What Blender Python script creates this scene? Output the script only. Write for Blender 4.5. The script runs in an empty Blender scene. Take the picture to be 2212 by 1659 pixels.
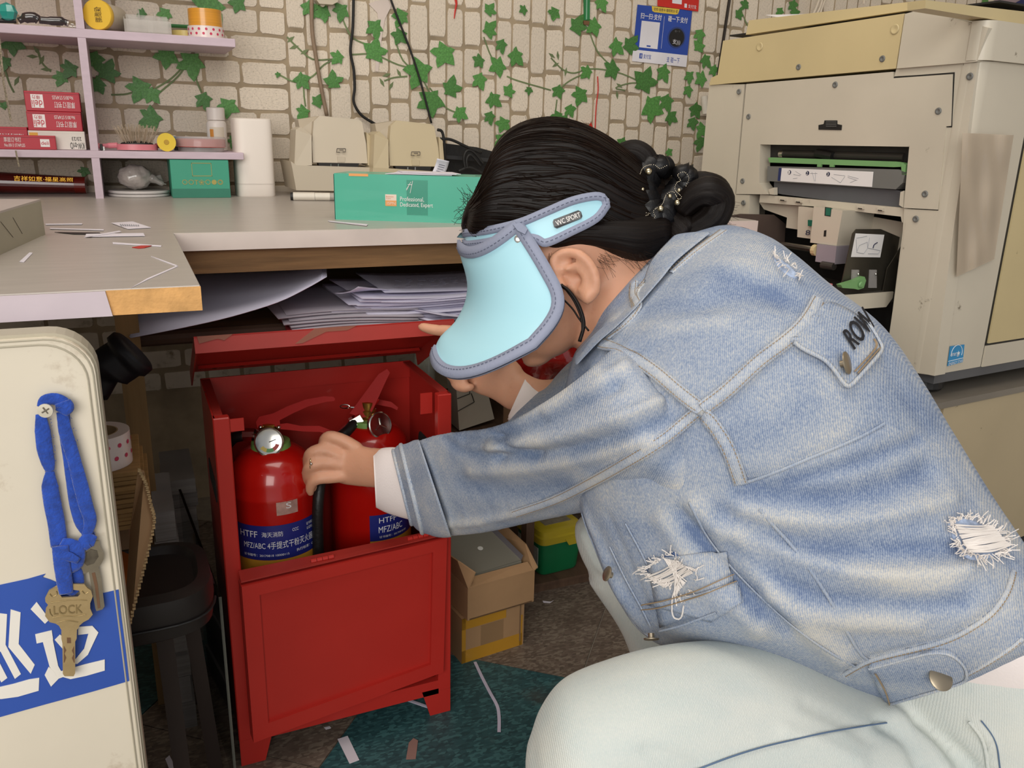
import bpy, bmesh, math, random
import numpy as np
from mathutils import Vector, Matrix
from mathutils.bvhtree import BVHTree
random.seed(7); np.random.seed(7)
SC = bpy.context.scene
COL = SC.collection
# ---------------------------------------------------------------- camera
F = 1800.0; CX = 1106.0; CY = 829.5
PIT = math.radians(16.5); ROL = math.radians(1.4); YAW = math.radians(24.6)
CAM = np.array([0, 0, 0.94])
fwd = np.array([math.sin(YAW)*math.cos(PIT), math.cos(YAW)*math.cos(PIT), -math.sin(PIT)])
_r0 = np.array([math.cos(YAW), -math.sin(YAW), 0]); _u0 = np.cross(_r0, fwd)
RI = math.cos(ROL)*_r0 + math.sin(ROL)*_u0
UP = math.cos(ROL)*_u0 - math.sin(ROL)*_r0
cd = bpy.data.cameras.new('camera'); cam = bpy.data.objects.new('camera', cd); COL.objects.link(cam)
cd.sensor_width = 36; cd.lens = F/2212*36; cd.clip_start = 0.02; cd.clip_end = 50
cam.matrix_world = Matrix([(RI[0], UP[0], -fwd[0], CAM[0]), (RI[1], UP[1], -fwd[1], CAM[1]), (RI[2], UP[2], -fwd[2], CAM[2]), (0, 0, 0, 1)])
SC.camera = cam
SC.view_settings.view_transform = 'Standard'; SC.view_settings.look = 'None'
SC.view_settings.gamma = 1; SC.view_settings.use_curve_mapping = False
SC.view_settings.exposure = 0.25
# ---------------------------------------------------------------- world and lights (shop open to daylight behind the camera)
w = bpy.data.worlds.new('daylight'); SC.world = w; w.use_nodes = True
w.node_tree.nodes['Background'].inputs[0].default_value = (0.95, 0.96, 1.0, 1)
w.node_tree.nodes['Background'].inputs[1].default_value = 0.36
def area(name, loc, target, sx, sy, power, color):
    l = bpy.data.lights.new(name, 'AREA'); l.shape = 'RECTANGLE'; l.size = sx; l.size_y = sy; l.energy = power; l.color = color
    o = bpy.data.objects.new(name, l); COL.objects.link(o); o.location = loc
    o.rotation_euler = (Vector(target)-Vector(loc)).to_track_quat('-Z', 'Y').to_euler(); return o
area('doorway_daylight', (-1.3, -1.9, 1.75), (0.6, 1.0, 0.7), 2.6, 1.9, 64, (1.0, 0.965, 0.91))
area('overhead_fill', (0.1, 1.0, 2.75), (0.5, 1.7, 0.7), 2.0, 1.4, 30, (1.0, 0.95, 0.88))  # added overhead fill to brighten desk top and back wall, no real opening

# ---------------------------------------------------------------- pixel rays -> points at real places
def ray(x, y): return fwd + RI*((x-CX)/F) - UP*((y-CY)/F)
def onz(x, y, z): d = ray(x, y); return CAM + d*((z-CAM[2])/d[2])
def ony(x, y, Y): d = ray(x, y); return CAM + d*(Y/d[1])
def onx(x, y, X): d = ray(x, y); return CAM + d*(X/d[0])
def onp(x, y, N, n): d = ray(x, y); return CAM + d*(((N-CAM)@n)/(d@n))
def at(x, y, t): return CAM + ray(x, y)*t
def proj(V):
    V = np.asarray(V, float)-CAM; z = V@fwd
    return np.stack([CX+F*(V@RI)/z, CY-F*(V@UP)/z], -1)
# ---------------------------------------------------------------- materials
def lin(c):
    if isinstance(c, str): c = [int(c[i:i+2], 16) for i in (0, 2, 4)]
    return tuple(((v/255)/12.92 if v/255 <= .04045 else ((v/255+.055)/1.055)**2.4) for v in c)+(1,)
MATS = {}
def M(name, col, rough=.55, metal=0, var=.10, scale=8, bump=0, bscale=60, dirt=None, dth=.62, dscale=6, dw=.06, stretch=(1, 1, 1), coat=0, alpha=None, trans=0, rnd=0, emis=None, coord='Object', spec=.5, sss=0, sheen=0, dmask=None):
    if name in MATS: return MATS[name]
    m = bpy.data.materials.new(name); MATS[name] = m; m.use_nodes = True
    nt = m.node_tree; N = nt.nodes; L = nt.links; b = N['Principled BSDF']
    c = lin(col)
    b.inputs['Roughness'].default_value = rough; b.inputs['Metallic'].default_value = metal
    b.inputs['Coat Weight'].default_value = coat; b.inputs['Specular IOR Level'].default_value = spec
    b.inputs['Transmission Weight'].default_value = trans
    if sheen: b.inputs['Sheen Weight'].default_value = sheen
    if sss:
        b.inputs['Subsurface Weight'].default_value = sss; b.inputs['Subsurface Radius'].default_value = (.012, .004, .002)
    if alpha is not None: b.inputs['Alpha'].default_value = alpha
    tc = N.new('ShaderNodeTexCoord'); mp = N.new('ShaderNodeMapping'); mp.inputs['Scale'].default_value = stretch
    L.new(tc.outputs[coord], mp.inputs[0])
    nz = N.new('ShaderNodeTexNoise'); nz.inputs['Scale'].default_value = scale; nz.inputs['Detail'].default_value = 6
    L.new(mp.outputs[0], nz.inputs['Vector'])
    cr = N.new('ShaderNodeValToRGB'); cr.color_ramp.elements[0].position = .3; cr.color_ramp.elements[1].position = .7
    cr.color_ramp.elements[0].color = tuple(max(0, v*(1-var)) for v in c[:3])+(1,)
    cr.color_ramp.elements[1].color = tuple(min(1, v*(1+var)) for v in c[:3])+(1,)
    L.new(nz.outputs['Fac'], cr.inputs[0]); out = cr.outputs[0]
    if rnd:
        oi = N.new('ShaderNodeObjectInfo'); hs = N.new('ShaderNodeHueSaturation'); mr = N.new('ShaderNodeMapRange')
        mr.inputs[3].default_value = 1-rnd; mr.inputs[4].default_value = 1+rnd
        L.new(oi.outputs['Random'], mr.inputs[0]); L.new(mr.outputs[0], hs.inputs['Value']); L.new(out, hs.inputs['Color']); out = hs.outputs[0]
    if dirt:
        n2 = N.new('ShaderNodeTexNoise'); n2.inputs['Scale'].default_value = dscale; n2.inputs['Detail'].default_value = 9; n2.inputs['Roughness'].default_value = .65
        L.new(mp.outputs[0], n2.inputs['Vector'])
        r2 = N.new('ShaderNodeMapRange'); r2.inputs[1].default_value = dth; r2.inputs[2].default_value = dth+dw
        L.new(n2.outputs['Fac'], r2.inputs[0]); mx = N.new('ShaderNodeMix'); mx.data_type = 'RGBA'
        L.new(r2.outputs[0], mx.inputs[0]); L.new(out, mx.inputs[6]); mx.inputs[7].default_value = lin(dirt); out = mx.outputs[2]
    L.new(out, b.inputs['Base Color'])
    if bump:
        n3 = N.new('ShaderNodeTexNoise'); n3.inputs['Scale'].default_value = bscale; n3.inputs['Detail'].default_value = 4
        L.new(mp.outputs[0], n3.inputs['Vector']); bp = N.new('ShaderNodeBump'); bp.inputs['Strength'].default_value = bump; bp.inputs['Distance'].default_value = .002
        L.new(n3.outputs['Fac'], bp.inputs['Height']); L.new(bp.outputs[0], b.inputs['Normal'])
    if emis: b.inputs['Emission Color'].default_value = lin(col); b.inputs['Emission Strength'].default_value = emis
    return m
# ---------------------------------------------------------------- objects
WL = {}
def _pl(parent): return WL.get(parent.name, np.zeros(3)) if parent else np.zeros(3)
def thing(name, label, cat, loc=(0, 0, 0), group=None, kind=None):
    o = bpy.data.objects.new(name, None); COL.objects.link(o); o.location = loc; o.empty_display_size = .02
    WL[o.name] = np.array(loc, float); return tag(o, label, cat, group, kind)
def tag(o, label=None, cat=None, group=None, kind=None):
    if label: o['label'] = label
    if cat: o['category'] = cat
    if group: o['group'] = group
    if kind: o['kind'] = kind
    return o
def mesh(name, V, Fc, mat, parent=None, smooth=False, label=None, kind=None, uv=None, origin=None, auto=None):
    V = np.asarray(V, float).reshape(-1, 3)
    if parent: o0 = _pl(parent)
    else: o0 = V.mean(0)*[1, 1, 0]+[0, 0, V[:, 2].min()] if origin is None else np.array(origin, float)
    me = bpy.data.meshes.new(name); me.from_pydata([tuple(v) for v in (V-o0)], [], [tuple(int(i) for i in f) for f in Fc])
    if uv is not None:
        ul = me.uv_layers.new(name='UVMap'); uv = np.asarray(uv)
        li = np.zeros(len(me.loops), int); me.loops.foreach_get('vertex_index', li); ul.data.foreach_set('uv', uv[li].ravel().astype('f'))
    me.materials.append(mat); me.update()
    if smooth: me.shade_smooth()
    o = bpy.data.objects.new(name, me); COL.objects.link(o)
    if parent: o.parent = parent; WL[o.name] = o0
    else: o.location = o0; WL[o.name] = o0
    if auto:
        me.shade_smooth(); me.set_sharp_from_angle(angle=math.radians(auto))
    return tag(o, label, None, None, kind)
class MB:
    """collects geometry in world coordinates"""
    def __init__(s): s.V = []; s.F = []
    def add(s, V, Fc):
        n = len(s.V); s.V += [tuple(v) for v in V]; s.F += [tuple(i+n for i in f) for f in Fc]; return s
    def box(s, c, size, R=None, bev=0):
        c = np.array(c, float); h = np.array(size, float)/2
        if bev > 0: V, Fc = bevbox(h, min(bev, h.min()*.98))
        else:
            V = np.array([(x, y, z) for x in (-1, 1) for y in (-1, 1) for z in (-1, 1)])*h
            Fc = [(0, 1, 3, 2), (4, 6, 7, 5), (0, 4, 5, 1), (2, 3, 7, 6), (0, 2, 6, 4), (1, 5, 7, 3)]
        if R is not None: V = V@np.array(R).T
        return s.add(V+c, Fc)
    def bb(s, a, b, bev=0):
        a = np.array(a, float); b = np.array(b, float); return s.box((a+b)/2, np.abs(b-a), None, bev)
    def prism(s, P, vec):
        P = [np.array(p, float) for p in P]; vec = np.array(vec, float); n = len(P)
        nrm = sum(np.cross(P[i]-P[0], P[(i+1) % n]-P[0]) for i in range(n))
        if nrm@vec > 0: P = P[::-1]
        V = P+[p+vec for p in P]
        return s.add(V, [tuple(range(n)), tuple(range(2*n-1, n-1, -1))]+[((i+1) % n, i, n+i, n+(i+1) % n) for i in range(n)])
    def tube(s, pts, r, n=8, cap=True, flat=None):
        V, Fc = tube(pts, r, n, cap, flat); return s.add(V, Fc)
    def lathe(s, c, prof, n=24, axis=(0, 0, 1), cap=True):
        V, Fc = lathe(c, prof, n, axis, cap); return s.add(V, Fc)
    def ball(s, c, r, n=10, sc=(1, 1, 1)):
        prof = [(math.sin(math.pi*i/n), -math.cos(math.pi*i/n)) for i in range(n+1)]
        V, Fc = lathe((0, 0, 0), prof, n*2, (0, 0, 1), False); return s.add(V*np.array(sc)*r+np.array(c), Fc)
    def build(s, name, mat, parent=None, **k): return mesh(name, s.V, s.F, mat, parent, **k)
def bevbox(h, b):
    V = []; idx = {}
    for sx in (-1, 1):
        for sy in (-1, 1):
            for sz in (-1, 1):
                s = np.array((sx, sy, sz))
                for ax in range(3):
                    v = s*(h-b); v = v.astype(float); v[ax] = s[ax]*h[ax]; idx[(sx, sy, sz, ax)] = len(V); V.append(v)
    Fc = []
    for ax in range(3):
        o = [a for a in range(3) if a != ax]
        for s0 in (-1, 1):
            q = []
            for a, c in ((-1, -1), (1, -1), (1, 1), (-1, 1)):
                k = [0, 0, 0]; k[ax] = s0; k[o[0]] = a; k[o[1]] = c; q.append(idx[(*k, ax)])
            Fc.append(q)
    for ax in range(3):
        o = [a for a in range(3) if a != ax]
        for a in (-1, 1):
            for c in (-1, 1):
                k1 = [0, 0, 0]; k1[ax] = -1; k1[o[0]] = a; k1[o[1]] = c; k2 = list(k1); k2[ax] = 1
                Fc.append([idx[(*k1, o[0])], idx[(*k2, o[0])], idx[(*k2, o[1])], idx[(*k1, o[1])]])
    for sx in (-1, 1):
        for sy in (-1, 1):
            for sz in (-1, 1): Fc.append([idx[(sx, sy, sz, a)] for a in range(3)])
    V = np.array(V); out = []
    for f in Fc:
        c = V[f].mean(0); n = np.cross(V[f[1]]-V[f[0]], V[f[2]]-V[f[0]])
        out.append(tuple(f) if n@c > 0 else tuple(f[::-1]))
    return V, out
def catmull(P, m):
    P = np.asarray(P, float); n = len(P)
    if n == 2: return np.array([P[0]+(P[1]-P[0])*t for t in np.linspace(0, 1, m+1)])
    out = []
    for i in range(n-1):
        p0 = P[i-1] if i else 2*P[0]-P[1]; p1 = P[i]; p2 = P[i+1]; p3 = P[i+2] if i+2 < n else 2*P[-1]-P[-2]
        for k in range(m):
            t = k/m; out.append(.5*((2*p1)+(-p0+p2)*t+(2*p0-5*p1+4*p2-p3)*t*t+(-p0+3*p1-3*p2+p3)*t**3))
    out.append(P[-1]); return np.array(out)
def tube(pts, r, n=8, cap=True, flat=None):
    P = np.asarray(pts, float); m = len(P); r = np.broadcast_to(np.asarray(r, float), (m,))
    T = np.gradient(P, axis=0); T /= np.linalg.norm(T, axis=1)[:, None]+1e-9
    up = np.array([0, 0, 1.]) if abs(T[0][2]) < .9 else np.array([1., 0, 0])
    if flat is not None: up = np.array(flat[0], float)
    V = []; a = np.cross(T[0], up); a /= np.linalg.norm(a)+1e-9
    for i in range(m):
        if flat is not None: a = np.cross(T[i], up)
        else: a = a-T[i]*(a@T[i])
        a = a/(np.linalg.norm(a)+1e-9); b = np.cross(T[i], a)
        fr = 1 if flat is None else flat[1]
        for k in range(n):
            t = 2*math.pi*k/n; V.append(P[i]+r[i]*(a*math.cos(t)+b*math.sin(t)*fr))
    Fc = [(i*n+k, i*n+(k+1) % n, (i+1)*n+(k+1) % n, (i+1)*n+k) for i in range(m-1) for k in range(n)]
    if cap: Fc += [tuple(range(n-1, -1, -1)), tuple(range((m-1)*n, m*n))]
    return np.array(V), Fc
def lathe(c, prof, n=24, axis=(0, 0, 1), cap=True):
    ax = np.array(axis, float); ax /= np.linalg.norm(ax)
    t = np.array([1., 0, 0]) if abs(ax[0]) < .9 else np.array([0, 1., 0])
    a = np.cross(ax, t); a /= np.linalg.norm(a); b = np.cross(ax, a); V = []
    for (r, z) in prof:
        for k in range(n):
            th = 2*math.pi*k/n; V.append(np.array(c)+ax*z+r*(a*math.cos(th)+b*math.sin(th)))
    m = len(prof); Fc = [(i*n+k, i*n+(k+1) % n, (i+1)*n+(k+1) % n, (i+1)*n+k) for i in range(m-1) for k in range(n)]
    if cap: Fc += [tuple(range(n-1, -1, -1)), tuple(range((m-1)*n, m*n))]
    return np.array(V), Fc
def part(name, mat, parent, **k):
    """one-call part: part('leg', mat, t, bb=[a,b], bev=..)"""
    mb = MB(); kw = {x: k.pop(x) for x in ('label', 'kind', 'smooth', 'auto') if x in k}
    if 'bb' in k: mb.bb(*k['bb'], bev=k.get('bev', 0))
    if 'box' in k: mb.box(*k['box'], bev=k.get('bev', 0))
    if 'prism' in k: mb.prism(*k['prism'])
    if 'tube' in k: mb.tube(*k['tube'])
    if 'lathe' in k: mb.lathe(*k['lathe'])
    if 'ball' in k: mb.ball(*k['ball'])
    return mb.build(name, mat, parent, **kw)
def textmesh(s, size=1, ext=0.0):
    cu = bpy.data.curves.new('t', 'FONT'); cu.body = s; cu.size = 1; cu.align_x = 'CENTER'; cu.align_y = 'CENTER'; cu.resolution_u = 3
    o = bpy.data.objects.new('t', cu); COL.objects.link(o)
    dg = bpy.context.evaluated_depsgraph_get(); me = bpy.data.meshes.new_from_object(o.evaluated_get(dg))
    V = np.array([v.co[:] for v in me.vertices]); Fc = [tuple(p.vertices) for p in me.polygons]
    bpy.data.objects.remove(o); bpy.data.curves.remove(cu); bpy.data.meshes.remove(me)
    if not len(V): return np.zeros((0, 3)), []
    V[:, :2] -= (V[:, :2].max(0)+V[:, :2].min(0))/2
    return V*size, Fc
def text(s, quad, mat, parent, off=.0006, name='lettering', fit=True, label=None, bold=0):
    """quad = tl,tr,br,bl corners in world space; text is fitted into it"""
    V, Fc = textmesh(s)
    if not len(V): return
    w, h = V[:, 0].max()-V[:, 0].min()+1e-6, V[:, 1].max()-V[:, 1].min()+1e-6
    u = V[:, 0]/w+.5; v = .5-V[:, 1]/h
    tl, tr, br, bl = [np.array(q, float) for q in quad]
    P = (tl*((1-u)*(1-v))[:, None]+tr*(u*(1-v))[:, None]+br*(u*v)[:, None]+bl*((1-u)*v)[:, None])
    n = np.cross(tr-tl, bl-tl); n /= np.linalg.norm(n)
    if n@(CAM-tl) < 0: n = -n
    P = P+n*off
    if bold:
        mb = MB()
        du = (tr-tl)/np.linalg.norm(tr-tl)*bold; dv = (bl-tl)/np.linalg.norm(bl-tl)*bold
        for k, (a, b) in enumerate(((0, 0), (1, 0), (0, 1), (1, 1))): mb.add(P+du*a+dv*b+n*k*1e-5, Fc)
        return mb.build(name, mat, parent, label=label)
    return mesh(name, P, Fc, mat, parent, label=label)
def quadmesh(name, quad, mat, parent, off=.0004, **k):
    q = [np.array(p, float) for p in quad]; n = np.cross(q[1]-q[0], q[-1]-q[0]); n /= np.linalg.norm(n)
    if n@(CAM-q[0]) < 0: n = -n
    return MB().prism([p+n*off for p in q], -n*off*.9).build(name, mat, parent, **k)
def sub(quad, u0, v0, u1, v1):
    tl, tr, br, bl = [np.array(q, float) for q in quad]
    f = lambda u, v: tl*(1-u)*(1-v)+tr*u*(1-v)+br*u*v+bl*(1-u)*v
    return [f(u0, v0), f(u1, v0), f(u1, v1), f(u0, v1)]
def dup(root, loc=None, label=None, group=None, rotz=None):
    r = root.copy(); COL.objects.link(r)
    if loc is not None: r.location = loc
    if rotz is not None: r.rotation_euler[2] = rotz
    if label: r['label'] = label
    if group: r['group'] = group
    for ch in list(root.children):
        c = ch.copy(); COL.objects.link(c); c.parent = r
        for g in list(ch.children):
            d = g.copy(); COL.objects.link(d); d.parent = c
    return r
# --- organic surfaces: rings spanned between two silhouette points (pixels + distance) with a real thickness
def rings(st, m=6, n=28, power=1.0):
    S = catmull([np.array(s, float) for s in st], m); out = []
    for s in S:
        A = at(s[0], s[1], s[4]); B = at(s[2], s[3], s[6] if len(s) > 6 else s[4]); c = (A+B)/2; h = (A-B)/2
        d = c-CAM; d /= np.linalg.norm(d); hn = h/np.linalg.norm(h); d = d-hn*(d@hn); d /= np.linalg.norm(d)
        R = []
        for k in range(n):
            t = 2*math.pi*k/n; ct, sn = math.cos(t), math.sin(t)
            ct = math.copysign(abs(ct)**power, ct); sn = math.copysign(abs(sn)**power, sn)
            R.append(c+h*ct+d*s[5]*sn)
        out.append(R)
    return np.array(out)
def loft(mb, st, m=6, n=28, power=1.0, dome=True):
    R = rings(st, m, n, power)
    if dome:   # rounded ends
        def cap(R0, R1):
            c = R0.mean(0); d = c-R1.mean(0); d /= np.linalg.norm(d)+1e-9; rr = min(np.linalg.norm(R0-c, axis=1).mean(), .03)
            return [c+(R0-c)*math.cos(a)+d*rr*.6*math.sin(a) for a in (.5, 1.0, 1.4)]
        R = np.array(cap(R[0], R[1])[::-1]+list(R)+cap(R[-1], R[-2]))
    k, n, _ = R.shape
    Fc = [(i*n+j, i*n+(j+1) % n, (i+1)*n+(j+1) % n, (i+1)*n+j) for i in range(k-1) for j in range(n)]
    Fc += [tuple(range(n-1, -1, -1)), tuple(range((k-1)*n, k*n))]
    mb.add(R.reshape(-1, 3), Fc); return R
def remesh(mb, voxel, smooth=4, fac=.5):
    me = bpy.data.meshes.new('r'); me.from_pydata(mb.V, [], mb.F); me.update()
    bm = bmesh.new(); bm.from_mesh(me); bmesh.ops.recalc_face_normals(bm, faces=bm.faces); bm.to_mesh(me); bm.free()
    o = bpy.data.objects.new('r', me); COL.objects.link(o)
    a = o.modifiers.new('a', 'REMESH'); a.mode = 'VOXEL'; a.voxel_size = voxel
    if smooth: b = o.modifiers.new('b', 'SMOOTH'); b.iterations = smooth; b.factor = fac
    dg = bpy.context.evaluated_depsgraph_get(); m2 = bpy.data.meshes.new_from_object(o.evaluated_get(dg))
    V = np.zeros(len(m2.vertices)*3); m2.vertices.foreach_get('co', V); V = V.reshape(-1, 3)
    Nn = np.zeros(len(m2.vertices)*3); m2.vertices.foreach_get('normal', Nn) if hasattr(m2.vertices[0], 'normal') else None
    Fc = [tuple(p.vertices) for p in m2.polygons]
    bpy.data.objects.remove(o); bpy.data.meshes.remove(m2); bpy.data.meshes.remove(me)
    return V, Nn.reshape(-1, 3), Fc
def pldist(Q, poly):
    """distance of points Q (n,2) to polyline, in pixels"""
    P = np.array(poly, float); best = np.full(len(Q), 1e9)
    for a, b in zip(P[:-1], P[1:]):
        d = b-a; t = np.clip(((Q-a)@d)/(d@d), 0, 1); e = np.linalg.norm(Q-(a+t[:, None]*d), axis=1); best = np.minimum(best, e)
    return best
def folds(V, Nn, fl):
    """real cloth folds: move surface along its normal near each fold line"""
    Q = proj(V); fac = np.clip(-(Nn@fwd)*2.0, 0, 1); D = np.zeros(len(V))
    for (poly, wd, amp) in fl:
        d = pldist(Q, catmull(poly, 4)); D += amp*np.exp(-(d/wd)**2)
    return V+Nn*(D*fac)[:, None]
def drape(pts, bvh, off=.001, sm=6):
    """run a line over a surface: returns surface points and normals"""
    out = []; nn = []
    for p in catmull(pts, sm):
        d = Vector(ray(*p)).normalized(); h = bvh.ray_cast(Vector(CAM), d)
        if h[0] is None: continue
        n = np.array(h[1]);
        if n@fwd > 0: n = -n
        out.append(np.array(h[0])+n*off); nn.append(n)
    return np.array(out), np.array(nn)
def ribbon(P, Nn, w, th=.0006):
    """strip with width w lying on a surface"""
    T = np.gradient(P, axis=0); S = np.cross(T, Nn); S /= np.linalg.norm(S, axis=1)[:, None]+1e-9
    V = []; 
    for p, s, n in zip(P, S, Nn): V += [p-s*w/2-n*th, p-s*w/2+n*th*.6, p+n*th, p+s*w/2+n*th*.6, p+s*w/2-n*th]
    m = len(P); Fc = [(i*5+k, i*5+k+1, (i+1)*5+k+1, (i+1)*5+k) for i in range(m-1) for k in range(4)]
    return V, Fc
# ================================================================= SETTING
YW = 2.2
WHITE = M('white_paint', 'e8e0d8', .6, var=.04)
m_mortar = M('mortar', '9f8e75', .9, var=.25, scale=14, bump=.2, bscale=80)
m_brick = M('brick_print', 'dccfbd', .85, var=.10, scale=16, dirt='9c8d76', dth=.56, dw=.12, dscale=22, bump=.15, bscale=120, rnd=.07, coord='Object')
wall = mesh('wall_back', *[(lambda m: (m.V, m.F))(MB().bb((-1.6, YW, -.02), (3.4, YW+.08, 2.8)))][0], m_mortar, kind='structure')
wall['label'] = 'cream brick-and-ivy papered back wall'
def brick_shape(seed):
    r = random.Random(seed); n = 20; pts = []
    for k in range(n):
        t = 2*math.pi*(k+.5)/n; c, s = math.cos(t), math.sin(t); p = .24
        x = math.copysign(abs(c)**p, c)*.5; z = math.copysign(abs(s)**p, s)*.5
        pts.append((x*(1+r.uniform(-.035, .02)), z*(1+r.uniform(-.07, .03))))
    V = [(x, 0, z) for x, z in pts]+[(x*.985, -.0016, z*.96) for x, z in pts]
    Fc = [tuple(range(n, 2*n))]+[(k, (k+1) % n, n+(k+1) % n, n+k) for k in range(n)]
    me = bpy.data.meshes.new('brick'); me.from_pydata(V, [], Fc); me.materials.append(m_brick); return me
BM = [brick_shape(i) for i in range(10)]
nb = [0]
stuffb = MB()
def add_brick(x, z, lx, lz, vert=False):
    q = proj([(x, YW, z)])[0]
    if not (-60 < q[0] < 2270 and q[1] > -45) or nb[0] >= 298: return sbrick(x, z, lx, lz)
    o = bpy.data.objects.new('brick', random.choice(BM)); COL.objects.link(o); o.parent = wall
    o.location = (x-wall.location[0], YW-wall.location[1]-.0002, z-wall.location[2])
    o.rotation_euler = (0, random.uniform(-.012, .012)+(math.pi/2 if vert else 0), 0)
    o.scale = (lz, 1, lx) if vert else (lx, 1, lz); nb[0] += 1
def sbrick(x, z, lx, lz):
    me = random.choice(BM); V = np.array([v.co[:] for v in me.vertices])*(lx, 1, lz)+(x, YW, z)
    stuffb.add(V, [tuple(p.vertices) for p in me.polygons])
xs = ony(622, 150, YW)[0]
z = .815
while z < 2.6:            # left wallpaper drop, printed the right way up
    x = -.69+random.uniform(0, .05)
    while x < xs-.02:
        l = random.uniform(.075, .118); l = xs-x if xs-x-l < .045 else l
        if l > .03: add_brick(x+l/2, z+.0275, l-.0055, .0515)
        x += l
    z += .0575
x = xs
while x < 2.95:            # right drops, printed sideways
    wd = random.uniform(.044, .056); z = .80-random.uniform(0, .06)
    while z < 2.6:
        l = random.uniform(.075, .128)
        if not (x > 1.66 and z < 1.12): add_brick(x+wd/2, z+l/2, wd-.005, l-.006)
        z += l
    x += wd
z = .3
while z < .78:
    x = -.4
    while x < 1.5:
        l = random.uniform(.075, .118); sbrick(x+l/2, z+.0275, l-.009, .046); x += l
    z += .0575
stuffb.build('shaded_brick', m_brick, wall, kind='stuff')
# ivy printed on the paper
m_leaf = M('ivy_leaf', '4f8440', .5, var=.35, scale=22, rnd=.22, coord='Object')
m_vine = M('ivy_vine', '6f7f55', .7, var=.2)
def leaf_shape(seed):
    r = random.Random(seed); P = []
    lobes = [(90, 1.0), (28, .82), (152, .82), (-38, .62), (218, .62)]
    pts = []
    for a, R in sorted(lobes, key=lambda q: q[0]):
        R *= r.uniform(.88, 1.1); a += r.uniform(-6, 6)
        for da, f in ((-19, .72), (0, 1.0), (19, .72)): pts.append((a+da, R*f))
        pts.append((a+33, R*.60 if a < 200 else .34))
    V = [(0, -.0022, 0)]+[(math.cos(math.radians(a))*R*.5, -.0017-(.0006 if R > .6 else 0), math.sin(math.radians(a))*R*.5) for a, R in pts]
    n = len(pts); Fc = [(0, k+1, (k+1) % n+1) for k in range(n)]
    me = bpy.data.meshes.new('ivy_leaf'); me.from_pydata(V, [], Fc); me.materials.append(m_leaf)
    return me
LM = [leaf_shape(i) for i in range(8)]
LEAVES = """665,15,28 700,25,30 735,20,28 865,33,30 862,75,28 808,57,30 808,115,40 730,122,24 648,172,28 720,180,30 655,240,24 685,222,24 957,112,42 905,150,46 928,215,46 973,195,34 989,245,26 1055,25,22 1055,68,27 1080,95,23 1076,140,32 1110,120,29 1034,130,23 1033,170,28 1097,200,22 1141,193,14 1061,215,27 1055,250,22 1085,265,27 1082,300,28 1203,195,24 1203,250,24 1197,27,20
1195,24,20 1295,6,24 1245,60,34 1282,54,30 1327,99,28 1322,148,32 1267,154,24 1252,202,30 1228,235,22 1215,258,24 1358,102,32 1391,181,44 1430,154,28 1403,232,44 1436,217,30 1445,253,24 1508,72,22 1508,102,24 1520,130,24 1538,150,20 1487,163,20 1514,169,26 1484,193,20 1499,235,26 1493,262,22 1514,277,24 1511,304,26 1340,307,22 1409,340,24 1442,328,15 1466,368,18 1388,331,22
1608,7,18 1594,34,18 1682,24,18 1709,10,20 1716,27,20 2124,3,16 202,126,34 232,160,36 213,180,30 151,146,28 132,165,25 25,92,34 11,132,22 359,118,38 412,132,44 303,188,40 325,202,28 328,252,38 437,213,30 490,227,34 448,11,54 513,6,28 356,28,24 504,303,20 182,367,18 308,28,16 8,230,14 1130,20,16 600,160,9"""
for i, s in enumerate(LEAVES.split()):
    px, py, sz = map(float, s.split(',')); p = ony(px, py, YW); dep = (p-CAM)@fwd
    o = bpy.data.objects.new('ivy_leaf', LM[i % 8]); COL.objects.link(o); o.parent = wall
    s3 = sz*1.95*dep/F/1.0
    o.location = (p[0]-wall.location[0], YW-wall.location[1]-.0030-(i % 5)*.00025, p[2]-wall.location[2]); o.scale = (s3, 1, s3)
    o.rotation_euler = (0, random.choice([math.pi, math.pi, 2.4, 3.8, 0.4])+random.uniform(-.5, .5), 0)
vm = MB()
for pl in ([(600,160),(640,178),(675,165),(700,140),(730,125)], [(620,80),(640,100),(675,128),(720,128)], [(735,30),(760,80),(800,100),(808,118)], [(760,118),(808,118),(860,140),(905,150)], [(830,175),(850,168),(880,165)],
           [(850,75),(870,130),(905,160),(928,200)], [(928,190),(960,230),(989,245)], [(1045,80),(1060,120),(1076,140)], [(1095,165),(1120,175),(1190,195)], [(655,180),(657,210),(660,230)], [(1270,60),(1290,110),(1322,145)],
           [(1190,125),(1215,150),(1240,158),(1267,150),(1300,150),(1345,160),(1391,181)], [(1205,195),(1230,175),(1260,160)], [(1350,195),(1330,190),(1360,180),(1391,180)], [(1203,215),(1200,240)], [(240,205),(275,203),(310,190)],
           [(330,195),(370,170),(400,140)], [(345,200),(385,165),(405,135)], [(423,150),(425,175),(435,200)], [(80,105),(90,135),(110,155)], [(10,150),(20,180),(30,200)], [(1600,20),(1610,45),(1618,60)], [(1960,10),(1990,20)]):
    for P3 in [np.array([ony(*q, YW-.0026) for q in catmull(pl, 4)])]: vm.tube(P3, .0022, 5, True, ((0, 1, 0), .3))
for (x, y, a) in [(628,85,40),(635,102,200),(658,112,30),(835,162,200),(845,185,60),(825,178,120),(862,158,-60),(1192,120,150),(1200,140,30),(1222,155,80),(1338,185,150),(1333,205,100),(80,110,120),(90,130,60),(100,150,0),(70,122,180),(1205,120,100),(36,175,60)]:
    c = ony(x, y, YW-.0024); l = .012; u = np.array([math.cos(math.radians(a)), 0, math.sin(math.radians(a))]); v = np.array([-u[2], 0, u[0]])
    vm.prism([c-u*l, c+v*l*.35, c+u*l, c-v*l*.35], (0, -.0008, 0))
vm.build('ivy_vine', m_vine, wall, kind='stuff')
m_plain = M('plaster', 'cfc6b8', .9, var=.05)
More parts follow.
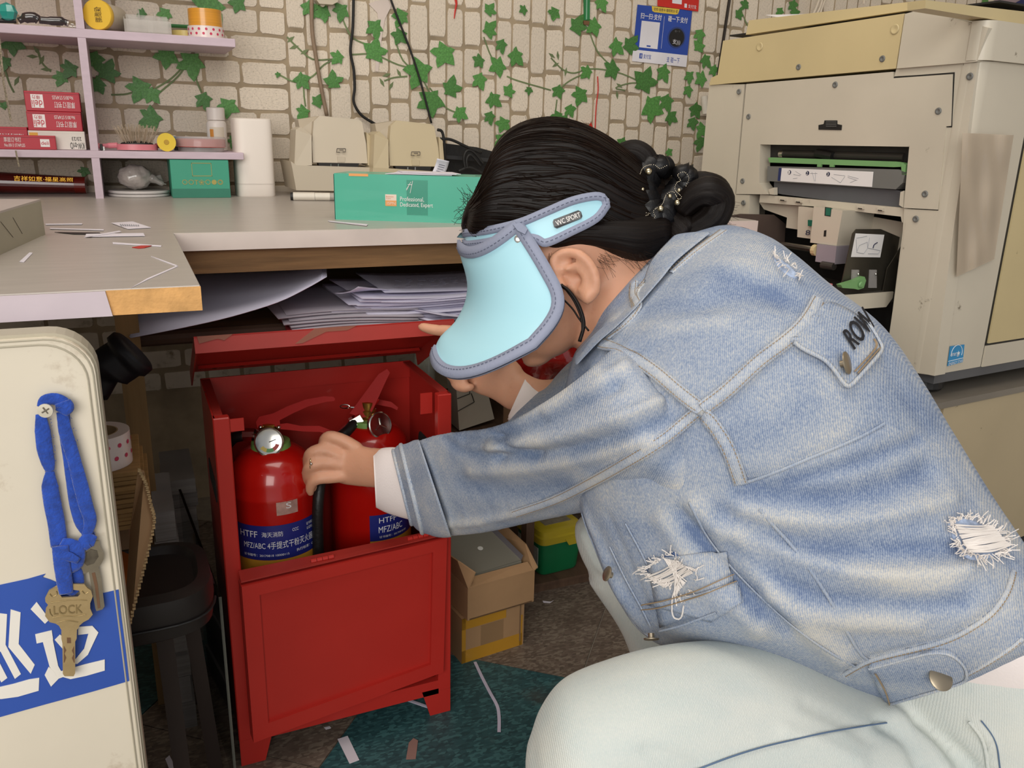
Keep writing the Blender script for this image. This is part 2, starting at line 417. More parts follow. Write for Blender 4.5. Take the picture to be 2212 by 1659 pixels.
mesh('wall_right_unseen', *(lambda m: (m.V, m.F))(MB().bb((3.0, -.6, 0), (3.06, YW, 2.8))), m_plain, kind='structure', )  # unseen side of the room, added to shut out world light
mesh('wall_left_unseen', *(lambda m: (m.V, m.F))(MB().bb((-.76, .86, 0), (-.70, YW, 2.8))), m_plain, kind='structure')  # unseen, set close in to darken the lower left under the desk
mesh('ceiling_unseen', *(lambda m: (m.V, m.F))(MB().bb((-1.6, -.4, 2.8), (3.06, YW+.08, 2.86))), m_plain, kind='structure')  # unseen cover, added so world light enters only from the front
# thin dark metal strip standing against the wall left of the printer
tr = MB(); a = ony(1577, -10, YW-.012); b = ony(1500, 500, YW-.012); b2 = b+(a-b)*-.6
tr.tube([a+(a-b)*.15, b2], .0045, 8); tr.build('trim_1', M('dark_metal', '3a3530', .4, metal=.7), kind='structure', label='thin dark metal strip leaning on papered wall left of the printer')
# ----------------------------------------------------------------- floor
m_conc = M('concrete', 'a39a8c', .85, var=.15, scale=30, bump=.3, bscale=200)
floor = mesh('floor', *(lambda m: (m.V, m.F))(MB().bb((-1.6, -2.2, -.05), (3.1, YW, -.0032))), m_conc, kind='structure')
def tilemat(name, c1, c2, c3):
    m = bpy.data.materials.new(name); m.use_nodes = True; nt = m.node_tree; N = nt.nodes; L = nt.links; b = N['Principled BSDF']
    tc = N.new('ShaderNodeTexCoord'); mp = N.new('ShaderNodeMapping'); mp.inputs['Scale'].default_value = (120, 260, 120); mp.inputs['Rotation'].default_value = (0, 0, .9)
    L.new(tc.outputs['Object'], mp.inputs[0]); v = N.new('ShaderNodeTexVoronoi'); v.inputs['Scale'].default_value = 1; v.inputs['Randomness'].default_value = 1
    L.new(mp.outputs[0], v.inputs['Vector']); r = N.new('ShaderNodeValToRGB'); r.color_ramp.interpolation = 'LINEAR'
    r.color_ramp.elements[0].position = .12; r.color_ramp.elements[0].color = lin(c2); r.color_ramp.elements[1].position = .8; r.color_ramp.elements[1].color = lin(c3)
    e = r.color_ramp.elements.new(.35); e.color = lin(c1); e = r.color_ramp.elements.new(.6); e.color = lin(c1)
    sp = N.new('ShaderNodeSeparateColor'); L.new(v.outputs['Color'], sp.inputs[0]); L.new(sp.outputs[0], r.inputs[0])
    n2 = N.new('ShaderNodeTexNoise'); n2.inputs['Scale'].default_value = 9; n2.inputs['Detail'].default_value = 7; L.new(tc.outputs['Object'], n2.inputs['Vector'])
    mr = N.new('ShaderNodeMapRange'); mr.inputs[1].default_value = .56; mr.inputs[2].default_value = .72; mr.inputs[4].default_value = .55; L.new(n2.outputs['Fac'], mr.inputs[0])
    mx = N.new('ShaderNodeMix'); mx.data_type = 'RGBA'; mx.inputs[7].default_value = lin('4a3c33'); L.new(mr.outputs[0], mx.inputs[0]); L.new(r.outputs[0], mx.inputs[6])
    L.new(mx.outputs[2], b.inputs['Base Color']); b.inputs['Roughness'].default_value = .5; return m
m_tb = tilemat('brown_vinyl', '6b5d52', '5c5046', '7f7365'); m_tt = tilemat('teal_vinyl', '2c5155', '244549', '3d686a')
# brown and teal 30 cm vinyl squares, laid diagonally; grid fitted to the two joints seen beside the red cabinet
e1 = np.array([.658-.513, 1.125-1.249]); e1 /= np.linalg.norm(e1); e2 = np.array([e1[1], -e1[0]])   # e2 runs toward the camera-left
O = np.array([.405, 1.342])
T = .34
def teal(i, j): return (i == 0 and j == 0) or (i, j) in ((2, 1), (1, 2), (3, 3), (-2, 0), (4, -2), (3, -3), (2, 3))
for i in range(-4, 6):
    for j in range(-4, 4):
        c = O+e1*(i*T)+e2*(j*T)
        if not (-.8 < c[0] < 2.4 and .7 < c[1]+.1 < 2.4): continue
        if i in (0, 1) and j == 1: continue
        if c[1]+e2[1]*T > 2.2: continue
        P = [np.array([*(c+e1*a+e2*b_), -.003]) for a, b_ in ((.001, .001), (T-.001, .001), (T-.001, T-.001), (.001, T-.001))]
        P = [np.array([p[0], min(p[1], YW), p[2]]) for p in P]
        MB().prism(P, (0, 0, .003)).build('floor_tile', m_tt if teal(i, j) else m_tb, floor)

# ================================================================= DESK
m_lam = M('grey_laminate', 'b0a8a0', .32, var=.07, scale=5, stretch=(2, 14, 2), dirt='857b72', dth=.66, dw=.05, dscale=9)
m_edge = M('edge_band', 'd9cdc4', .55, var=.07, scale=12, dirt='8c7f74', dth=.66, dw=.1, dscale=14)
m_chip = M('chipboard', 'd9a566', .8, var=.18, scale=60, bump=.4, bscale=250)
m_lav = M('lavender_edge', 'cdbfc6', .6, var=.08, scale=10)
m_wood = M('raw_wood', '7d5f3c', .75, var=.25, scale=6, stretch=(1.5, 20, 20), bump=.2)
ZD = .795; YF = 1.31; YR = .85; XR = .056
desk = thing('desk', 'long grey laminate desk with thin pale edge running along the brick wall', 'desk', (.6, 1.75, 0))
part('worktop', m_lam, desk, bb=((-.45, YF+.002, ZD-.026), (1.12, YW-.003, ZD)), bev=.0015)
part('edge_band', m_edge, desk, bb=((XR+.001, YF-.0015, ZD-.026), (1.12, YF+.0025, ZD-.0006)))
part('front_rail', m_wood, desk, bb=((-.4, YF+.012, ZD-.062), (1.1, YF+.034, ZD-.0265)))
a = ony(250, 690, 1.33)
part('leg', M('pale_wood', '93744a', .75, var=.2, scale=5, stretch=(12, 12, 1)), desk, bb=((-.035, 1.335, 0), (-.003, 1.365, ZD-.063)))
part('leg', MATS['raw_wood'], desk, bb=((1.06, 1.35, 0), (1.10, 1.39, ZD-.063)))
part('leg', MATS['raw_wood'], desk, bb=((1.06, 2.1, 0), (1.10, 2.14, ZD-.027)))
part('paper_shelf', m_wood, desk, bb=((-.02, 1.40, .612), (1.06, 2.15, .628)))
part('shelf_rail', M('dark_wood', '4a3a2b', .7, var=.3, scale=8), desk, tube=([(-.02, 1.385, .625), (1.06, 1.385, .625)], .012, 10))
ret = thing('desk_return', 'nearer grey worktop at left with raw chipboard corner and peeling lavender edge', 'desk', (-.15, 1.08, ZD))
part('worktop', m_lam, ret, bb=((-.62, YR+.002, ZD-.024), (XR, YF, ZD+.0005)), bev=.001)
part('chipboard_edge', m_chip, ret, bb=((ony(232, 660, YR)[0], YR-.0005, ZD-.0236), (XR, YR+.003, ZD-.0004)), label='bare orange chipboard edge')
x1 = ony(236, 660, YR)[0]
part('edge_strip', m_lav, ret, prism=([(-.62, YR-.0022, ZD-.0238), (x1+.002, YR-.003, ZD-.0238), (x1-.002, YR-.0025, ZD-.0004), (-.62, YR-.0022, ZD-.0004)], (0, .002, 0)))
part('leg', MATS['raw_wood'], ret, bb=((-.5, .9, 0), (-.46, .94, ZD-.024)))
# ================================================================= WHITE PANEL
YP = .80; XP = -.039
m_pan = M('dirty_white_enamel', 'e2d8c4', .5, var=.05, scale=5, dirt='9c8263', dth=.585, dw=.15, dscale=9)
m_pane = M('grey_trim', 'b3ab97', .5, var=.08, scale=12)
zt = .768; zb = 0.02; rad = .035
pn = thing('white_panel_cabinet', 'dirty white panel cabinet end with rounded corner at far left', 'cabinet', (-.3, YP, 0))
def rpoly(x0, x1, z0, z1, r, y):
    P = [(x0, y, z0), (x1, y, z0)]+[(x1-r+r*math.cos(t), y, z1-r+r*math.sin(t)) for t in np.linspace(0, math.pi/2, 9)]+[(x0, y, z1)]
    return P
part('front_panel', m_pan, pn, prism=(rpoly(-.62, XP-.002, zb, zt-.003, rad, YP), (0, .006, 0)))
part('rim', m_pane, pn, prism=(rpoly(-.62, XP, zb, zt, rad+.002, YP+.006), (0, .028, 0)))
part('foot', M('black_rubber', '1d1b1a', .8), pn, bb=((XP-.06, YP+.008, 0), (XP-.03, YP+.03, zb)))
for q in ((XP-.004,), (XP-.0085,)):
    P = rpoly(-.62, q[0], zb, zt-(XP-q[0]), rad, YP-.0008)[1:]
    part('edge_groove', m_pane, pn, tube=(P, .0008, 6))
def pp(x, y, d=.0): return ony(x, y, YP-d)
m_blue = M('blue_sticker', '2f55ae', .45, var=.06, scale=8)
m_wht = M('white_vinyl', 'efeae0', .5, var=.03)
band = [pp(-60, 1277), pp(0, 1263), pp(60, 1250), pp(98, 1239), pp(92, 1246), pp(108, 1251), pp(120, 1256), pp(150, 1262), pp(160, 1285), pp(226, 1280), pp(256, 1273), pp(262, 1330), pp(271, 1400), pp(279, 1470), pp(200, 1493), pp(100, 1520), pp(0, 1548), pp(-60, 1565)]
part('blue_banner', m_blue, pn, prism=([p-[0, .0009, 0] for p in band], (0, .0008, 0)), label='torn blue sticker band with white characters')
_gi = [0]
def glyph(P):
    _gi[0] += 1; MB().prism([pp(*q)-[0, .0013+_gi[0]*.00006, 0] for q in P], (0, .0006, 0)).build('lettering', m_wht, pn)
c7 = lambda x, y: (x/3.08, y/3.08+1120)
for P in ([(-60,640),(-10,625),(48,632),(38,835),(140,1030),(100,1062),(5,880),(-25,880)], [(72,600),(138,620),(125,830),(232,968),(205,1028),(57,850)], [(-100,800),(-60,840),(50,1055),(10,1085),(-90,900)], [(-120,1130),(-20,1120),(90,1095),(195,1065),(262,1055),(258,1140),(120,1180),(10,1195),(-120,1190)],
          [(245,550),(330,665),(300,695),(205,598)], [(235,765),(345,738),(354,800),(245,826)], [(285,812),(350,790),(388,975),(425,1040),(385,1062),(330,978)], [(325,980),(298,1035),(340,1112),(390,1060),(360,1010)], [(385,1012),(430,1005),(480,988),(560,965),(697,932),(697,1005),(575,1040),(470,1062),(420,1048),(380,1062)],
          [(520,715),(615,708),(655,752),(585,900),(515,960),(478,960),(560,860),(588,760),(520,768)], [(365,800),(400,765),(430,790),(500,880),(470,920)]):
    glyph([c7(*q) for q in P])
# lower stain
# ================================================================= RED CABINET
m_red = M('red_enamel', 'b12c25', .34, var=.07, scale=5, dirt='6f4a3c', dth=.70, dw=.02, dscale=16, coat=.05, spec=.3)
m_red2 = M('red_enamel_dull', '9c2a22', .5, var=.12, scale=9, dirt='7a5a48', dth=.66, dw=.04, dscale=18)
X0, X1, Y0, Y1, ZT = .076, .418, 1.134, 1.34, .566
m_blk = M('black_plastic', '191716', .5, var=.1)
fc = thing('fire_extinguisher_cabinet', 'red steel extinguisher box with open lid under desk', 'cabinet', (.247, 1.237, 0))
part('side_panel', m_red, fc, bb=((X0, Y0, .05), (X0+.0025, Y1, ZT)))
part('side_panel', m_red, fc, bb=((X1-.0025, Y0, .05), (X1, Y1, ZT)))
part('back_panel', m_red, fc, bb=((X0+.0025, Y1-.003, .05), (X1-.0025, Y1, ZT)))
part('base_panel', m_red, fc, bb=((X0+.0025, Y0+.003, .05), (X1-.0025, Y1-.003, .056)))
part('front_post', m_red, fc, bb=((X0-.0005, Y0-.002, .045), (X0+.0215, Y0+.014, ZT)), bev=.0015)
part('front_post', m_red, fc, bb=((X1-.0215, Y0-.002, .045), (X1+.0005, Y0+.014, ZT)), bev=.0015)
part('top_rail', m_red, fc, bb=((X0+.0025, Y1-.006, ZT-.028), (X1-.0025, Y1-.0031, ZT+.001)))
part('top_flange', m_red2, fc, bb=((X0+.0026, Y0+.014, ZT-.002), (X0+.014, Y1-.006, ZT+.0005)))
part('top_flange', m_red2, fc, bb=((X1-.014, Y0+.014, ZT-.002), (X1-.0026, Y1-.006, ZT+.0005)))
part('corner_tab', m_red, fc, bb=((X0+.022, Y0+.001, ZT-.022), (X0+.040, Y0+.003, ZT-.004)))
part('corner_tab', m_red, fc, bb=((X1-.042, Y0+.02, ZT-.035), (X1-.023, Y0+.022, ZT-.002)))
part('bottom_rail', m_red, fc, bb=((X0+.021, Y0-.001, .04), (X1-.021, Y0+.012, .066)))
for xa, xb, s in ((X0, X0+.05, 1), (X1-.05, X1, -1)):
    for ya in (Y0-.001, Y1-.002):
        x_in = (xb if s > 0 else xa); P = [(xa if s > 0 else xb, ya, 0), (x_in-s*.014, ya, 0), (x_in, ya, .05), (xa if s > 0 else xb, ya, .05)]
        part('leg', m_red, fc, prism=(P, (0, .0025, 0)))
# slots with black grips in both sides
for sx in (X0-.001, X1-.0035):
    part('side_grip', M('black_foam', '221f1e', .95, bump=.5, bscale=300, var=.3), fc, prism=([(sx, Y0+.05+.012*math.cos(t)+(.09 if math.cos(t) > 0 else 0), .44+.018*math.sin(t)) for t in np.linspace(0, 2*math.pi, 16, endpoint=False)], (.0055, 0, 0)))
# lid standing open on its rear hinge
th = math.radians(27.5); dl = .208; hz = ZT+.012; hy = Y1-.002
u = np.array([0, -math.cos(th), math.sin(th)]); nv = np.array([0, math.sin(th), math.cos(th)])
def L3(x, a, b): return np.array([x, hy, hz])+u*a+nv*b
lx0, lx1 = X0-.014, X1+.012
part('lid', m_red, fc, prism=([L3(lx0, 0, .0), L3(lx1, 0, .0), L3(lx1, dl, .0), L3(lx0, dl, .0)], nv*.0022))
for n_, P, v in (('lid_rim', [L3(lx0, dl-.002, .002), L3(lx1, dl-.002, .002), L3(lx1, dl-.002, -.021), L3(lx0, dl-.002, -.021)], u*.002),
              ('lid_rim', [L3(lx0, 0, 0), L3(lx0, dl-.002, 0), L3(lx0, dl-.002, -.021), L3(lx0, 0, -.021)], np.array([.002, 0, 0])),
              ('lid_rim', [L3(lx1, 0, 0), L3(lx1, dl-.002, 0), L3(lx1, dl-.002, -.021), L3(lx1, 0, -.021)], np.array([-.002, 0, 0]))):
    part(n_, m_red2, fc, prism=(P, v))
part('lid_stiffener', m_red, fc, prism=([L3(lx0+.01, .045, -.0015), L3(lx1-.01, .045, -.0015), L3(lx1-.01, .048, -.007), L3(lx0+.01, .048, -.007)], u*.004))
for x in (lx0+.035, lx0+.075, lx1-.075, lx1-.11):
    mb = MB(); V, Fc = lathe(L3(x, .028, 0), [(.0, -.0035), (.004, -.003), (.0055, 0)], 10, nv, False); mb.add(V, Fc); mb.build('rivet', M('dark_rivet', '3b1512', .5), fc, smooth=True)
part('tape_scrap', M('brown_tape', 'a06a55', .4, alpha=.4), fc, prism=([L3(lx0+.004, dl+.0005, .002), L3(lx0+.05, dl+.0005, .002), L3(lx0+.038, dl+.0005, -.006), L3(lx0+.03, dl+.0005, -.003), L3(lx0+.006, dl+.0005, -.008)], u*.0006))
part('tape_scrap', MATS['brown_tape'], fc, prism=([L3(lx0+.16, dl+.0005, .002), L3(lx0+.22, dl+.0005, .002), L3(lx0+.205, dl+.0005, -.004), L3(lx0+.175, dl+.0005, -.004), L3(lx0+.14, dl+.0005, -.018), L3(lx0+.13, dl+.0005, -.018)], u*.0006))
# lower door: folded sheet panel with raised frame, hanging a little askew
dq = [ony(522, 1268, 1.096), ony(966, 1163, 1.122), ony(958, 1452, 1.122), ony(548, 1605, 1.096)]
dn = np.cross(dq[1]-dq[0], dq[3]-dq[0]); dn /= np.linalg.norm(dn); dn = dn if dn[1] > 0 else -dn
door = part('door', m_red, fc, prism=([q+dn*.006 for q in sub(dq, .03, .03, .97, .97)], dn*.003))
def frame_bar(a, b, c, d): part('door_frame', m_red, fc, prism=([a, b, c, d], dn*.016))
i_ = sub(dq, .075, .075, .925, .905)
frame_bar(dq[0], dq[1], i_[1], i_[0]); frame_bar(dq[1], dq[2], i_[2], i_[1]); frame_bar(dq[2], dq[3], i_[3], i_[2]); frame_bar(dq[3], dq[0], i_[0], i_[3])
part('door_backing', m_red2, fc, prism=([q+dn*.016 for q in sub(dq, .0, .0, 1, 1)], dn*.006))
part('door_ledge', m_red2, fc, prism=([dq[0]+[0, .004, .004], dq[1]+[0, .004, .004], dq[1]+[0, .02, .006], dq[0]+[0, .034, .006]], (0, 0, .002)))
for u_ in (.32, .80):
    p = dq[0]+(dq[1]-dq[0])*u_+[0, .012, .008]
    for k in range(4): part('hinge_knuckle', m_red, fc, tube=([p+[k*.0085, 0, k*.0004], p+[k*.0085+.0078, 0, k*.0004+.0004]], .0033, 8))

# ================================================================= EXTINGUISHERS
m_er = M('extinguisher_red', 'b3140d', .22, var=.05, coat=.6)
m_lv = M('lever_red', '9c0f0a', .6, spec=.25, var=.06); m_brass = M('brass', 'a8843f', .3, metal=.9, var=.1); m_chrome = M('chrome', 'c9c7c0', .2, metal=1, var=.03); m_grn = M('green_plastic_ring', '6f9a4e', .5)
m_lb = M('label_navy', '1c2470', .4, var=.05); m_ly = M('label_yellow', 'b8862b', .4, var=.05); m_lw = M('label_white', 'dcdcde', .5)
m_hose = M('black_hose', '161514', .45, bump=.3, bscale=200)
def extinguisher(label, cx, cy, zs, rot, r=.0665, sp=True):
    """cx,cy axis; zs height of shoulder start; rot direction the label faces (radians, -y = towards camera)"""
    t = thing('fire_extinguisher', label, 'fire extinguisher', (cx, cy, .058))
    prof = [(.0, .0), (.060, .0), (.0625, .004), (.0665, .012), (.0665, zs-.058-.035), (.0672, zs-.058-.033), (.0672, zs-.058-.028), (.0665, zs-.058-.026)]
    for a in np.linspace(0, 1.32, 9)[1:]: prof.append((r*math.cos(a)**.8, zs-.058-.02+.058*math.sin(a)))
    zt_ = prof[-1][1]
    part('tank', m_er, t, lathe=((cx, cy, .058), prof, 48), auto=40)
    c = np.array([cx, cy, .058+zt_])
    part('neck_ring', m_grn, t, lathe=(c-[0, 0, .006], [(.026, 0), (.030, .003), (.0285, .012), (.020, .013)], 24), auto=40, label='green plastic neck ring')
    part('valve', m_brass, t, lathe=(c, [(.016, 0), (.017, .008), (.013, .010), (.013, .020), (.011, .022), (.011, .034), (.002, .036)], 18), auto=40)
    def wrap(V, rr): # V: (u arc metres, z) -> on cylinder
        V = np.asarray(V); a = rot+V[:, 0]/.0665
        return np.stack([cx+rr*np.cos(a), cy+rr*np.sin(a), V[:, 1]], -1)
    def patch(name, u0, u1, z0, z1, mat, k, rr=.06695, n=24, label=None):
        us = np.linspace(u0, u1, n); V = wrap([(u, z) for z in (z0, z1) for u in us], rr)
        V2 = wrap([(u, z) for z in (z0, z1) for u in us], rr-.0006)
        Fc = [(i, i+1, n+i+1, n+i) for i in range(n-1)]; o = len(V)
        Fc2 = [(o+n+i, o+n+i+1, o+i+1, o+i) for i in range(n-1)]
        return mesh(name, np.vstack([V, V2]), Fc+Fc2, mat, k, smooth=True, label=label)
    def ctext(s, u, z_, w, h, mat=m_lw):
        V, Fc = textmesh(s)
        if not len(V): return
        V = V[:, :2]/(V[:, :2].max(0)-V[:, :2].min(0))*[w, h]
        mesh('lettering', wrap(V+[u, z_], .0673), Fc, mat, t)
    return t, c, patch, ctext
def px_on(cx, cy, x, y): # z of a pixel on the plane through the axis facing camera
    return ony(x, y, cy-.06)
# left one
cyL = 1.235; cxL = ony(594, 1100, cyL)[0]; zsL = ony(594, 1040, cyL-.06)[2]
rotL = math.atan2(-cyL, -cxL)
t, c, patch, ctext = extinguisher('red dry-powder extinguisher with round white gauge at left in the cabinet', cxL, cyL, zsL, rotL)
zA = px_on(cxL, cyL, 594, 1132)[2]; zB = px_on(cxL, cyL, 594, 1206)[2]; zC = px_on(cxL, cyL, 594, 1290)[2]
patch('label_band', -.098, .098, zB, zA, m_lb, t); patch('label_field', -.098, .098, zC, zB-.0003, m_ly, t)
dz = (zA-zB)
ctext('HTFF', -.043, zA-dz*.25, .030, .010); ctext('海天消防', -.006, zA-dz*.25, .031, .0085); ctext('CCC', .0285, zA-dz*.2, .010, .005); ctext('证书编号', .056, zA-dz*.17, .016, .005); ctext('认证机构', .056, zA-dz*.30, .016, .005)
ctext('MFZ/ABC 4手提式干粉灭火器', .004, zA-dz*.57, .112, .012); ctext('证书编号：20170818 10000115', -.018, zA-dz*.86, .070, .0045); ctext('执行标准：GB', .046, zA-dz*.82, .035, .005)
V, Fc = lathe((0, 0, 0), [(.007, 0), (.0078, 0), (.0078, .0004), (.007, .0004)], 24, (0, 0, 1), False)
for u_, L_, c1 in ((-.030, 'A', 'b33a1c'), (.006, 'B', 'c23b20'), (.042, 'C', 'c23b20')):
    zz = zB-.022
    patch('pictogram_frame', u_-.012, u_+.012, zz-.011, zz+.011, M('label_gold', 'a67722', .4), t, .06725, 8)
    patch('pictogram', u_-.008, u_-.001, zz-.006, zz+.004, m_lb, t, .0674, 4); patch('pictogram', u_+.000, u_+.007, zz-.006, zz+.003, M('picto_red', c1, .5), t, .0674, 4)
    patch('pictogram_tag', u_+.004, u_+.011, zz+.005, zz+.012, m_lw, t, .0675, 4); ctext(L_, u_+.0075, zz+.0085, .0035, .0045, m_lb)
    ctext('可燃物火灾', u_, zz-.015, .018, .0035, M('label_brown', '5c3d12', .5))
zs_ = px_on(cxL, cyL, 630, 1092)[2]
patch('inspection_sticker', .002, .034, zs_-.010, zs_+.011, M('silver_sticker', 'b58f86', .35, metal=.3, var=.2, scale=90), t, .0672, 10)
ctext('S', .020, zs_+.004, .008, .009, m_lw)
# handle assembly (lever, carry grip, gauge, hose)
gz = at(582, 955, .99*((c-CAM)@fwd)); hc_ = c+[0, 0, .03]
fr = lambda x, y, d=0: at(x, y, ((c-CAM)@fwd)+d)
gl = fr(581, 955, -.028); gd = CAM-gl; gd = gd/np.linalg.norm(gd)*.6+np.array([0, -.8, .25]); gd /= np.linalg.norm(gd)
part('gauge', m_chrome, t, lathe=(gl-gd*.012, [(.008, 0), (.020, .003), (.0215, .006), (.0215, .012), (.0195, .013), (.0185, .0125)], 32, gd), auto=40)
part('gauge_dial', M('dial_glass', 'b5aa8a', .15, coat=1, var=.15), t, lathe=(gl-gd*.0012, [(.0185, 0), (.012, .0008), (.0, .001)], 32, gd), smooth=True)
gx = np.cross(gd, (0, 0, 1)); gx /= np.linalg.norm(gx); gy = np.cross(gx, gd)
for a0, a1, cc in ((200, 245, 'a83c34'), (245, 290, '4f8a4a'), (290, 330, 'b8a240')):
    P = [gl+(gx*math.cos(math.radians(a))+gy*math.sin(math.radians(a)))*r_ for r_, A in ((.0155, np.linspace(a0, a1, 6)), (.010, np.linspace(a1, a0, 6))) for a in A]
    part('dial_zone', M('zone'+cc, cc, .4), t, prism=(P, gd*.0006))
part('gauge_needle', m_blk, t, tube=([gl+gd*.001, gl+gd*.001-gx*.010+gy*.003], .0007, 5))
part('valve_body', m_chrome, t, tube=([fr(548, 940, -.004), fr(580, 945, -.004), fr(600, 955, .0)], .010, 12), smooth=True)
part('hose_nut', m_chrome, t, tube=([fr(527, 939, -.004), fr(552, 939, -.004)], .0105, 8))
part('hose', m_hose, t, tube=(catmull([fr(530, 940, -.004), fr(500, 950, 0), fr(480, 990, .03), fr(478, 1060, .06)], 5), .0085, 12), smooth=True)
lev = [fr(562, 905, .0), fr(585, 895, .0), fr(625, 880, 0), fr(660, 868, .0), fr(700, 860, .0), fr(722, 862, .0)]
def plate(pts_top, pts_bot, d, wd, name, mat, k):
    P = [fr(x, y, d-wd) for x, y in pts_top]+[fr(x, y, d-wd) for x, y in pts_bot[::-1]]
    P2 = [fr(x, y, d+wd) for x, y in pts_top]+[fr(x, y, d+wd) for x, y in pts_bot[::-1]]
    n = len(P); Fc = [tuple(range(n)), tuple(range(2*n-1, n-1, -1))]+[((i+1) % n, i, n+i, n+(i+1) % n) for i in range(n)]
    return mesh(name, P+P2, Fc, mat, k, auto=35)
plate([(553,912),(560,900),(590,893),(620,878),(660,863),(700,856),(720,857),(724,862)], [(556,924),(585,922),(606,921),(604,908),(632,893),(668,877),(705,868),(722,866)], -.004, .011, 'lever', m_lv, t)
plate([(604,916),(620,914),(650,920),(690,920),(722,932)], [(604,927),(618,928),(655,932),(692,933),(722,944)], -.002, .011, 'carry_handle', m_lv, t)
for q in ((563, 923), (602, 923)): part('pin', m_chrome, t, ball=(fr(q[0], q[1], -.014), .0035, 6), smooth=True)
# right one
cyR = 1.262; cxR = ony(800, 1050, cyR)[0]; zsR = ony(800, 985, cyR-.06)[2]
t2, c, patch, ctext = extinguisher('red dry-powder extinguisher with raised flat lever at right in the cabinet', cxR, cyR, zsR, math.atan2(-cyR, -cxR)+.05)
zA = px_on(cxR, cyR, 830, 1107)[2]; zB = px_on(cxR, cyR, 830, 1162)[2]
patch('label_band', -.006, .09, zB, zA, m_lb, t2); patch('label_field', -.006, .09, zB-.12, zB-.0003, m_ly, t2)
dz = zA-zB
ctext('HTFF', .024, zA-dz*.22, .030, .009); ctext('MFZ/ABC', .030, zA-dz*.58, .044, .011); ctext('证书编号：20170818100', .035, zA-dz*.86, .052, .0042)
patch('pictogram_frame', .022, .044, zB-.030, zB-.010, MATS['label_gold'], t2, .06725, 8); patch('pictogram', .027, .033, zB-.027, zB-.016, m_lb, t2, .0674, 4); patch('pictogram', .034, .040, zB-.027, zB-.017, MATS['picto_redb33a1c'] if 'picto_redb33a1c' in MATS else MATS['picto_red'], t2, .0674, 4)
patch('pictogram_tag', .040, .047, zB-.012, zB-.005, m_lw, t2, .0675, 4); ctext('A', .0435, zB-.0085, .0035, .0045, m_lb); ctext('适用', .004, zB-.018, .005, .014, M('label_brown', '5c3d12', .5))
fr = lambda x, y, d=0: at(x, y, ((c-CAM)@fwd)+d)
V = []
plate([(755,893),(762,884),(818,808),(836,797),(841,803)], [(782,903),(800,897),(836,818),(842,806)], -.004, .012, 'lever', m_lv, t2)
plate([(800,870),(815,862),(845,868),(860,880)], [(800,880),(815,874),(845,880),(858,886)], .03, .010, 'carry_handle', m_lv, t2)
gl = fr(822, 918, -.03); gd = np.array([-.15, -.9, .3])+np.array([.45, 0, 0]); gd /= np.linalg.norm(gd)
part('gauge', m_chrome, t2, lathe=(gl-gd*.012, [(.008, 0), (.020, .003), (.0215, .006), (.0215, .012), (.0195, .013), (.0185, .0125)], 32, gd), auto=40)
part('gauge_dial', M('dial_dark', '4a3230', .2, coat=1, var=.3, scale=60), t2, lathe=(gl-gd*.0012, [(.0185, 0), (.012, .0008), (.0, .001)], 32, gd), smooth=True)
gx = np.cross(gd, (0, 0, 1)); gx /= np.linalg.norm(gx); gy = np.cross(gx, gd)
for a in (90, 210, 330): part('dial_mark', m_chrome, t2, tube=([gl+gd*.001, gl+gd*.001+(gx*math.cos(math.radians(a))+gy*math.sin(math.radians(a)))*.011], .0011, 5))
part('hose_nut', m_chrome, t2, tube=([fr(760, 918, -.016), fr(782, 905, -.012)], .012, 6))
part('hose', m_hose, t2, tube=(catmull([fr(765, 914, -.018), fr(752, 930, -.03), fr(725, 955, -.045), fr(700, 1010, -.07), fr(688, 1080, -.085), fr(687, 1150, -.07), fr(690, 1235, -.05), fr(700, 1330, -.03)], 6), .0088, 12), smooth=True)
part('pin_ring', m_chrome, t2, tube=([fr(745+10*math.cos(a), 878+4*math.sin(a), -.01) for a in np.linspace(0, 2*math.pi, 17)], .001, 5))
part('safety_pin', m_chrome, t2, tube=([fr(757, 880, -.01), fr(812, 884, .0)], .0018, 6))
part('pin_tab', m_er, t2, tube=([fr(798, 892, -.01), fr(818, 862, -.01)], .0018, 5))
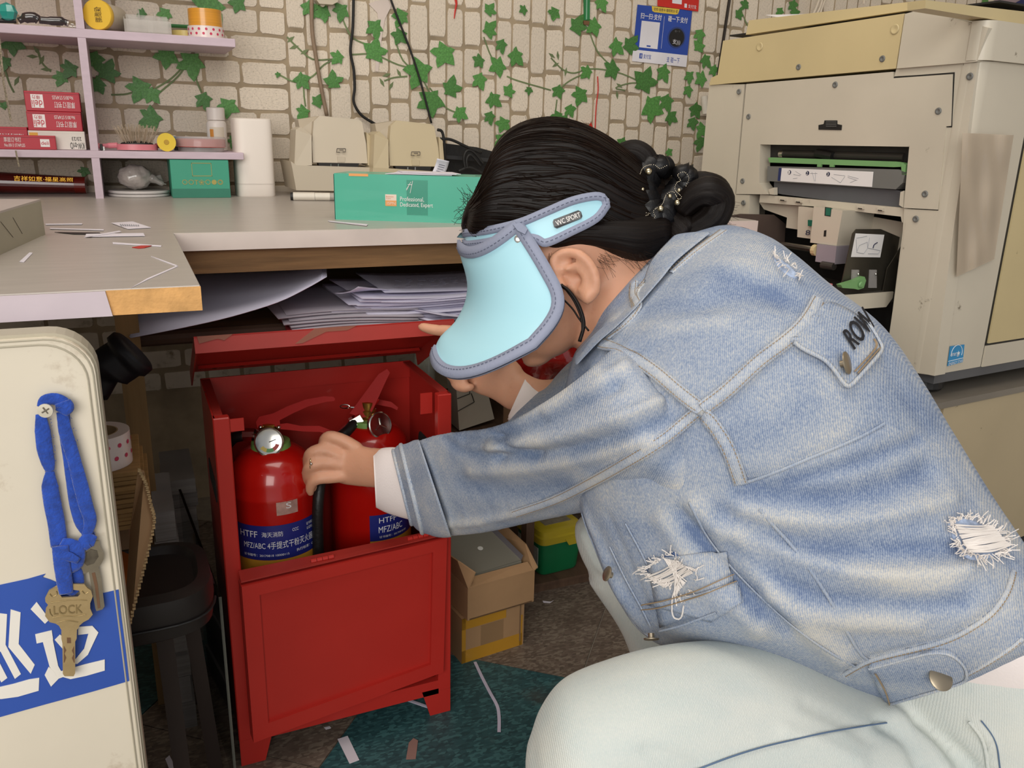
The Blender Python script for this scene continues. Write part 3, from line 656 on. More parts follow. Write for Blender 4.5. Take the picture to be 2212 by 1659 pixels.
# ================================================================= PERSON
m_skin = M('skin', 'd09a7c', .5, var=.07, scale=18, sss=.25, bump=.12, bscale=220, dirt='bd7f66', dth=.60, dw=.2, dscale=30)
m_lip = M('lip', 'b06a5c', .45)
def denim(name, angle, c0, c1, c2, freq=3900, amt=.62):
    m = bpy.data.materials.new(name); MATS[name] = m; m.use_nodes = True; nt = m.node_tree; N = nt.nodes; L = nt.links; b = N['Principled BSDF']
    tc = N.new('ShaderNodeTexCoord'); g = N.new('ShaderNodeVectorRotate'); g.rotation_type = 'EULER_XYZ'; g.inputs['Rotation'].default_value = angle
    L.new(tc.outputs['Object'], g.inputs[0])
    wv = N.new('ShaderNodeTexWave'); wv.inputs['Scale'].default_value = freq/20.; wv.inputs['Distortion'].default_value = 3.5; wv.inputs['Detail'].default_value = 3; wv.inputs['Detail Scale'].default_value = 3.0
    L.new(g.outputs[0], wv.inputs[0])
    mp = N.new('ShaderNodeMapping'); mp.inputs['Scale'].default_value = (1.0, 3.0, 3.0); L.new(g.outputs[0], mp.inputs[0])
    n1 = N.new('ShaderNodeTexNoise'); n1.inputs['Scale'].default_value = 7; n1.inputs['Detail'].default_value = 5; L.new(mp.outputs[0], n1.inputs['Vector'])
    n2 = N.new('ShaderNodeTexNoise'); n2.inputs['Scale'].default_value = 420; n2.inputs['Detail'].default_value = 2; L.new(tc.outputs['Object'], n2.inputs['Vector'])
    at_ = N.new('ShaderNodeAttribute'); at_.attribute_name = 'wear_fold_tone'
    def mth(op, a, b_):
        k = N.new('ShaderNodeMath'); k.operation = op
        for i, v in enumerate((a, b_)):
            if isinstance(v, (int, float)): k.inputs[i].default_value = v
            else: L.new(v, k.inputs[i])
        return k.outputs[0]
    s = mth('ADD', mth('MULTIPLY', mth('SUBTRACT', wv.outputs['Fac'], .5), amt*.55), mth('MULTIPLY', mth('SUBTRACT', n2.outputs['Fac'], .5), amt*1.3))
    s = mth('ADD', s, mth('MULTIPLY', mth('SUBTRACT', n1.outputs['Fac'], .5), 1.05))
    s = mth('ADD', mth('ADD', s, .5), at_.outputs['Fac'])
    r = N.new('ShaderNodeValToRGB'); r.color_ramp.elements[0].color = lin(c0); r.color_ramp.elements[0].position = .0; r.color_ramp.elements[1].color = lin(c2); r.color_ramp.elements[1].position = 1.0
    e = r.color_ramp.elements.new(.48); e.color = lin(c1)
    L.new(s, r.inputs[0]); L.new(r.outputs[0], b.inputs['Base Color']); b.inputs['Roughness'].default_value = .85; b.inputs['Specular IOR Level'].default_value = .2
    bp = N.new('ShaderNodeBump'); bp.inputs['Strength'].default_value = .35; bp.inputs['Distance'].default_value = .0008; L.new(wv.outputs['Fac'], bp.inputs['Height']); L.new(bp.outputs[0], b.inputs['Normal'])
    return m
m_den = denim('denim_body', (0, .5, .9), '66799c', '9ba7ba', 'd0cdc5')
m_dens = denim('denim_sleeve', (.3, -.35, .4), '6c7f9e', 'a0abbd', 'd3cfc6')
m_denl = denim('denim_edge', (0, .5, .9), '7d8eab', 'b2bac6', 'd6d1c6', amt=.7)
m_jean = denim('pale_jeans', (0, .1, .3), 'bccaca', 'd3d8d3', 'e2e2d8', freq=4300, amt=.25)
m_denm = denim('denim_ridge', (0, .5, .9), '7688a8', 'a3aebf', 'c2c2c0')
m_thr = M('tan_thread', '9a8468', .8); m_thr2 = M('white_thread', 'e9e2dc', .85, var=.06)
m_thb = M('blue_thread', '5b7290', .8)
m_shirt = M('white_shirt', 'f0e6e3', .8, var=.03, bump=.15, bscale=400)
m_hair = M('dark_hair', '120b08', .45, var=.8, scale=3, coord='UV', stretch=(90, 1.2, 1), spec=.22, bump=.4, bscale=3)
person = thing('person', 'person in pale blue visor and ripped denim jacket crouching and reaching into red box', 'person', (.55, .62, 0))
B = MB()
# head
loft(B, [(1150,300,1300,300,.95,.05), (1070,360,1370,360,.95,.068), (1030,440,1400,430,.95,.073), (1018,500,1400,480,.95,.075), (1022,560,1385,540,.95,.074), (1040,620,1345,600,.95,.071), (1068,680,1290,665,.95,.062), (1092,725,1262,722,.95,.050), (1112,758,1225,758,.95,.036), (1130,775,1190,775,.95,.02)], 5, 36)
# nose, lips, brow
loft(B, [(1035,585,1080,580,.95,.010), (1030,625,1085,620,.95,.014), (1020,650,1085,648,.95,.018), (1042,665,1092,660,.95,.014)], 4, 14)
loft(B, [(1052,690,1100,688,.95,.024), (1058,703,1105,700,.95,.024)], 3, 14)
loft(B, [(1022,560,1080,556,.93,.02), (1022,566,1080,566,.93,.02)], 2, 12); loft(B, [(1022,560,1080,556,.97,.02), (1022,566,1080,566,.97,.02)], 2, 12)
# neck
loft(B, [(1180,600,1405,470,.95,.055), (1222,700,1420,520,.95,.056), (1250,760,1460,560,.945,.06), (1300,840,1540,600,.94,.075)], 5, 28)
# near ear
ed = .868
def E(x, y, d=0): return at(x, y, ed+d)
B.tube(catmull([E(1203,600,.004), E(1196,570,.002), E(1204,552), E(1228,544,-.004), E(1255,552,-.008), E(1277,575,-.009), E(1288,605,-.008), E(1285,630,-.005), E(1272,645,-.002)], 5), .0058, 10)
B.tube(catmull([E(1262,648,0), E(1272,640,-.003), E(1276,630,-.003)], 3), .0075, 10)
B.tube(catmull([E(1222,585,.0), E(1240,574,-.003), E(1258,590,-.005), E(1264,612,-.004), E(1252,632,.0)], 4), .0042, 8)
B.tube([E(1203,606,.003), E(1212,614,-.001), E(1218,624,.002)], .0048, 8)
loft(B, [(1210,560,1262,556,ed+.010,.005), (1212,590,1276,588,ed+.009,.005), (1222,620,1280,616,ed+.009,.005), (1244,645,1278,640,ed+.005,.005), (1255,654,1272,650,ed,.004)], 4, 16)
# torso and hips inside the clothes
loft(B, [(1540,540,1290,760,.94,.09), (1660,600,1290,840,.92,.145), (1850,780,1310,1000,.90,.15), (2000,960,1400,1150,.88,.14), (2100,1130,1560,1300,.87,.13), (2200,1310,1900,1440,.87,.13), (2290,1450,1960,1600,.87,.13), (2270,1640,2050,1760,.87,.11)], 4, 28)
# near arm to wrist and palm
loft(B, [(1440,830,1500,980,.82,.035), (1260,900,1300,1030,.875,.035), (1100,975,1120,1070,.99,.033), (960,980,975,1075,1.105,.029), (860,975,862,1062,1.19,.024), (815,972,818,1056,1.225,.021)], 5, 20)
loft(B, [(835,968,835,1056,1.21,.021), (800,966,800,1053,1.232,.0205), (765,958,768,1050,1.247,.019), (735,957,740,1046,1.255,.017), (712,968,716,1036,1.26,.013), (702,978,706,1026,1.262,.009)], 5, 20)
def finger(P, r): 
    Q = catmull([at(*p) for p in P], 4); B.tube(Q, np.interp(np.linspace(0, 1, len(Q)), np.linspace(0, 1, len(r)), r), 12)
    B.ball(Q[-1], r[-1]*1.0, 6); B.ball(Q[0], r[0], 6)
finger([(770,968,1.245), (738,950,1.243), (710,944,1.243), (699,958,1.258), (698,985,1.275), (705,1010,1.285)], [.0105, .0100, .0098, .0088, .008, .0068])     # index over the grip
finger([(735,985,1.244), (700,972,1.240), (675,978,1.238), (666,992,1.250), (668,1018,1.268), (680,1036,1.28)], [.0105, .0105, .0100, .0090, .008, .0068])
finger([(735,1003,1.245), (700,1000,1.240), (674,1006,1.236), (664,1020,1.246), (668,1042,1.262), (682,1056,1.272)], [.0105, .0103, .0098, .0088, .0078, .0066])
finger([(742,1028,1.247), (712,1032,1.241), (690,1034,1.238), (675,1042,1.240), (670,1056,1.246), (671,1064,1.250)], [.0100, .0092, .0088, .0080, .0074, .0060])
finger([(790,985,1.262), (762,985,1.285), (740,998,1.298), (722,1012,1.30), (708,1022,1.297)], [.0125, .0115, .010, .009, .0075])                             # thumb behind
# far arm holding the lid
loft(B, [(1400,760,1460,940,1.03,.045), (1260,800,1280,960,1.08,.042), (1180,820,1180,935,1.12,.034), (1135,805,1110,890,1.14,.024), (1110,782,1085,872,1.15,.021)], 5, 20)
loft(B, [(1125,790,1095,884,1.145,.021), (1095,760,1062,862,1.155,.020), (1062,742,1025,848,1.165,.018), (1038,738,1000,832,1.172,.014), (1022,745,992,815,1.178,.010)], 5, 20)
finger([(1045,745,1.168), (1010,722,1.172), (975,716,1.176), (940,713,1.180), (914,707,1.184), (908,706,1.185)], [.0100, .0094, .0090, .0082, .0070, .0050])     # index along the lid edge
finger([(1030,768,1.170), (1000,752,1.178), (978,758,1.180), (975,778,1.170), (995,790,1.160), (1020,792,1.152)], [.0102, .0098, .0092, .0086, .008, .0068])
finger([(1022,790,1.170), (995,782,1.176), (974,790,1.172), (970,804,1.162), (985,815,1.152), (1004,814,1.147)], [.0100, .0096, .0090, .0082, .0076, .0064])
finger([(1022,812,1.168), (1000,815,1.170), (985,822,1.164), (988,832,1.155), (1004,838,1.147), (1018,836,1.144)], [.0095, .0088, .0082, .0076, .007, .0058])
finger([(1085,782,1.145), (1060,765,1.130), (1035,752,1.122), (1012,742,1.120), (995,735,1.122)], [.0125, .0115, .010, .009, .0072])                             # thumb
# legs (thin, inside the jeans) and feet
loft(B, [(1960,1500,2100,1800,.84,.075), (1600,1450,1640,1760,.79,.07), (1240,1500,1330,1700,.76,.055), (1200,1600,1360,1660,.76,.05)], 4, 20)
LK = at(1305, 1610, .78); AN = np.array([LK[0]+.10, LK[1]-.02, .09])
B.tube(catmull([LK, (LK+AN)/2+[.01, 0, 0], AN], 6), [.052]*4+[.048]*4+[.036]*4+[.032], 14)
RK = at(1360, 1215, 1.09); AN2 = np.array([RK[0]+.16, RK[1]+.02, .09])
loft(B, [(1980,1420,2040,1640,.93,.07), (1640,1300,1640,1500,1.02,.065), (1400,1185,1410,1280,1.07,.04)], 4, 20)
B.tube(catmull([RK, (RK+AN2)/2+[.01, 0, 0], AN2], 6), [.040]*8+[.036]*4+[.032], 14)
V, Nn, Fc = remesh(B, .0034, 3, .5)
m = mesh('body', V, Fc, m_skin, person, smooth=True)
# nails
m_nail = M('nail', 'e0b0a0', .25, coat=.5)
for (x, y, d) in ((1007, 812, 1.140), (1020, 790, 1.1445)):
    V, Fc = lathe(at(x, y, d), [(.0001, .0012), (.0040, .0009), (.0048, 0)], 12, -ray(x, y), False); mesh('fingernail', V, Fc, m_nail, person, smooth=True)
part('eye', M('eye', 'ddd6cf', .2), person, ball=(at(1052, 600, .905), .010, 8), smooth=True); part('eye', MATS['eye'], person, ball=(at(1052, 600, .995), .010, 8), smooth=True)
part('lips', m_lip, person, tube=(catmull([at(1060, 692, .93), at(1050, 694, .95), at(1060, 692, .97)], 4), .005, 8), smooth=True)
part('ear_bowl_shade', M('ear_shadow', '8f4c3a', .8), person, ball=(at(1238, 603, .8795), .0060, 8, (.9, 1, 1.5)), smooth=True)  # dark skin-toned ball, paints the shade inside the ear bowl
m_gold = M('ring_silver', 'd5c7a0', .2, metal=1)
rg = part('finger_ring', m_gold, person, tube=([at(672,1003,1.233)+np.array([0, 0, 0])+(UP*math.cos(a)+fwd*math.sin(a))*.0108+fwd*.005 for a in np.linspace(0, 2*math.pi, 25)], .0011, 6), smooth=True)
part('ring_stone', m_chrome, rg, ball=(at(672, 1002, 1.2245), .0022, 6), smooth=True)
# --------------------------------------------------------------- JACKET
J = MB()
tor = [(1500,500,1262,735,.945,.085), (1562,492,1240,765,.94,.115), (1640,520,1222,830,.93,.155), (1700,566,1215,880,.925,.175), (1765,628,1220,940,.915,.19), (1875,722,1235,1020,.905,.198), (1955,838,1252,1100,.90,.20), (2030,965,1285,1190,.895,.195), (2100,1080,1330,1290,.885,.19), (2160,1175,1410,1385,.875,.19), (2206,1262,1600,1440,.865,.19), (2262,1385,1888,1535,.855,.182)]
def jacket_mesh():
    R = loft(J, tor, 5, 40, 1.0)
    # far sleeve
    loft(J, [(1470,660,1420,1000,1.04,.07), (1330,740,1300,1010,1.07,.07), (1240,775,1200,985,1.10,.062), (1183,832,1100,930,1.125,.045)], 5, 24)
    # front flap that hangs open below the chest
    loft(J, [(1500,1080,1255,1100,.86,.03), (1560,1180,1290,1195,.85,.03), (1640,1290,1330,1292,.84,.028), (1720,1380,1405,1385,.84,.026), (1760,1430,1490,1406,.84,.02)], 4, 20)
    return R
RT = jacket_mesh()
V, Nn, Fc = remesh(J, .0048, 5, .5)
def normals(V, Fc):
    me = bpy.data.meshes.new('n'); me.from_pydata([tuple(v) for v in V], [], Fc); me.update()
    a = np.zeros(len(V)*3); me.vertex_normals.foreach_get('vector', a); bpy.data.meshes.remove(me); return a.reshape(-1, 3)
Nn = normals(V, Fc)
yoke1 = [(1300,742),(1360,765),(1430,815),(1480,858),(1515,885)]            # shoulder seam to armhole
yoke2 = [(1515,885),(1570,845),(1640,780),(1700,735),(1745,690),(1768,648)]  # back yoke
arm_s = [(1515,885),(1550,930),(1580,985),(1600,1045)]
collar_s = [(1370,612),(1368,640),(1375,670),(1350,700),(1318,722),(1300,742)]
back_s = [(1600,1045),(1680,1018),(1760,985),(1850,948),(1910,915)]
side_s = [(1490,1085),(1530,1160),(1600,1245),(1700,1340),(1780,1400),(1850,1440)]
side2 = [(1640,1100),(1720,1190),(1790,1290),(1850,1400),(1878,1426)]
hem_s = [(1823,1456),(1878,1426),(1960,1405),(2038,1385),(2100,1355),(2143,1325),(2175,1280),(2189,1234)]
rib = lambda p, w, a: (p, w, a)
FT = [rib([(1600,1050),(1720,1075),(1850,1070),(2000,1020)], 26, -.007), rib([(1600,1100),(1740,1125),(1880,1120),(2050,1080)], 22, .006), rib([(1560,1110),(1700,1170),(1850,1190),(2080,1180)], 20, -.006),
      rib([(1600,1140),(1760,1215),(1900,1240),(2080,1230)], 20, .006), rib([(1580,1180),(1720,1270),(1880,1300),(2080,1300)], 18, -.005), rib([(1660,1290),(1800,1340),(1980,1350)], 18, .004),
      rib([(1500,1095),(1600,1180),(1720,1330),(1820,1420)], 24, .006), rib([(1470,1110),(1570,1230),(1700,1360)], 18, -.006), rib([(1430,1120),(1520,1250),(1640,1360)], 20, .004),
      rib([(1380,690),(1480,660),(1580,640),(1680,640)], 30, -.004), rib([(1330,690),(1430,700),(1560,690)], 22, .004), rib([(1560,600),(1640,620),(1720,660)], 25, -.003),
      rib([(1500,1150),(1590,1270),(1640,1330)], 14, -.004), rib([(1700,1040),(1850,1000),(1980,950)], 14, -.004), rib([(1900,760),(1960,850),(2010,930)], 30, -.003), rib([(1850,1240),(2000,1260),(2120,1230)], 26, .004),
      rib(yoke1, 10, .003), rib(yoke2, 9, .003), rib(arm_s, 8, .003), rib(hem_s, 9, -.003), rib(collar_s, 8, .003), rib(back_s, 6, -.002),
      rib([(1255,1110),(1300,1200),(1340,1290)], 14, .002), rib([(1310,1110),(1360,1220),(1400,1310)], 8, -.002), rib([(1170,900),(1215,850),(1260,800)], 14, -.006), rib([(1130,905),(1190,880),(1240,860)], 14, .006)]
rng = random.Random(3)
for path, n_, L_ in ((yoke2, 26, 26), (yoke1, 16, 22), (hem_s, 22, 24), (arm_s, 12, 18)):   # puckers beside the seams
    P = catmull(path, 12)
    for k in range(n_):
        p = P[int((k+.5)/n_*(len(P)-1))]; q = P[min(len(P)-1, int((k+.5)/n_*(len(P)-1))+1)]; d = q-p; d = d/(np.linalg.norm(d)+1e-9); nn_ = np.array([-d[1], d[0]])
        s_ = rng.choice((-1, 1)); FT.append(rib([p+nn_*2*s_, p+nn_*L_*s_*rng.uniform(.7, 1.3)], 4.5, rng.choice((-1, 1))*.0013))
V = folds(V, Nn, FT)
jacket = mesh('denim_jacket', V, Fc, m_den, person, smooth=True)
def wear_fold_tone(obj, V, seams, extra=()):  # tone along lines: faded seams, paler fold ridges, darker fold valleys
    Q = proj(V); a = np.zeros(len(V))
    for s, wd, am in list(seams)+list(extra):
        d = pldist(Q, catmull(s, 4)); a += am*np.exp(-(d/wd)**2)
    at_ = obj.data.attributes.new('wear_fold_tone', 'FLOAT', 'POINT'); at_.data.foreach_set('value', np.clip(a, -.6, .6).astype('f'))
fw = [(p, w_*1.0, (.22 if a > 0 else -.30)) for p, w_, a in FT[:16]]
wear_fold_tone(jacket, V, [(yoke1, 12, .25), (yoke2, 12, .25), (arm_s, 10, .25), (hem_s, 8, .2), (collar_s, 10, .2)], fw+[([(1900,760),(2010,930),(2150,1150)], 50, .10)])
bvJ = BVHTree.FromPolygons([tuple(v) for v in V], Fc)
# near sleeve
S = MB()
sl = [(1330,745,1560,1075,.80,.075), (1270,800,1490,1085,.80,.078), (1205,850,1420,1090,.83,.075), (1130,895,1340,1094,.88,.070), (1060,922,1250,1108,.945,.066), (1000,930,1150,1128,1.01,.062), (945,938,1050,1150,1.08,.058), (895,955,965,1158,1.145,.054), (862,975,905,1148,1.19,.048)]
loft(S, sl, 6, 36)
loft(S, [(1430,800,1590,1030,.825,.066), (1330,760,1560,1060,.80,.078)], 4, 30)
V, Nn, Fc = remesh(S, .0046, 5, .5); Nn = normals(V, Fc)
sseam = [(1505,890),(1440,945),(1360,995),(1280,1040),(1200,1080),(1110,1110),(1000,1132),(930,1128)]
FS = [rib([(1290,800),(1180,870),(1110,900)], 14, .006), rib([(1330,830),(1220,885),(1110,930),(1000,945)], 16, -.007), rib([(1420,870),(1300,915),(1180,950),(1060,965)], 14, .007), rib([(1440,905),(1320,950),(1200,980),(1080,990)], 13, -.006),
      rib([(1400,950),(1280,985),(1150,1010),(1020,1020)], 16, .004), rib([(1060,925),(1090,960),(1160,985)], 9, -.006), rib([(960,945),(1000,975),(1080,985)], 9, -.004), rib([(1480,960),(1420,1020),(1350,1075)], 20, -.003), rib([(1560,1000),(1480,1050),(1400,1080)], 14, .003),
      rib([(1350,790),(1260,850),(1180,890)], 12, .005), rib([(1000,1040),(1100,1060),(1220,1050)], 22, -.003), rib([(905,980),(930,1050),(950,1120)], 8, -.004), rib(sseam, 9, .0035)]
for k in range(30):
    P = catmull(sseam, 12); p = P[int((k+.5)/30*(len(P)-1))]; FS.append(rib([p+[0, 2], p+[rng.uniform(-6, 6), rng.choice((-1, 1))*22]], 4.5, rng.choice((-1, 1))*.001))
V = folds(V, Nn, FS)
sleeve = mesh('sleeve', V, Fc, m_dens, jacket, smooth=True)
wear_fold_tone(sleeve, V, [(sseam, 11, .25)], [(p, w_, (.22 if a > 0 else -.28)) for p, w_, a in FS[:11]])
bvS = BVHTree.FromPolygons([tuple(v) for v in V], Fc)
allV = MB(); 
# stitched seams
def seam(path, bvh, width, mat=m_denl, name='seam', off=.0012, stitch=(.35, -.35), par=jacket, th=.0009):
    P, Q = drape(path, bvh, off)
    if len(P) < 3: return
    if not stitch and mat is m_denl and name == 'seam': mat = m_denm; th = .0005
    for _ in range(4): P[1:-1] = (P[:-2]+2*P[1:-1]+P[2:])/4; Q[1:-1] = (Q[:-2]+Q[1:-1]+Q[2:])/3
    Q /= np.linalg.norm(Q, axis=1)[:, None]
    V, Fc = ribbon(P, Q, width, th); o = mesh(name, V, Fc, mat, par, smooth=True)
    T = np.gradient(P, axis=0); Sd = np.cross(T, Q); Sd /= np.linalg.norm(Sd, axis=1)[:, None]+1e-9
    sm = MB()
    for f in stitch:
        L_ = P+Sd*width*f+Q*(th*.9); seg = np.linalg.norm(np.diff(L_, axis=0), axis=1); cum = np.concatenate([[0], np.cumsum(seg)]); s = 0
        while s < cum[-1]-.003:
            a = np.array([np.interp(s, cum, L_[:, i]) for i in range(3)]); b_ = np.array([np.interp(s+.0024, cum, L_[:, i]) for i in range(3)])
            sm.tube([a, b_], .00042, 4); s += .0036
    sm.build('stitching', m_thr, par, kind='stuff')
    return P, Q
both = MB()
def joined(*obs):
    vs, fs = [], []
    for o in obs:
        w0 = WL[o.name]; n = len(vs); vs += [tuple(np.array(v.co[:])+w0) for v in o.data.vertices]; fs += [tuple(i+n for i in p.vertices) for p in o.data.polygons]
    return BVHTree.FromPolygons(vs, fs)
bvA = joined(jacket, sleeve)
seam(yoke1, bvA, .013); seam(yoke2, bvA, .0135); seam([(1519,893),(1550,930),(1580,985),(1600,1045)], bvA, .0125)
seam(collar_s, bvA, .010); seam(back_s, bvA, .0028, stitch=()); seam(side_s, bvA, .0028, stitch=()); seam(side2, bvA, .0028, stitch=())
seam(sseam[:6], bvA, .011, par=jacket)
seam(hem_s, bvA, .0045, stitch=(.4,)); seam([(1905,1515),(1960,1503),(2040,1477),(2110,1445),(2180,1403),(2208,1380)], bvA, .004, stitch=(.0,))
seam([(1258,1108),(1285,1190),(1325,1285),(1372,1350),(1412,1380)], bvA, .004, stitch=()); seam([(1318,1180),(1352,1250),(1385,1310),(1405,1350)], bvA, .003, stitch=())
seam([(1352,1130),(1395,1210),(1430,1290)], bvA, .0025, stitch=())
# hanging front pocket
pk, pn_ = drape([(1362,1170),(1388,1245),(1415,1360)], bvA, .003)
def patchpoly(pts, bvh, off, mat, name, par, th=.0018, n=10, **k):
    """cloth patch: dense grid inside four corner pixels, lying on the surface"""
    tl, tr, br, bl = [np.array(p, float) for p in pts]; V = []; 
    dense = []
    for j in range(n+1):
        for i in range(n+1):
            u, v = i/n, j/n; p = tl*(1-u)*(1-v)+tr*u*(1-v)+br*u*v+bl*(1-u)*v
            P, Q = drape_pt(p, bvh, off); dense.append((P, Q))
    V = [p for p, q in dense]+[p-q*th for p, q in dense]; m_ = (n+1)**2
    Fc = []
    for j in range(n):
        for i in range(n):
            a = j*(n+1)+i; q = (a, a+1, a+n+2, a+n+1); Fc += [q, tuple(x+m_ for x in q[::-1])]
    bd = [i for i in range(n)]+[i*(n+1)+n for i in range(n)]+[n*(n+1)+n-i for i in range(n)]+[(n-i)*(n+1) for i in range(n)]
    for a, b_ in zip(bd, bd[1:]+bd[:1]): Fc.append((b_, a, a+m_, b_+m_))
    return mesh(name, V, Fc, mat, par, smooth=True, **k)
def drape_pt(p, bvh, off):
    d = Vector(ray(*p)).normalized(); h = bvh.ray_cast(Vector(CAM), d)
    if h[0] is None: return at(p[0], p[1], .86), -fwd
    n = np.array(h[1]); n = -n if n@fwd > 0 else n
    return np.array(h[0])+n*off, n
patchpoly([(1400,1205),(1572,1190),(1590,1300),(1428,1352)], bvA, .003, m_den, 'pocket', jacket)
patchpoly([(1405,1300),(1590,1258),(1600,1300),(1540,1335)], bvA, .006, m_den, 'pocket_flap', jacket)
for pth in ([(1400,1312),(1450,1300),(1520,1278),(1585,1258)], [(1396,1298),(1450,1288),(1520,1265),(1580,1243)]): seam(pth, bvA, .0008, mat=m_thr, stitch=(), off=.0078, name='stitching')
seam([(1432,1352),(1480,1340),(1555,1312)], bvA, .002, stitch=(), off=.007)
# strap on the yoke: back flap with dark lettering and a snap
flap = [(1705,738),(1850,690),(1892,762),(1832,832)]
fl_e = []
def cloth_ngon(pts, bvh, off, mat, name, par, th=.0025):
    """polygon patch on the surface, fanned densely from its middle"""
    P = catmull(list(pts)+[pts[0]], 6)[:-1]; c = np.mean(P, 0); rows = [c]+[c+(p-c)*f for f in (.33, .66, .9, 1.0) for p in P]; n = len(P)
    W = [drape_pt(p, bvh, off) for p in rows]; V = [w[0] for w in W]+[w[0]-w[1]*th*1.5 for w in W[-n:]]
    Fc = [(0, 1+i, 1+(i+1) % n) for i in range(n)]
    for r_ in range(4): Fc += [(1+r_*n+i, 1+(r_+1)*n+i, 1+(r_+1)*n+(i+1) % n, 1+r_*n+(i+1) % n) for i in range(n)]
    return mesh(name, V, Fc, mat, par, smooth=True)
flp = [(1702,738),(1735,760),(1772,778),(1795,800),(1812,830),(1828,838),(1850,815),(1893,765),(1893,748),(1868,705),(1820,670),(1775,660),(1740,705)]
cloth_ngon(flp, bvA, .004, m_den, 'pocket_flap', jacket)
seam([(1704,740),(1735,762),(1772,780),(1797,805),(1814,830),(1828,837),(1850,814),(1892,766),(1893,748),(1868,705)], bvA, .0035, stitch=(), off=.0055, name='flap_piping')
seam([(1835,808),(1880,757),(1875,738)], bvA, .001, mat=m_thr, stitch=(), off=.0062, name='stitching'); seam([(1842,812),(1888,758)], bvA, .001, mat=m_thr, stitch=(), off=.0062, name='stitching')
def drape_text(s, quad, bvh, off, mat, par, bold=0, th=0):
    V, Fc = textmesh(s); w = V[:, 0].max()-V[:, 0].min(); h = V[:, 1].max()-V[:, 1].min(); u = V[:, 0]/w+.5; v = .5-V[:, 1]/h
    tl, tr, br, bl = [np.array(q, float) for q in quad]; P = tl*((1-u)*(1-v))[:, None]+tr*(u*(1-v))[:, None]+br*(u*v)[:, None]+bl*((1-u)*v)[:, None]
    mb = MB()
    for k, (a, b_) in enumerate(((0, 0), (bold, 0), (0, bold)) if bold else ((0, 0),)):
        mb.add([drape_pt(p+[a, b_], bvh, off+k*2e-5)[0] for p in P], Fc)
    return mb.build('lettering', mat, par)
drape_text('ROW', [(1810,725),(1852,672),(1882,708),(1835,762)], bvA, .0062, M('black_thread', '17161c', .8), jacket, 1.5)
def snap(x, y, bvh, r=.0085, tilt=None, off=.004, depth=None, stem=True):
    if depth: p, n = at(x, y, depth), -fwd
    else: p, n = drape_pt((x, y), bvh, off)
    ax = np.array(tilt, float) if tilt is not None else n; ax /= np.linalg.norm(ax)
    mb = MB(); mb.lathe(p, [(.003, -.004), (.003, 0), (r, .0008), (r, .0018), (r*.85, .0026), (.0005, .003)], 20, ax); return mb.build('snap_button', M('pewter', 'a89b86', .38, metal=.9, var=.1), jacket, auto=35)
snap(1813, 792, bvA, .010, tilt=-ray(1813, 792)*.5+RI*.85+UP*.15, off=.008)
snap(2028, 1450, bvA, .0105, tilt=-fwd+UP*.5+RI*.15, off=.007)
snap(1314, 1240, bvA, .0075, tilt=-fwd*.3-RI*.9+UP*.4, off=.003, depth=.805); snap(1407, 1377, bvA, .0075, tilt=-fwd*.35-UP*.9, depth=.808)
# waist tab with button
tab = [(1878,1440),(1890,1428),(1980,1408),(2045,1402),(2078,1428),(2085,1452),(2070,1466),(1990,1490),(1930,1510),(1910,1505)]
cloth_ngon(tab, bvA, .004, m_den, 'waist_tab', jacket)
seam([(1878,1436),(1985,1409),(2045,1403),(2080,1430),(2084,1452),(2068,1466),(1990,1490),(1925,1510)], bvA, .002, stitch=(), off=.0052, name='tab_piping'); seam([(1890,1442),(1912,1478),(1922,1508)], bvA, .001, mat=m_thr, stitch=(), off=.006, name='stitching')
# collar: folded band round the neck
Cm = MB()
loft(Cm, [(1560,498,1480,600,.86,.012), (1500,520,1400,640,.852,.011), (1432,560,1368,625,.852,.010)], 5, 16)
cp = [(1555,492,.90), (1500,520,.868), (1440,552,.862), (1400,590,.862), (1372,640,.865), (1325,690,.872), (1275,725,.885), (1245,755,.90)]
def cband(inner, outer, t):
    V = []; Fc = []; I = catmull(inner, 6); O_ = catmull(outer, 6); n = len(I)
    for a, b_ in zip(I, O_):
        A, B_ = at(*a), at(*b_); mdl = (A+B_)/2; k = CAM-mdl; k /= np.linalg.norm(k); V += [A, A*.5+B_*.5+k*t, B_, mdl-k*t*.6]
    Fc = [(i*4+k, i*4+(k+1) % 4, (i+1)*4+(k+1) % 4, (i+1)*4+k) for i in range(n-1) for k in range(4)]+[(3, 2, 1, 0), tuple((n-1)*4+k for k in range(4))]
    return V, Fc
V, Fc = cband([(1440,505,.90), (1395,560,.872), (1378,612,.868), (1345,660,.872), (1300,700,.88), (1262,735,.895), (1240,762,.91)], [(1565,495,.845), (1480,560,.815), (1440,600,.805), (1378,668,.80), (1340,706,.80), (1300,740,.81), (1242,800,.84)], .010)
cm = bpy.data.meshes.new('c'); 
col_o = mesh('collar', V, Fc, m_den, jacket, smooth=True)
sb = col_o.modifiers.new('s', 'SUBSURF'); sb.levels = 2; sb.render_levels = 2
dg = bpy.context.evaluated_depsgraph_get(); me2 = bpy.data.meshes.new_from_object(col_o.evaluated_get(dg)); col_o.modifiers.clear(); col_o.data = me2
bvC = joined(jacket, sleeve, col_o)
seam([(1562,500),(1500,545),(1448,590)], bvC, .010, off=.001); seam([(1395,608),(1370,640),(1380,665),(1345,700),(1305,735)], bvC, .010, off=.001)
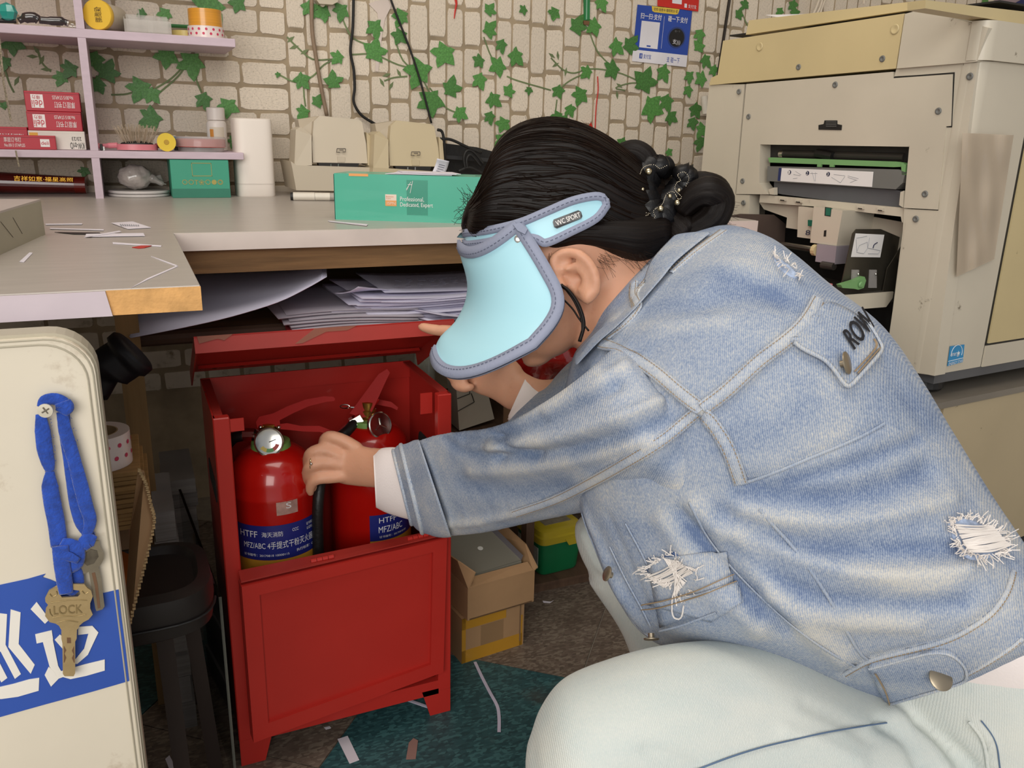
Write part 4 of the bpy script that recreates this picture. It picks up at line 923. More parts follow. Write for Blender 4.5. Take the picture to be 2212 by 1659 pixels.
# rips with frayed threads
def rip(outline, bvh, inner_mat, nthreads, across, par=jacket, off=.003, fr_len=20, loose=()):
    cloth_ngon(outline, bvh, off*.6, inner_mat, 'torn_hole', par)
    mb = MB(); rg_ = random.Random(int(outline[0][0])); P = catmull(list(outline)+[outline[0]], 6); c = P.mean(0)
    for k in range(nthreads*2):    # fringe
        p = P[rg_.randrange(len(P))]; d = (p-c)/np.linalg.norm(p-c); a = rg_.uniform(-.9, .9); d = np.array([d[0]*math.cos(a)-d[1]*math.sin(a), d[0]*math.sin(a)+d[1]*math.cos(a)]); l = rg_.uniform(.2, 1)**1.5*fr_len
        q = [p-d*4, p+d*l*.4+[rg_.uniform(-3, 3), rg_.uniform(-3, 3)], p+d*l+[rg_.uniform(-6, 6), rg_.uniform(-6, 6)]]
        pts = [drape_pt(x, bvh, off+.001+.003*j*rg_.random())[0] for j, x in enumerate(q)]; mb.tube(catmull(pts, 3), .0005, 4)
    for (a0, a1, b0, b1, n_, sag) in across:
        a0, a1, b0, b1 = map(np.array, (a0, a1, b0, b1))
        for k in range(n_):
            t = (k+rg_.uniform(-.3, .3))/max(1, n_-1); p = a0+(a1-a0)*t; q = b0+(b1-b0)*t; mid = (p+q)/2+[rg_.uniform(-4, 4), rg_.uniform(0, 1)*sag]
            pts = [drape_pt(x, bvh, off+.002+.001*rg_.random())[0] for x in (p, mid, q)]; mb.tube(catmull(pts, 5), .0006, 4)
    for l in loose:
        pts = [drape_pt(x, bvh, off+.004)[0] for x in catmull(l, 4)]; mb.tube(pts, .0008, 5)
    mb.build('frayed_thread', m_thr2, par, kind='stuff')
m_fray = M('frayed_denim', 'a9b8d2', .9, var=.25, scale=200)
rip([(1395,1228),(1430,1205),(1455,1192),(1480,1215),(1510,1235),(1495,1270),(1480,1285),(1450,1255),(1420,1245)], bvA, M('denim_dark', '4f658f', .9, var=.2, scale=90), 40,
    [((1405,1240), (1440,1262), (1470,1205), (1500,1232), 16, 8), ((1440,1200), (1470,1205), (1490,1250), (1465,1280), 14, 6)], fr_len=16, loose=[[(1480,1240),(1462,1280),(1462,1320),(1478,1325),(1485,1300)], [(1470,1230),(1466,1270),(1470,1300)]])
rip([(2048,1130),(2075,1120),(2110,1130),(2140,1150),(2165,1175),(2150,1200),(2110,1210),(2080,1200),(2060,1165)], bvA, m_fray, 70,
    [((2052,1135), (2090,1205), (2130,1140), (2170,1185), 46, 4)], fr_len=26)
rip([(1668,555),(1690,566),(1712,585),(1722,602),(1705,596),(1684,580)], bvA, m_fray, 14, [], fr_len=14)
# sleeve cuff: rolled hem ring with its fold, shirt cuffs
def ringtube(st, rad, name, mat, par, n=28, m=1, flare=None, **k):
    R = rings(st, m, n); mb = MB(); Vs = []
    for row in R: pass
    c = R[0]; P = list(R[0])+[R[0][0]]; mb.tube(catmull(P, 3), rad, 10, False); return mb.build(name, mat, par, smooth=True, **k)
def sleeve_shell(st, th, name, mat, par, m=6, n=32, power=1.0, wob=0):
    R = rings(st, m, n, power); k, n_, _ = R.shape; V = []; c = R.mean(1, keepdims=True)
    if wob:
        g = random.Random(5)
        for i in range(k):
            for j in range(n_): R[i, j] = c[i, 0]+(R[i, j]-c[i, 0])*(1+wob*math.sin(j*1.1+i*.7)*math.sin(j*.37+2))
    In = c+(R-c)*(1-th/np.linalg.norm(R-c, axis=2, keepdims=True)); V = np.vstack([R.reshape(-1, 3), In.reshape(-1, 3)]); o = k*n_
    Fc = [(i*n_+j, i*n_+(j+1) % n_, (i+1)*n_+(j+1) % n_, (i+1)*n_+j) for i in range(k-1) for j in range(n_)]
    Fc += [(o+i*n_+(j+1) % n_, o+i*n_+j, o+(i+1)*n_+j, o+(i+1)*n_+(j+1) % n_) for i in range(k-1) for j in range(n_)]
    for i in (0, k-1): Fc += [(i*n_+(j+1) % n_, i*n_+j, o+i*n_+j, o+i*n_+(j+1) % n_) for j in range(n_)]
    return mesh(name, V, Fc, mat, par, smooth=True)
sleeve_shell([(905,950,975,1160,1.12,.058), (880,956,935,1158,1.155,.056), (858,964,905,1146,1.185,.053), (848,972,888,1132,1.20,.050)], .004, 'sleeve_cuff', m_dens, jacket, wob=.015)
ringtube([(866,962,912,1150,1.175,.0545), (866,962,912,1150,1.175,.0545)], .0035, 'cuff_piping', m_denl, jacket)
ringtube([(849,972,889,1132,1.20,.0505), (849,972,889,1132,1.20,.0505)], .0030, 'cuff_edge', m_denl, jacket)
shirt = mesh('white_shirt', *(lambda mb: (mb.V, mb.F))((lambda mb: (loft(mb, [(2200,1330,1880,1500,.86,.17), (2250,1400,1925,1520,.856,.172), (2290,1460,1975,1560,.852,.168), (2305,1490,2010,1576,.85,.16)], 5, 40), mb)[1])(MB())), m_shirt, person, smooth=True)
sleeve_shell([(870,968,915,1130,1.19,.046), (845,966,868,1118,1.205,.043), (822,969,836,1108,1.218,.041), (806,978,812,1096,1.228,.038)], .0025, 'shirt_cuff', m_shirt, shirt)
sleeve_shell([(1200,845,1120,945,1.115,.042), (1175,832,1098,908,1.128,.035), (1150,817,1098,905,1.136,.031), (1139,808,1098,898,1.141,.029)], .0025, 'shirt_cuff', m_shirt, shirt)
# --------------------------------------------------------------- JEANS
Jn = MB()
loft(Jn, [(1960,1480,2160,1850,.83,.10), (1850,1470,1960,1820,.815,.10), (1700,1408,1760,1800,.79,.098), (1560,1392,1560,1790,.765,.095), (1420,1405,1400,1780,.745,.088), (1300,1440,1290,1760,.735,.08), (1215,1480,1230,1745,.735,.07), (1168,1545,1185,1730,.745,.060), (1150,1600,1165,1720,.75,.050)], 5, 32)
loft(Jn, [(2330,1380,1870,1500,.86,.165), (2370,1500,1930,1640,.86,.175), (2340,1680,1980,1800,.86,.16)], 4, 32)
kp = np.array([LK, LK*.66+AN*.34+[.005, 0, 0], (LK+AN)/2+[.015, 0, 0], AN])
Jn.tube(catmull(kp, 6), list(np.linspace(.068, .062, 8))+list(np.linspace(.062, .045, 11)), 20)
loft(Jn, [(1960,1380,2010,1640,.94,.09), (1700,1260,1700,1500,1.0,.085), (1480,1150,1500,1400,1.05,.08), (1340,1095,1400,1330,1.08,.07), (1275,1100,1340,1290,1.09,.055), (1252,1120,1310,1270,1.095,.04)], 5, 28)
kp2 = np.array([at(1350, 1205, 1.09), at(1428, 1330, 1.10), at(1480, 1480, 1.12), AN2])
Jn.tube(catmull(kp2, 6), list(np.linspace(.058, .057, 9))+list(np.linspace(.057, .045, 10)), 20)
V, Nn, Fc = remesh(Jn, .0055, 5, .5); Nn = normals(V, Fc)
V = folds(V, Nn, [rib([(1900,1560),(1960,1600),(1990,1660)], 14, -.006), rib([(1930,1540),(2000,1600),(2040,1660)], 14, .006), rib([(1980,1560),(2060,1620),(2100,1660)], 16, -.006), rib([(1400,1620),(1450,1640),(1500,1660)], 16, -.003),
      rib([(1740,1520),(1820,1560),(1880,1600)], 16, -.003), rib([(1700,1580),(1780,1610),(1860,1650)], 16, .003), rib([(1280,1110),(1300,1180),(1320,1230),(1345,1260)], 9, -.004), rib([(1260,1150),(1290,1220),(1330,1250)], 8, .003), rib([(2100,1560),(2140,1600),(2150,1659)], 8, .004)])
jeans = mesh('jeans', V, Fc, m_jean, person, smooth=True)
wear_fold_tone(jeans, V, [([(1900,1560),(1960,1600),(1990,1660)], 20, -.15)])  # darker tone along one fold of the jeans
bvN = BVHTree.FromPolygons([tuple(v) for v in V], Fc)
bvAll = bvN
seam([(1480,1672),(1560,1640),(1650,1612),(1750,1590),(1850,1572),(1915,1562)], bvN, .0012, mat=m_thb, stitch=(), par=jeans, off=.0016, th=.0006)
seam([(2095,1560),(2125,1600),(2135,1659)], bvN, .003, mat=m_jean, stitch=(), par=jeans, off=.001)
seam([(2120,1555),(2150,1600),(2158,1659)], bvN, .001, mat=m_thb, stitch=(), par=jeans, off=.0016, th=.0006)
# shoes (below the frame)
m_shoe = M('white_shoe', 'd8d4cc', .5)
for a_ in (AN, AN2):
    S2 = MB(); f = np.array([a_[0], a_[1], 0])
    P = [f+[.05, 0, .04], f+[.0, 0, .05], f+[-.08, .01, .04], f+[-.15, .015, .028]]
    S2.tube(catmull(P, 5), list(np.interp(np.linspace(0, 1, 16), [0, .4, 1], [.036, .04, .027])), 16); S2.ball(P[-1], .027, 8); S2.ball(P[0], .036, 8); S2.tube([f+[0, 0, .04], f+[0, 0, .11]], .036, 16)
    V, _, Fc = remesh(S2, .006, 3); mesh('shoe', V, Fc, m_shoe, person, smooth=True)
# --------------------------------------------------------------- HAIR
def hair_loft(st, name, par, amp=.012, m=8, n=160, seed=1, mat=m_hair):
    R = rings(st, m, n, .72 if name == 'hair' else 1.0); k = len(R); g = np.random.RandomState(seed); ph = g.rand(6)*6; c = R.mean(1, keepdims=True)
    t = np.linspace(0, 2*math.pi, n, endpoint=False); f = sum(np.sin(t*w_+ph[i]+0)*a for i, (w_, a) in enumerate(((11, .5), (23, .45), (37, .4), (61, .35), (97, .3))))
    for i in range(k): R[i] = c[i]+(R[i]-c[i])*(1+amp*(f+.25*np.sin(t*17+i*.2)))[:, None]
    d0 = c[0, 0]-c[1, 0]; d0 /= np.linalg.norm(d0); d1 = c[-1, 0]-c[-2, 0]; d1 /= np.linalg.norm(d1)
    r0 = np.linalg.norm(R[0]-c[0], axis=1).min(); r1 = np.linalg.norm(R[-1]-c[-1], axis=1).min()
    caps0 = [c[0]+(R[0]-c[0])*math.cos(a)+d0*r0*.5*math.sin(a) for a in (1.45, 1.0, .5)]; caps1 = [c[-1]+(R[-1]-c[-1])*math.cos(a)+d1*r1*.5*math.sin(a) for a in (.5, 1.0, 1.45)]
    R = np.array(caps0+list(R)+caps1); k = len(R)
    uv = [(j/n*1.0, i/k) for i in range(k) for j in range(n)]
    Fc = [(i*n+j, i*n+(j+1) % n, (i+1)*n+(j+1) % n, (i+1)*n+j) for i in range(k-1) for j in range(n)]+[tuple(range(n-1, -1, -1)), tuple(range((k-1)*n, k*n))]
    return mesh(name, R.reshape(-1, 3), Fc, mat, par, smooth=True, uv=uv)
hcap = [(1018,430,1004,492,.95,.035), (1045,375,1012,522,.95,.062), (1075,318,1042,540,.95,.078), (1125,282,1112,556,.95,.081), (1190,270,1172,572,.95,.083), (1250,282,1228,560,.95,.083), (1305,306,1280,568,.95,.080), (1350,334,1330,580,.95,.074), (1385,356,1385,582,.95,.062), (1408,372,1432,552,.95,.046)]
hair = hair_loft(hcap, 'hair', person, .004, 10, 220, 1)
hair_loft([(1150,505,1168,550,.915,.035), (1190,490,1205,556,.905,.036), (1250,480,1255,545,.904,.037), (1320,470,1322,556,.906,.036), (1385,465,1385,572,.912,.036), (1440,470,1436,548,.92,.030)], 'hair_side', hair, .012, 8, 120, 5)
hair_loft([(1400,372,1405,470,.945,.034), (1450,378,1455,478,.945,.028), (1495,398,1500,500,.94,.036), (1535,410,1530,512,.94,.034), (1556,430,1540,500,.94,.024)], 'hair_bun', hair, .02, 6, 90, 3)
hair_loft([(1470,440,1420,520,.925,.02), (1500,470,1440,540,.92,.024), (1505,500,1450,548,.92,.018)], 'hair_tuft', hair, .03, 6, 60, 9)
for i, (P, r_) in enumerate((([(1335,352,.93),(1345,335,.925),(1370,328,.92),(1392,340,.918),(1400,362,.92),(1390,385,.925)], [.010,.012,.013,.013,.012,.010]), ([(1470,455,.91),(1500,425,.900),(1530,415,.895),(1552,432,.90),(1540,468,.905),(1505,492,.91),(1470,500,.915)], [.012,.015,.017,.017,.017,.014,.01]),
        ([(1480,395,.925),(1515,400,.915),(1545,412,.915),(1556,440,.92),(1540,475,.925)], [.012,.015,.016,.014,.010]))):
    P3 = catmull([at(*q) for q in P], 5); rr = np.interp(np.linspace(0, 1, len(P3)), np.linspace(0, 1, len(r_)), r_)
    V, Fc = tube(P3, rr, 40); c = np.repeat(P3, 40, 0); t = np.tile(np.arange(40), len(P3)); V = c+(V-c)*(1+.05*np.sin(t*2*math.pi/40*9)+.03*np.sin(t*2*math.pi/40*17))[:, None]
    mesh('hair_loop', V, Fc, m_hair, hair, smooth=True, uv=[(j/40, i/len(P3)) for i in range(len(P3)) for j in range(40)])
# single strands over the cap, along the combing direction, and flyaways
g = random.Random(11); SM = MB(); Rh = rings(hcap, 6, 72, .72)
bvH = BVHTree.FromPolygons([tuple(np.array(v.co[:])+WL[hair.name]) for v in hair.data.vertices], [tuple(p.vertices) for p in hair.data.polygons])
kk, nn2, _ = Rh.shape
for s in range(420):
    j = g.uniform(0, nn2); dj = g.uniform(-2, 2); i0 = g.randint(0, kk//2); i1 = g.randint(kk//2, kk-1); pts = []; lift = g.uniform(1.0, 1.012)
    for i in range(i0, i1+1, 3):
        jj = (j+dj*(i-i0)/max(1, i1-i0)) % nn2; a = int(jj); f_ = jj-a; p = Rh[i, a]*(1-f_)+Rh[i, (a+1) % nn2]*f_; cc = Rh[i].mean(0); pts.append(cc+(p-cc)*lift)
    if len(pts) > 2: SM.tube(catmull(pts, 2), g.uniform(.0003, .0006), 3, False)
SM.build('hair_strand', M('hair_strand', '1d120c', .45, var=.5, scale=40, spec=.25), hair, kind='stuff')
SM = MB()
def fly(x, y, ang, l, d=.93, cv=.5, r_=.00017):
    pts = []; a = ang
    for k in range(6): pts.append(at(x, y, d+g.uniform(-.001, .001))); x += math.cos(a)*l/5; y += math.sin(a)*l/5; a += cv*g.uniform(-.2, .8)/2
    SM.tube(catmull(pts, 2), r_, 3, False)
for s in range(110): # nape and bun frizz
    fly(g.uniform(1490, 1555), g.uniform(430, 510), g.uniform(-.3, 1.3), g.uniform(25, 75), .93, g.uniform(-.8, .8))
for s in range(90): fly(g.uniform(1180, 1390), g.uniform(528, 566), g.uniform(.3, 1.2), g.uniform(15, 55), .885, g.uniform(-.6, .6))
for s in range(70):
    t = g.random(); p = catmull([(1020,440),(1075,330),(1150,276),(1250,278),(1330,318),(1390,355)], 8); q = p[int(t*(len(p)-1))]; fly(q[0], q[1]+3, g.uniform(-2.6, -.4), g.uniform(8, 34), .95, g.uniform(-1.2, 1.2), .0002)
for s in range(90): fly(g.uniform(1005, 1040), g.uniform(420, 490), g.uniform(1.8, 4.4), g.uniform(10, 40), .93, g.uniform(-1.4, 1.4), .00025)
for s in range(40): fly(g.uniform(1185, 1205), g.uniform(540, 575), g.uniform(1.0, 2.0), g.uniform(20, 45), .872, g.uniform(-.4, .4))
SM.build('flyaway_hair', MATS['hair_strand'], hair, kind='stuff')
for P, r_ in (([(1203,612,.868),(1228,628,.862),(1250,660,.858),(1261,700,.857),(1252,738,.856)], .0014), ([(1205,635,.868),(1235,665,.860),(1252,690,.857),(1272,715,.856)], .0007), ([(1212,612,.866),(1240,650,.859),(1256,690,.856),(1258,725,.856)], .0008)):
    part('hair_lock', m_hair, hair, tube=(catmull([at(*q) for q in P], 6), r_*1.4, 6), smooth=True)
# --------------------------------------------------------------- VISOR
m_vis = M('aqua_visor', 'aedfec', .38, var=.02, coat=.15); m_pip = M('grey_piping', '8f95aa', .7, var=.05, bump=.2, bscale=300)
Lp = catmull([(992,528),(994,552),(1004,585),(1009,618),(1002,655),(982,692),(952,722),(937,752)], 3); Rp = catmull([(1118,487),(1140,520),(1160,552),(1182,590),(1202,630),(1204,665),(1185,702),(1150,742)], 3)
nv_ = len(Lp); nt_ = 40; dm = .955
def vis_pt(i, th):
    s = math.sin(th); c_ = math.cos(th); L_, R_ = Lp[i], Rp[i]; v = i/(nv_-1); p = L_+(R_-L_)*(1-c_)
    bul = np.array([6*(1-v)-4*v, 26+30*v])*math.sin(2*min(abs(th), math.pi/2))*1.0
    return at(p[0]+bul[0], p[1]+bul[1], dm-(.088+.03*v)*s)
ths = np.linspace(-math.pi/2, math.pi/2, nt_); G = np.array([[vis_pt(i, t) for t in ths] for i in range(nv_)])
def grid_shell(G, th, name, mat, par):
    a, b_, _ = G.shape; N_ = np.cross(np.gradient(G, axis=0), np.gradient(G, axis=1)); N_ /= np.linalg.norm(N_, axis=2, keepdims=True)+1e-9
    if (N_[a//2, int(b_*.7)]@fwd) > 0: N_ = -N_
    V = np.vstack([G.reshape(-1, 3), (G-N_*th).reshape(-1, 3)]); o = a*b_
    Fc = [(i*b_+j, i*b_+j+1, (i+1)*b_+j+1, (i+1)*b_+j) for i in range(a-1) for j in range(b_-1)]; Fc += [tuple(x+o for x in f[::-1]) for f in Fc]
    bd = [j for j in range(b_-1)]+[i*b_+b_-1 for i in range(a-1)]+[(a-1)*b_+b_-1-j for j in range(b_-1)]+[(a-1-i)*b_ for i in range(a-1)]
    Fc += [(y, x, x+o, y+o) for x, y in zip(bd, bd[1:]+bd[:1])]
    return mesh(name, V, Fc, mat, par, smooth=True), N_
visor, NB = grid_shell(G, .0022, 'visor', m_vis, person); visor['label'] = 'pale aqua sun visor with grey piping'
edge = list(G[:, -1])+list(G[-1, ::-1][1:])+list(G[::-1, 0][1:])+list(G[0, 1:]); mb = MB()
ne = np.concatenate([NB[:, -1], NB[-1, ::-1][1:], NB[::-1, 0][1:], NB[0, 1:]])
E_ = np.array(edge); cen = G.reshape(-1, 3).mean(0)
# piping lies along the rim, folded over both faces
Vp, Fp = ribbon(E_+ne*.0012, ne, .013, .002); mesh('brim_piping', Vp, Fp, m_pip, visor, smooth=True); Vp, Fp = ribbon(E_-ne*.0034, -ne, .013, .001); mesh('brim_piping', Vp, Fp, m_pip, visor, smooth=True)
mb.tube(E_-ne*.001, .0042, 10, False); mb.build('brim_piping', m_pip, visor, smooth=True)
sm = MB(); In = []
def stitch_line(L_, mat, par, dash=.0030, gap=.0022, r_=.0004):
    sm = MB(); seg = np.linalg.norm(np.diff(L_, axis=0), axis=1); cum = np.concatenate([[0], np.cumsum(seg)]); s = 0
    while s < cum[-1]-dash:
        a = np.array([np.interp(s, cum, L_[:, i]) for i in range(3)]); b_ = np.array([np.interp(s+dash, cum, L_[:, i]) for i in range(3)]); sm.tube([a, b_], r_, 4); s += dash+gap
    sm.build('stitching', mat, par, kind='stuff')
m_st = M('grey_thread', '62687c', .8)
T_ = np.gradient(E_, axis=0); Sd = np.cross(T_, ne); Sd /= np.linalg.norm(Sd, axis=1)[:, None]+1e-9
stitch_line(E_+ne*.0036+Sd*.0022*np.sign(np.sum((cen-E_)*Sd, 1))[:, None], m_st, visor)
# head band
Tp = catmull([(1003,499,.95),(1010,497,.925),(1045,493,.893),(1085,485,.876),(1130,472,.866),(1180,451,.862),(1235,428,.862),(1285,418,.866),(1310,424,.870)], 5)
Bt = catmull([(1003,530,.95),(1012,534,.925),(1050,530,.893),(1090,522,.876),(1150,520,.866),(1180,531,.862),(1235,507,.862),(1290,478,.866),(1316,446,.870)], 5)
Gb = np.array([[at(*(np.array(a)*(1-t)+np.array(b_)*t)) for a, b_ in zip(Tp, Bt)] for t in np.linspace(0, 1, 8)])
bandp, NB2 = grid_shell(Gb, .003, 'head_band', m_vis, visor)
Eb = np.array(list(Gb[0])+list(Gb[:, -1][1:])+list(Gb[-1, ::-1][1:])); nb2 = np.concatenate([NB2[0], NB2[:, -1][1:], NB2[-1, ::-1][1:]])
T_ = np.gradient(Eb, axis=0); Sd = np.cross(T_, nb2); Sd /= np.linalg.norm(Sd, axis=1)[:, None]+1e-9; cb = Gb.reshape(-1, 3).mean(0)
sg = np.sign(np.sum((cb-Eb)*Sd, 1))[:, None]; sg[:] = np.sign(np.median(sg))
Vp, Fp = ribbon(Eb+nb2*.001+Sd*sg*.003, nb2, .0085, .0015); mesh('band_piping', Vp, Fp, m_pip, visor, smooth=True); stitch_line(Eb+nb2*.003+Sd*sg*.0035, m_st, visor)
Ff = np.array([at(*q) for q in catmull([(1003,515,.95),(1010,515,.975),(1045,512,1.01),(1085,505,1.028),(1130,495,1.038),(1180,490,1.042),(1235,468,1.042),(1290,450,1.036)], 4)])
Vf, Ff_ = ribbon(Ff, np.array([fwd]*len(Ff)), .018, .0015); mesh('head_band', Vf, Ff_, m_vis, visor, smooth=True)
bvB = BVHTree.FromPolygons([tuple(v) for v in Gb.reshape(-1, 3)], [(i*Gb.shape[1]+j, i*Gb.shape[1]+j+1, (i+1)*Gb.shape[1]+j+1, (i+1)*Gb.shape[1]+j) for i in range(7) for j in range(Gb.shape[1]-1)])
bq = [(1194,476),(1250,454),(1257,470),(1201,494)]
m_bad = M('black_badge', '1a1a1c', .3, coat=.4)
Wb = [drape_pt(p, bvB, .0022)[0] for p in [(1196,475),(1248,455),(1254,458),(1257,468),(1254,473),(1203,494),(1197,491),(1194,480)]]; MB().prism(Wb, fwd*.0018).build('badge', m_bad, visor)
drape_text('VVC SPORT', [(1199,479),(1250,459),(1253,469),(1203,489)], bvB, .0027, M('badge_white', 'e8e4e0', .4), visor, .4)
# fabric corner loop and rivet joining band and brim
part('strap_loop', m_pip, visor, prism=([at(1108,485,.858), at(1122,480,.858), at(1140,494,.858), at(1134,506,.858), at(1118,498,.858)], fwd*.004))
V, Fc = lathe(at(1120, 516, .8655), [(.0045, 0), (.0045, .001), (.003, .0018), (.0004, .002)], 16, -fwd); mesh('rivet', V, Fc, m_chrome, visor, auto=35)
# --------------------------------------------------------------- SCRUNCHIE
m_sat = M('black_satin', '0c0b0d', .42, var=.2, spec=.35, bump=.6, bscale=120)
ruf = MB(); edgeP = []; n_ = 90
sc = [(1442,362),(1405,360),(1388,378),(1382,410),(1384,440),(1398,465),(1420,468),(1432,445),(1452,425),(1470,405),(1482,385),(1470,374)]
P = catmull([(x, y) for x, y in sc], 10); w_ = np.interp(np.linspace(0, 1, len(P)), [0, .3, .6, 1], [.010, .016, .015, .011]); gg = random.Random(2)
P3 = [at(p[0]+10*math.sin(math.pi*i/len(P)), p[1], .915+.004*math.sin(i*.8)) for i, p in enumerate(P)]
V, Fc = tube(P3, [w_[i]*(1+.22*math.sin(i*1.7)+.12*math.sin(i*3.1)) for i in range(len(P3))], 16)
scr = mesh('scrunchie', V, Fc, m_sat, person, smooth=True, label='ruffled black scrunchie with gold beads and silver chain trim')
ed1 = catmull([(1440,358),(1425,364),(1412,356),(1390,362),(1380,385),(1374,410),(1378,440),(1392,458),(1405,462),(1390,468),(1400,472),(1415,470),(1412,455),(1430,442),(1440,420),(1455,415),(1465,430),(1472,425),(1458,410),(1462,395),(1470,390),(1464,378),(1478,372),(1488,385),(1482,402)], 8)
cm_ = MB(); last = None
for i, p in enumerate(ed1):
    q = np.array(p)
    if last is None or np.linalg.norm(q-last) > 2.6:
        cm_.ball(at(q[0], q[1], .893), .00062, 4); last = q
cm_.build('bead_chain', M('silver_chain', 'd8cdb8', .25, metal=1), scr, kind='stuff', smooth=True)
for x, y, r_ in ((1401,371,.0040), (1388,409,.0022), (1447,424,.0024), (1467,411,.0022), (1463,438,.0034), (1427,451,.0036)):
    part('bead', M('gold_bead', 'd7c7a4', .15, metal=1), scr, ball=(at(x, y, .892), r_, 8), smooth=True)
# ================================================================= PRINTER
def NN(v): return v/np.linalg.norm(v)
al = math.radians(4.8); sD = np.array([-math.sin(al), math.cos(al), 0]); eD = np.array([math.cos(al), math.sin(al), 0])
PN = CAM+ray(2094, 287)*(1.25/ray(2094, 287)[0]); PN[2] = 0
PB = M('printer_beige', 'c9c0ae', .42, var=.05, scale=5, dirt='6f6351', dth=.655, dw=.05, dscale=15, coat=.1)
PYl = M('printer_yellowed', 'cbb98c', .42, var=.06, scale=5, dirt='8a7a58', dth=.68, dw=.05, dscale=13, coat=.1)
PD = M('printer_cavity', '2b2927', .6, var=.3, scale=30); PG = M('printer_grey', '73736f', .4, var=.08); PG2 = M('printer_grey_dark', '5a5b5e', .45, var=.1)
PGn = M('printer_green', '77a66b', .4, var=.06); PBk = M('printer_black', '1c1b1a', .5)
pr = thing('photocopier', 'large worn beige photocopier standing on its cabinet against papered wall', 'photocopier', tuple(PN+eD*.3+sD*.3+np.array([0, 0, .515])))
sN = -eD   # outward normal of the side facing left
def sp(x, y, d=0): # point of the left-facing side seen at this pixel, pulled out by d
    return onp(x, y, PN+sN*d, sN)
def fp(x, y, d=0): return onp(x, y, PN-sD*d, sD)
def side(name, px, depth=.03, d=0, mat=PB, bev=0, **k):
    P = [sp(x, y, d) for x, y in px]; return MB().prism(P, eD*depth).build(name, mat, pr, **k)
def front(name, px, depth=.03, d=0, mat=PB, **k):
    P = [fp(x, y, d) for x, y in px]; return MB().prism(P, sD*depth).build(name, mat, pr, **k)
def S(s, z): return PN+sD*s+np.array([0, 0, z])
def PX(s, e, z): return PN+sD*s+eD*e+np.array([0, 0, z])
def lbox(mb, s0, s1, e0, e1, z0, z1): return mb.prism([PX(s0, e0, z0), PX(s1, e0, z0), PX(s1, e1, z0), PX(s0, e1, z0)], (0, 0, z1-z0))
# inner body
zS = lambda x, y: sp(x, y)[2]
mb = MB(); lbox(mb, .02, .625, .13, .60, .53, 1.10); mb.build('inner_chassis', PD, pr)
mb = MB(); lbox(mb, .0, .628, .032, .60, 1.07, 1.12); mb.build('top_chassis', PB, pr)
mb = MB(); lbox(mb, .55, .628, .03, .13, .56, 1.07); mb.build('rear_frame', PB, pr)
side('scanner_band', [(1532,184),(1536,168),(1550,162),(1562,88),(1954,29),(1935,148)], .04, .004, PYl, label='yellowed upper band')
side('rear_panel', [(1532,183),(1608,182),(1588,420),(1619,421),(1618,463),(1616,560),(1500,570),(1507,463),(1512,405)], .03, 0)
side('side_cover', [(1612,181.5),(1929,155),(1929,169),(2058,160),(2054,272),(2043.5,273),(2026,453),(1952,449),(1964,317),(1642,312),(1640,395),(1659,420),(1590,419)], .03, .002)
side('corner_cover', [(1936,149),(2082,136),(2030,454),(2015,560),(1914,790),(1932,640),(1950,500),(1953,451),(2027,455),(2045,274),(2057,273),(2061,157.5),(1932,165)], .035, 0)
side('upper_corner_cover', [(1955,30),(1991,20),(2135,60),(2110,133),(2083,136),(1937,148)], .045, .006)
side('seam_gap', [(1931,166),(2062,156),(2056,275),(2045,275),(2054,161),(1931,171)], .001, .0008, PBk)
side('lower_corner_cover', [(2079,142),(2112,134),(2062,480),(2018,812),(1960,800),(1911,790),(1956,480),(2027,455)], .03, .0012)
# chamfered vertical corner and front face
mb = MB()
zt_, zb_ = fp(2135, 75)[2], .556
def corner(z0, z1, out, mat, name):
    prof = [(.03+.0, 0)]+[(.022-.022*math.sin(a), .022-.022*math.cos(a)) for a in np.linspace(0, math.pi/2, 8)]
    P = [PX(s-out, e-out, z0) for s, e in prof]+[PX(.0-out, .30, z0), PX(.02, .30, z0), PX(.03, .02, z0)]
    MB().prism(P, (0, 0, z1-z0)).build(name, mat, pr, auto=30)
corner(zb_, fp(2141, 133)[2], .0016, PB, 'front_corner'); corner(fp(2141, 132)[2], fp(2135, 62)[2]+.012, .008, PB, 'upper_front_corner')
a_, b_ = fp(2212, 263), fp(2118, 745)
xE = .165
mb = MB(); mb.prism([PX(-.005, .155, .60), PX(-.005, .60, .60), PX(.02, .60, .60), PX(.02, .155, .60)], (0, 0, .40)); mb.build('front_door', PYl, pr)
mb = MB(); mb.prism([PX(-.005, .150, .556), PX(-.005, .60, .556), PX(.02, .60, .556), PX(.02, .150, .556)], (0, 0, .040)); mb.build('lower_front_cover', PB, pr)
mb = MB(); mb.prism([PX(-.0018, .149, .556), PX(-.0018, .155, .556), PX(.0, .155, .556), PX(.0, .149, .556)], (0, 0, .45)); mb.prism([PX(-.004, .149, .5962), PX(-.004, .5, .5962), PX(.0, .5, .5962), PX(.0, .149, .5962)], (0, 0, .0036)); mb.build('door_seam', PBk, pr)
mb = MB(); mb.prism([PX(.0, .16, 1.0), PX(.0, .6, 1.0), PX(.03, .6, 1.0), PX(.03, .16, 1.0)], (0, 0, .12)); mb.build('upper_front', PB, pr)
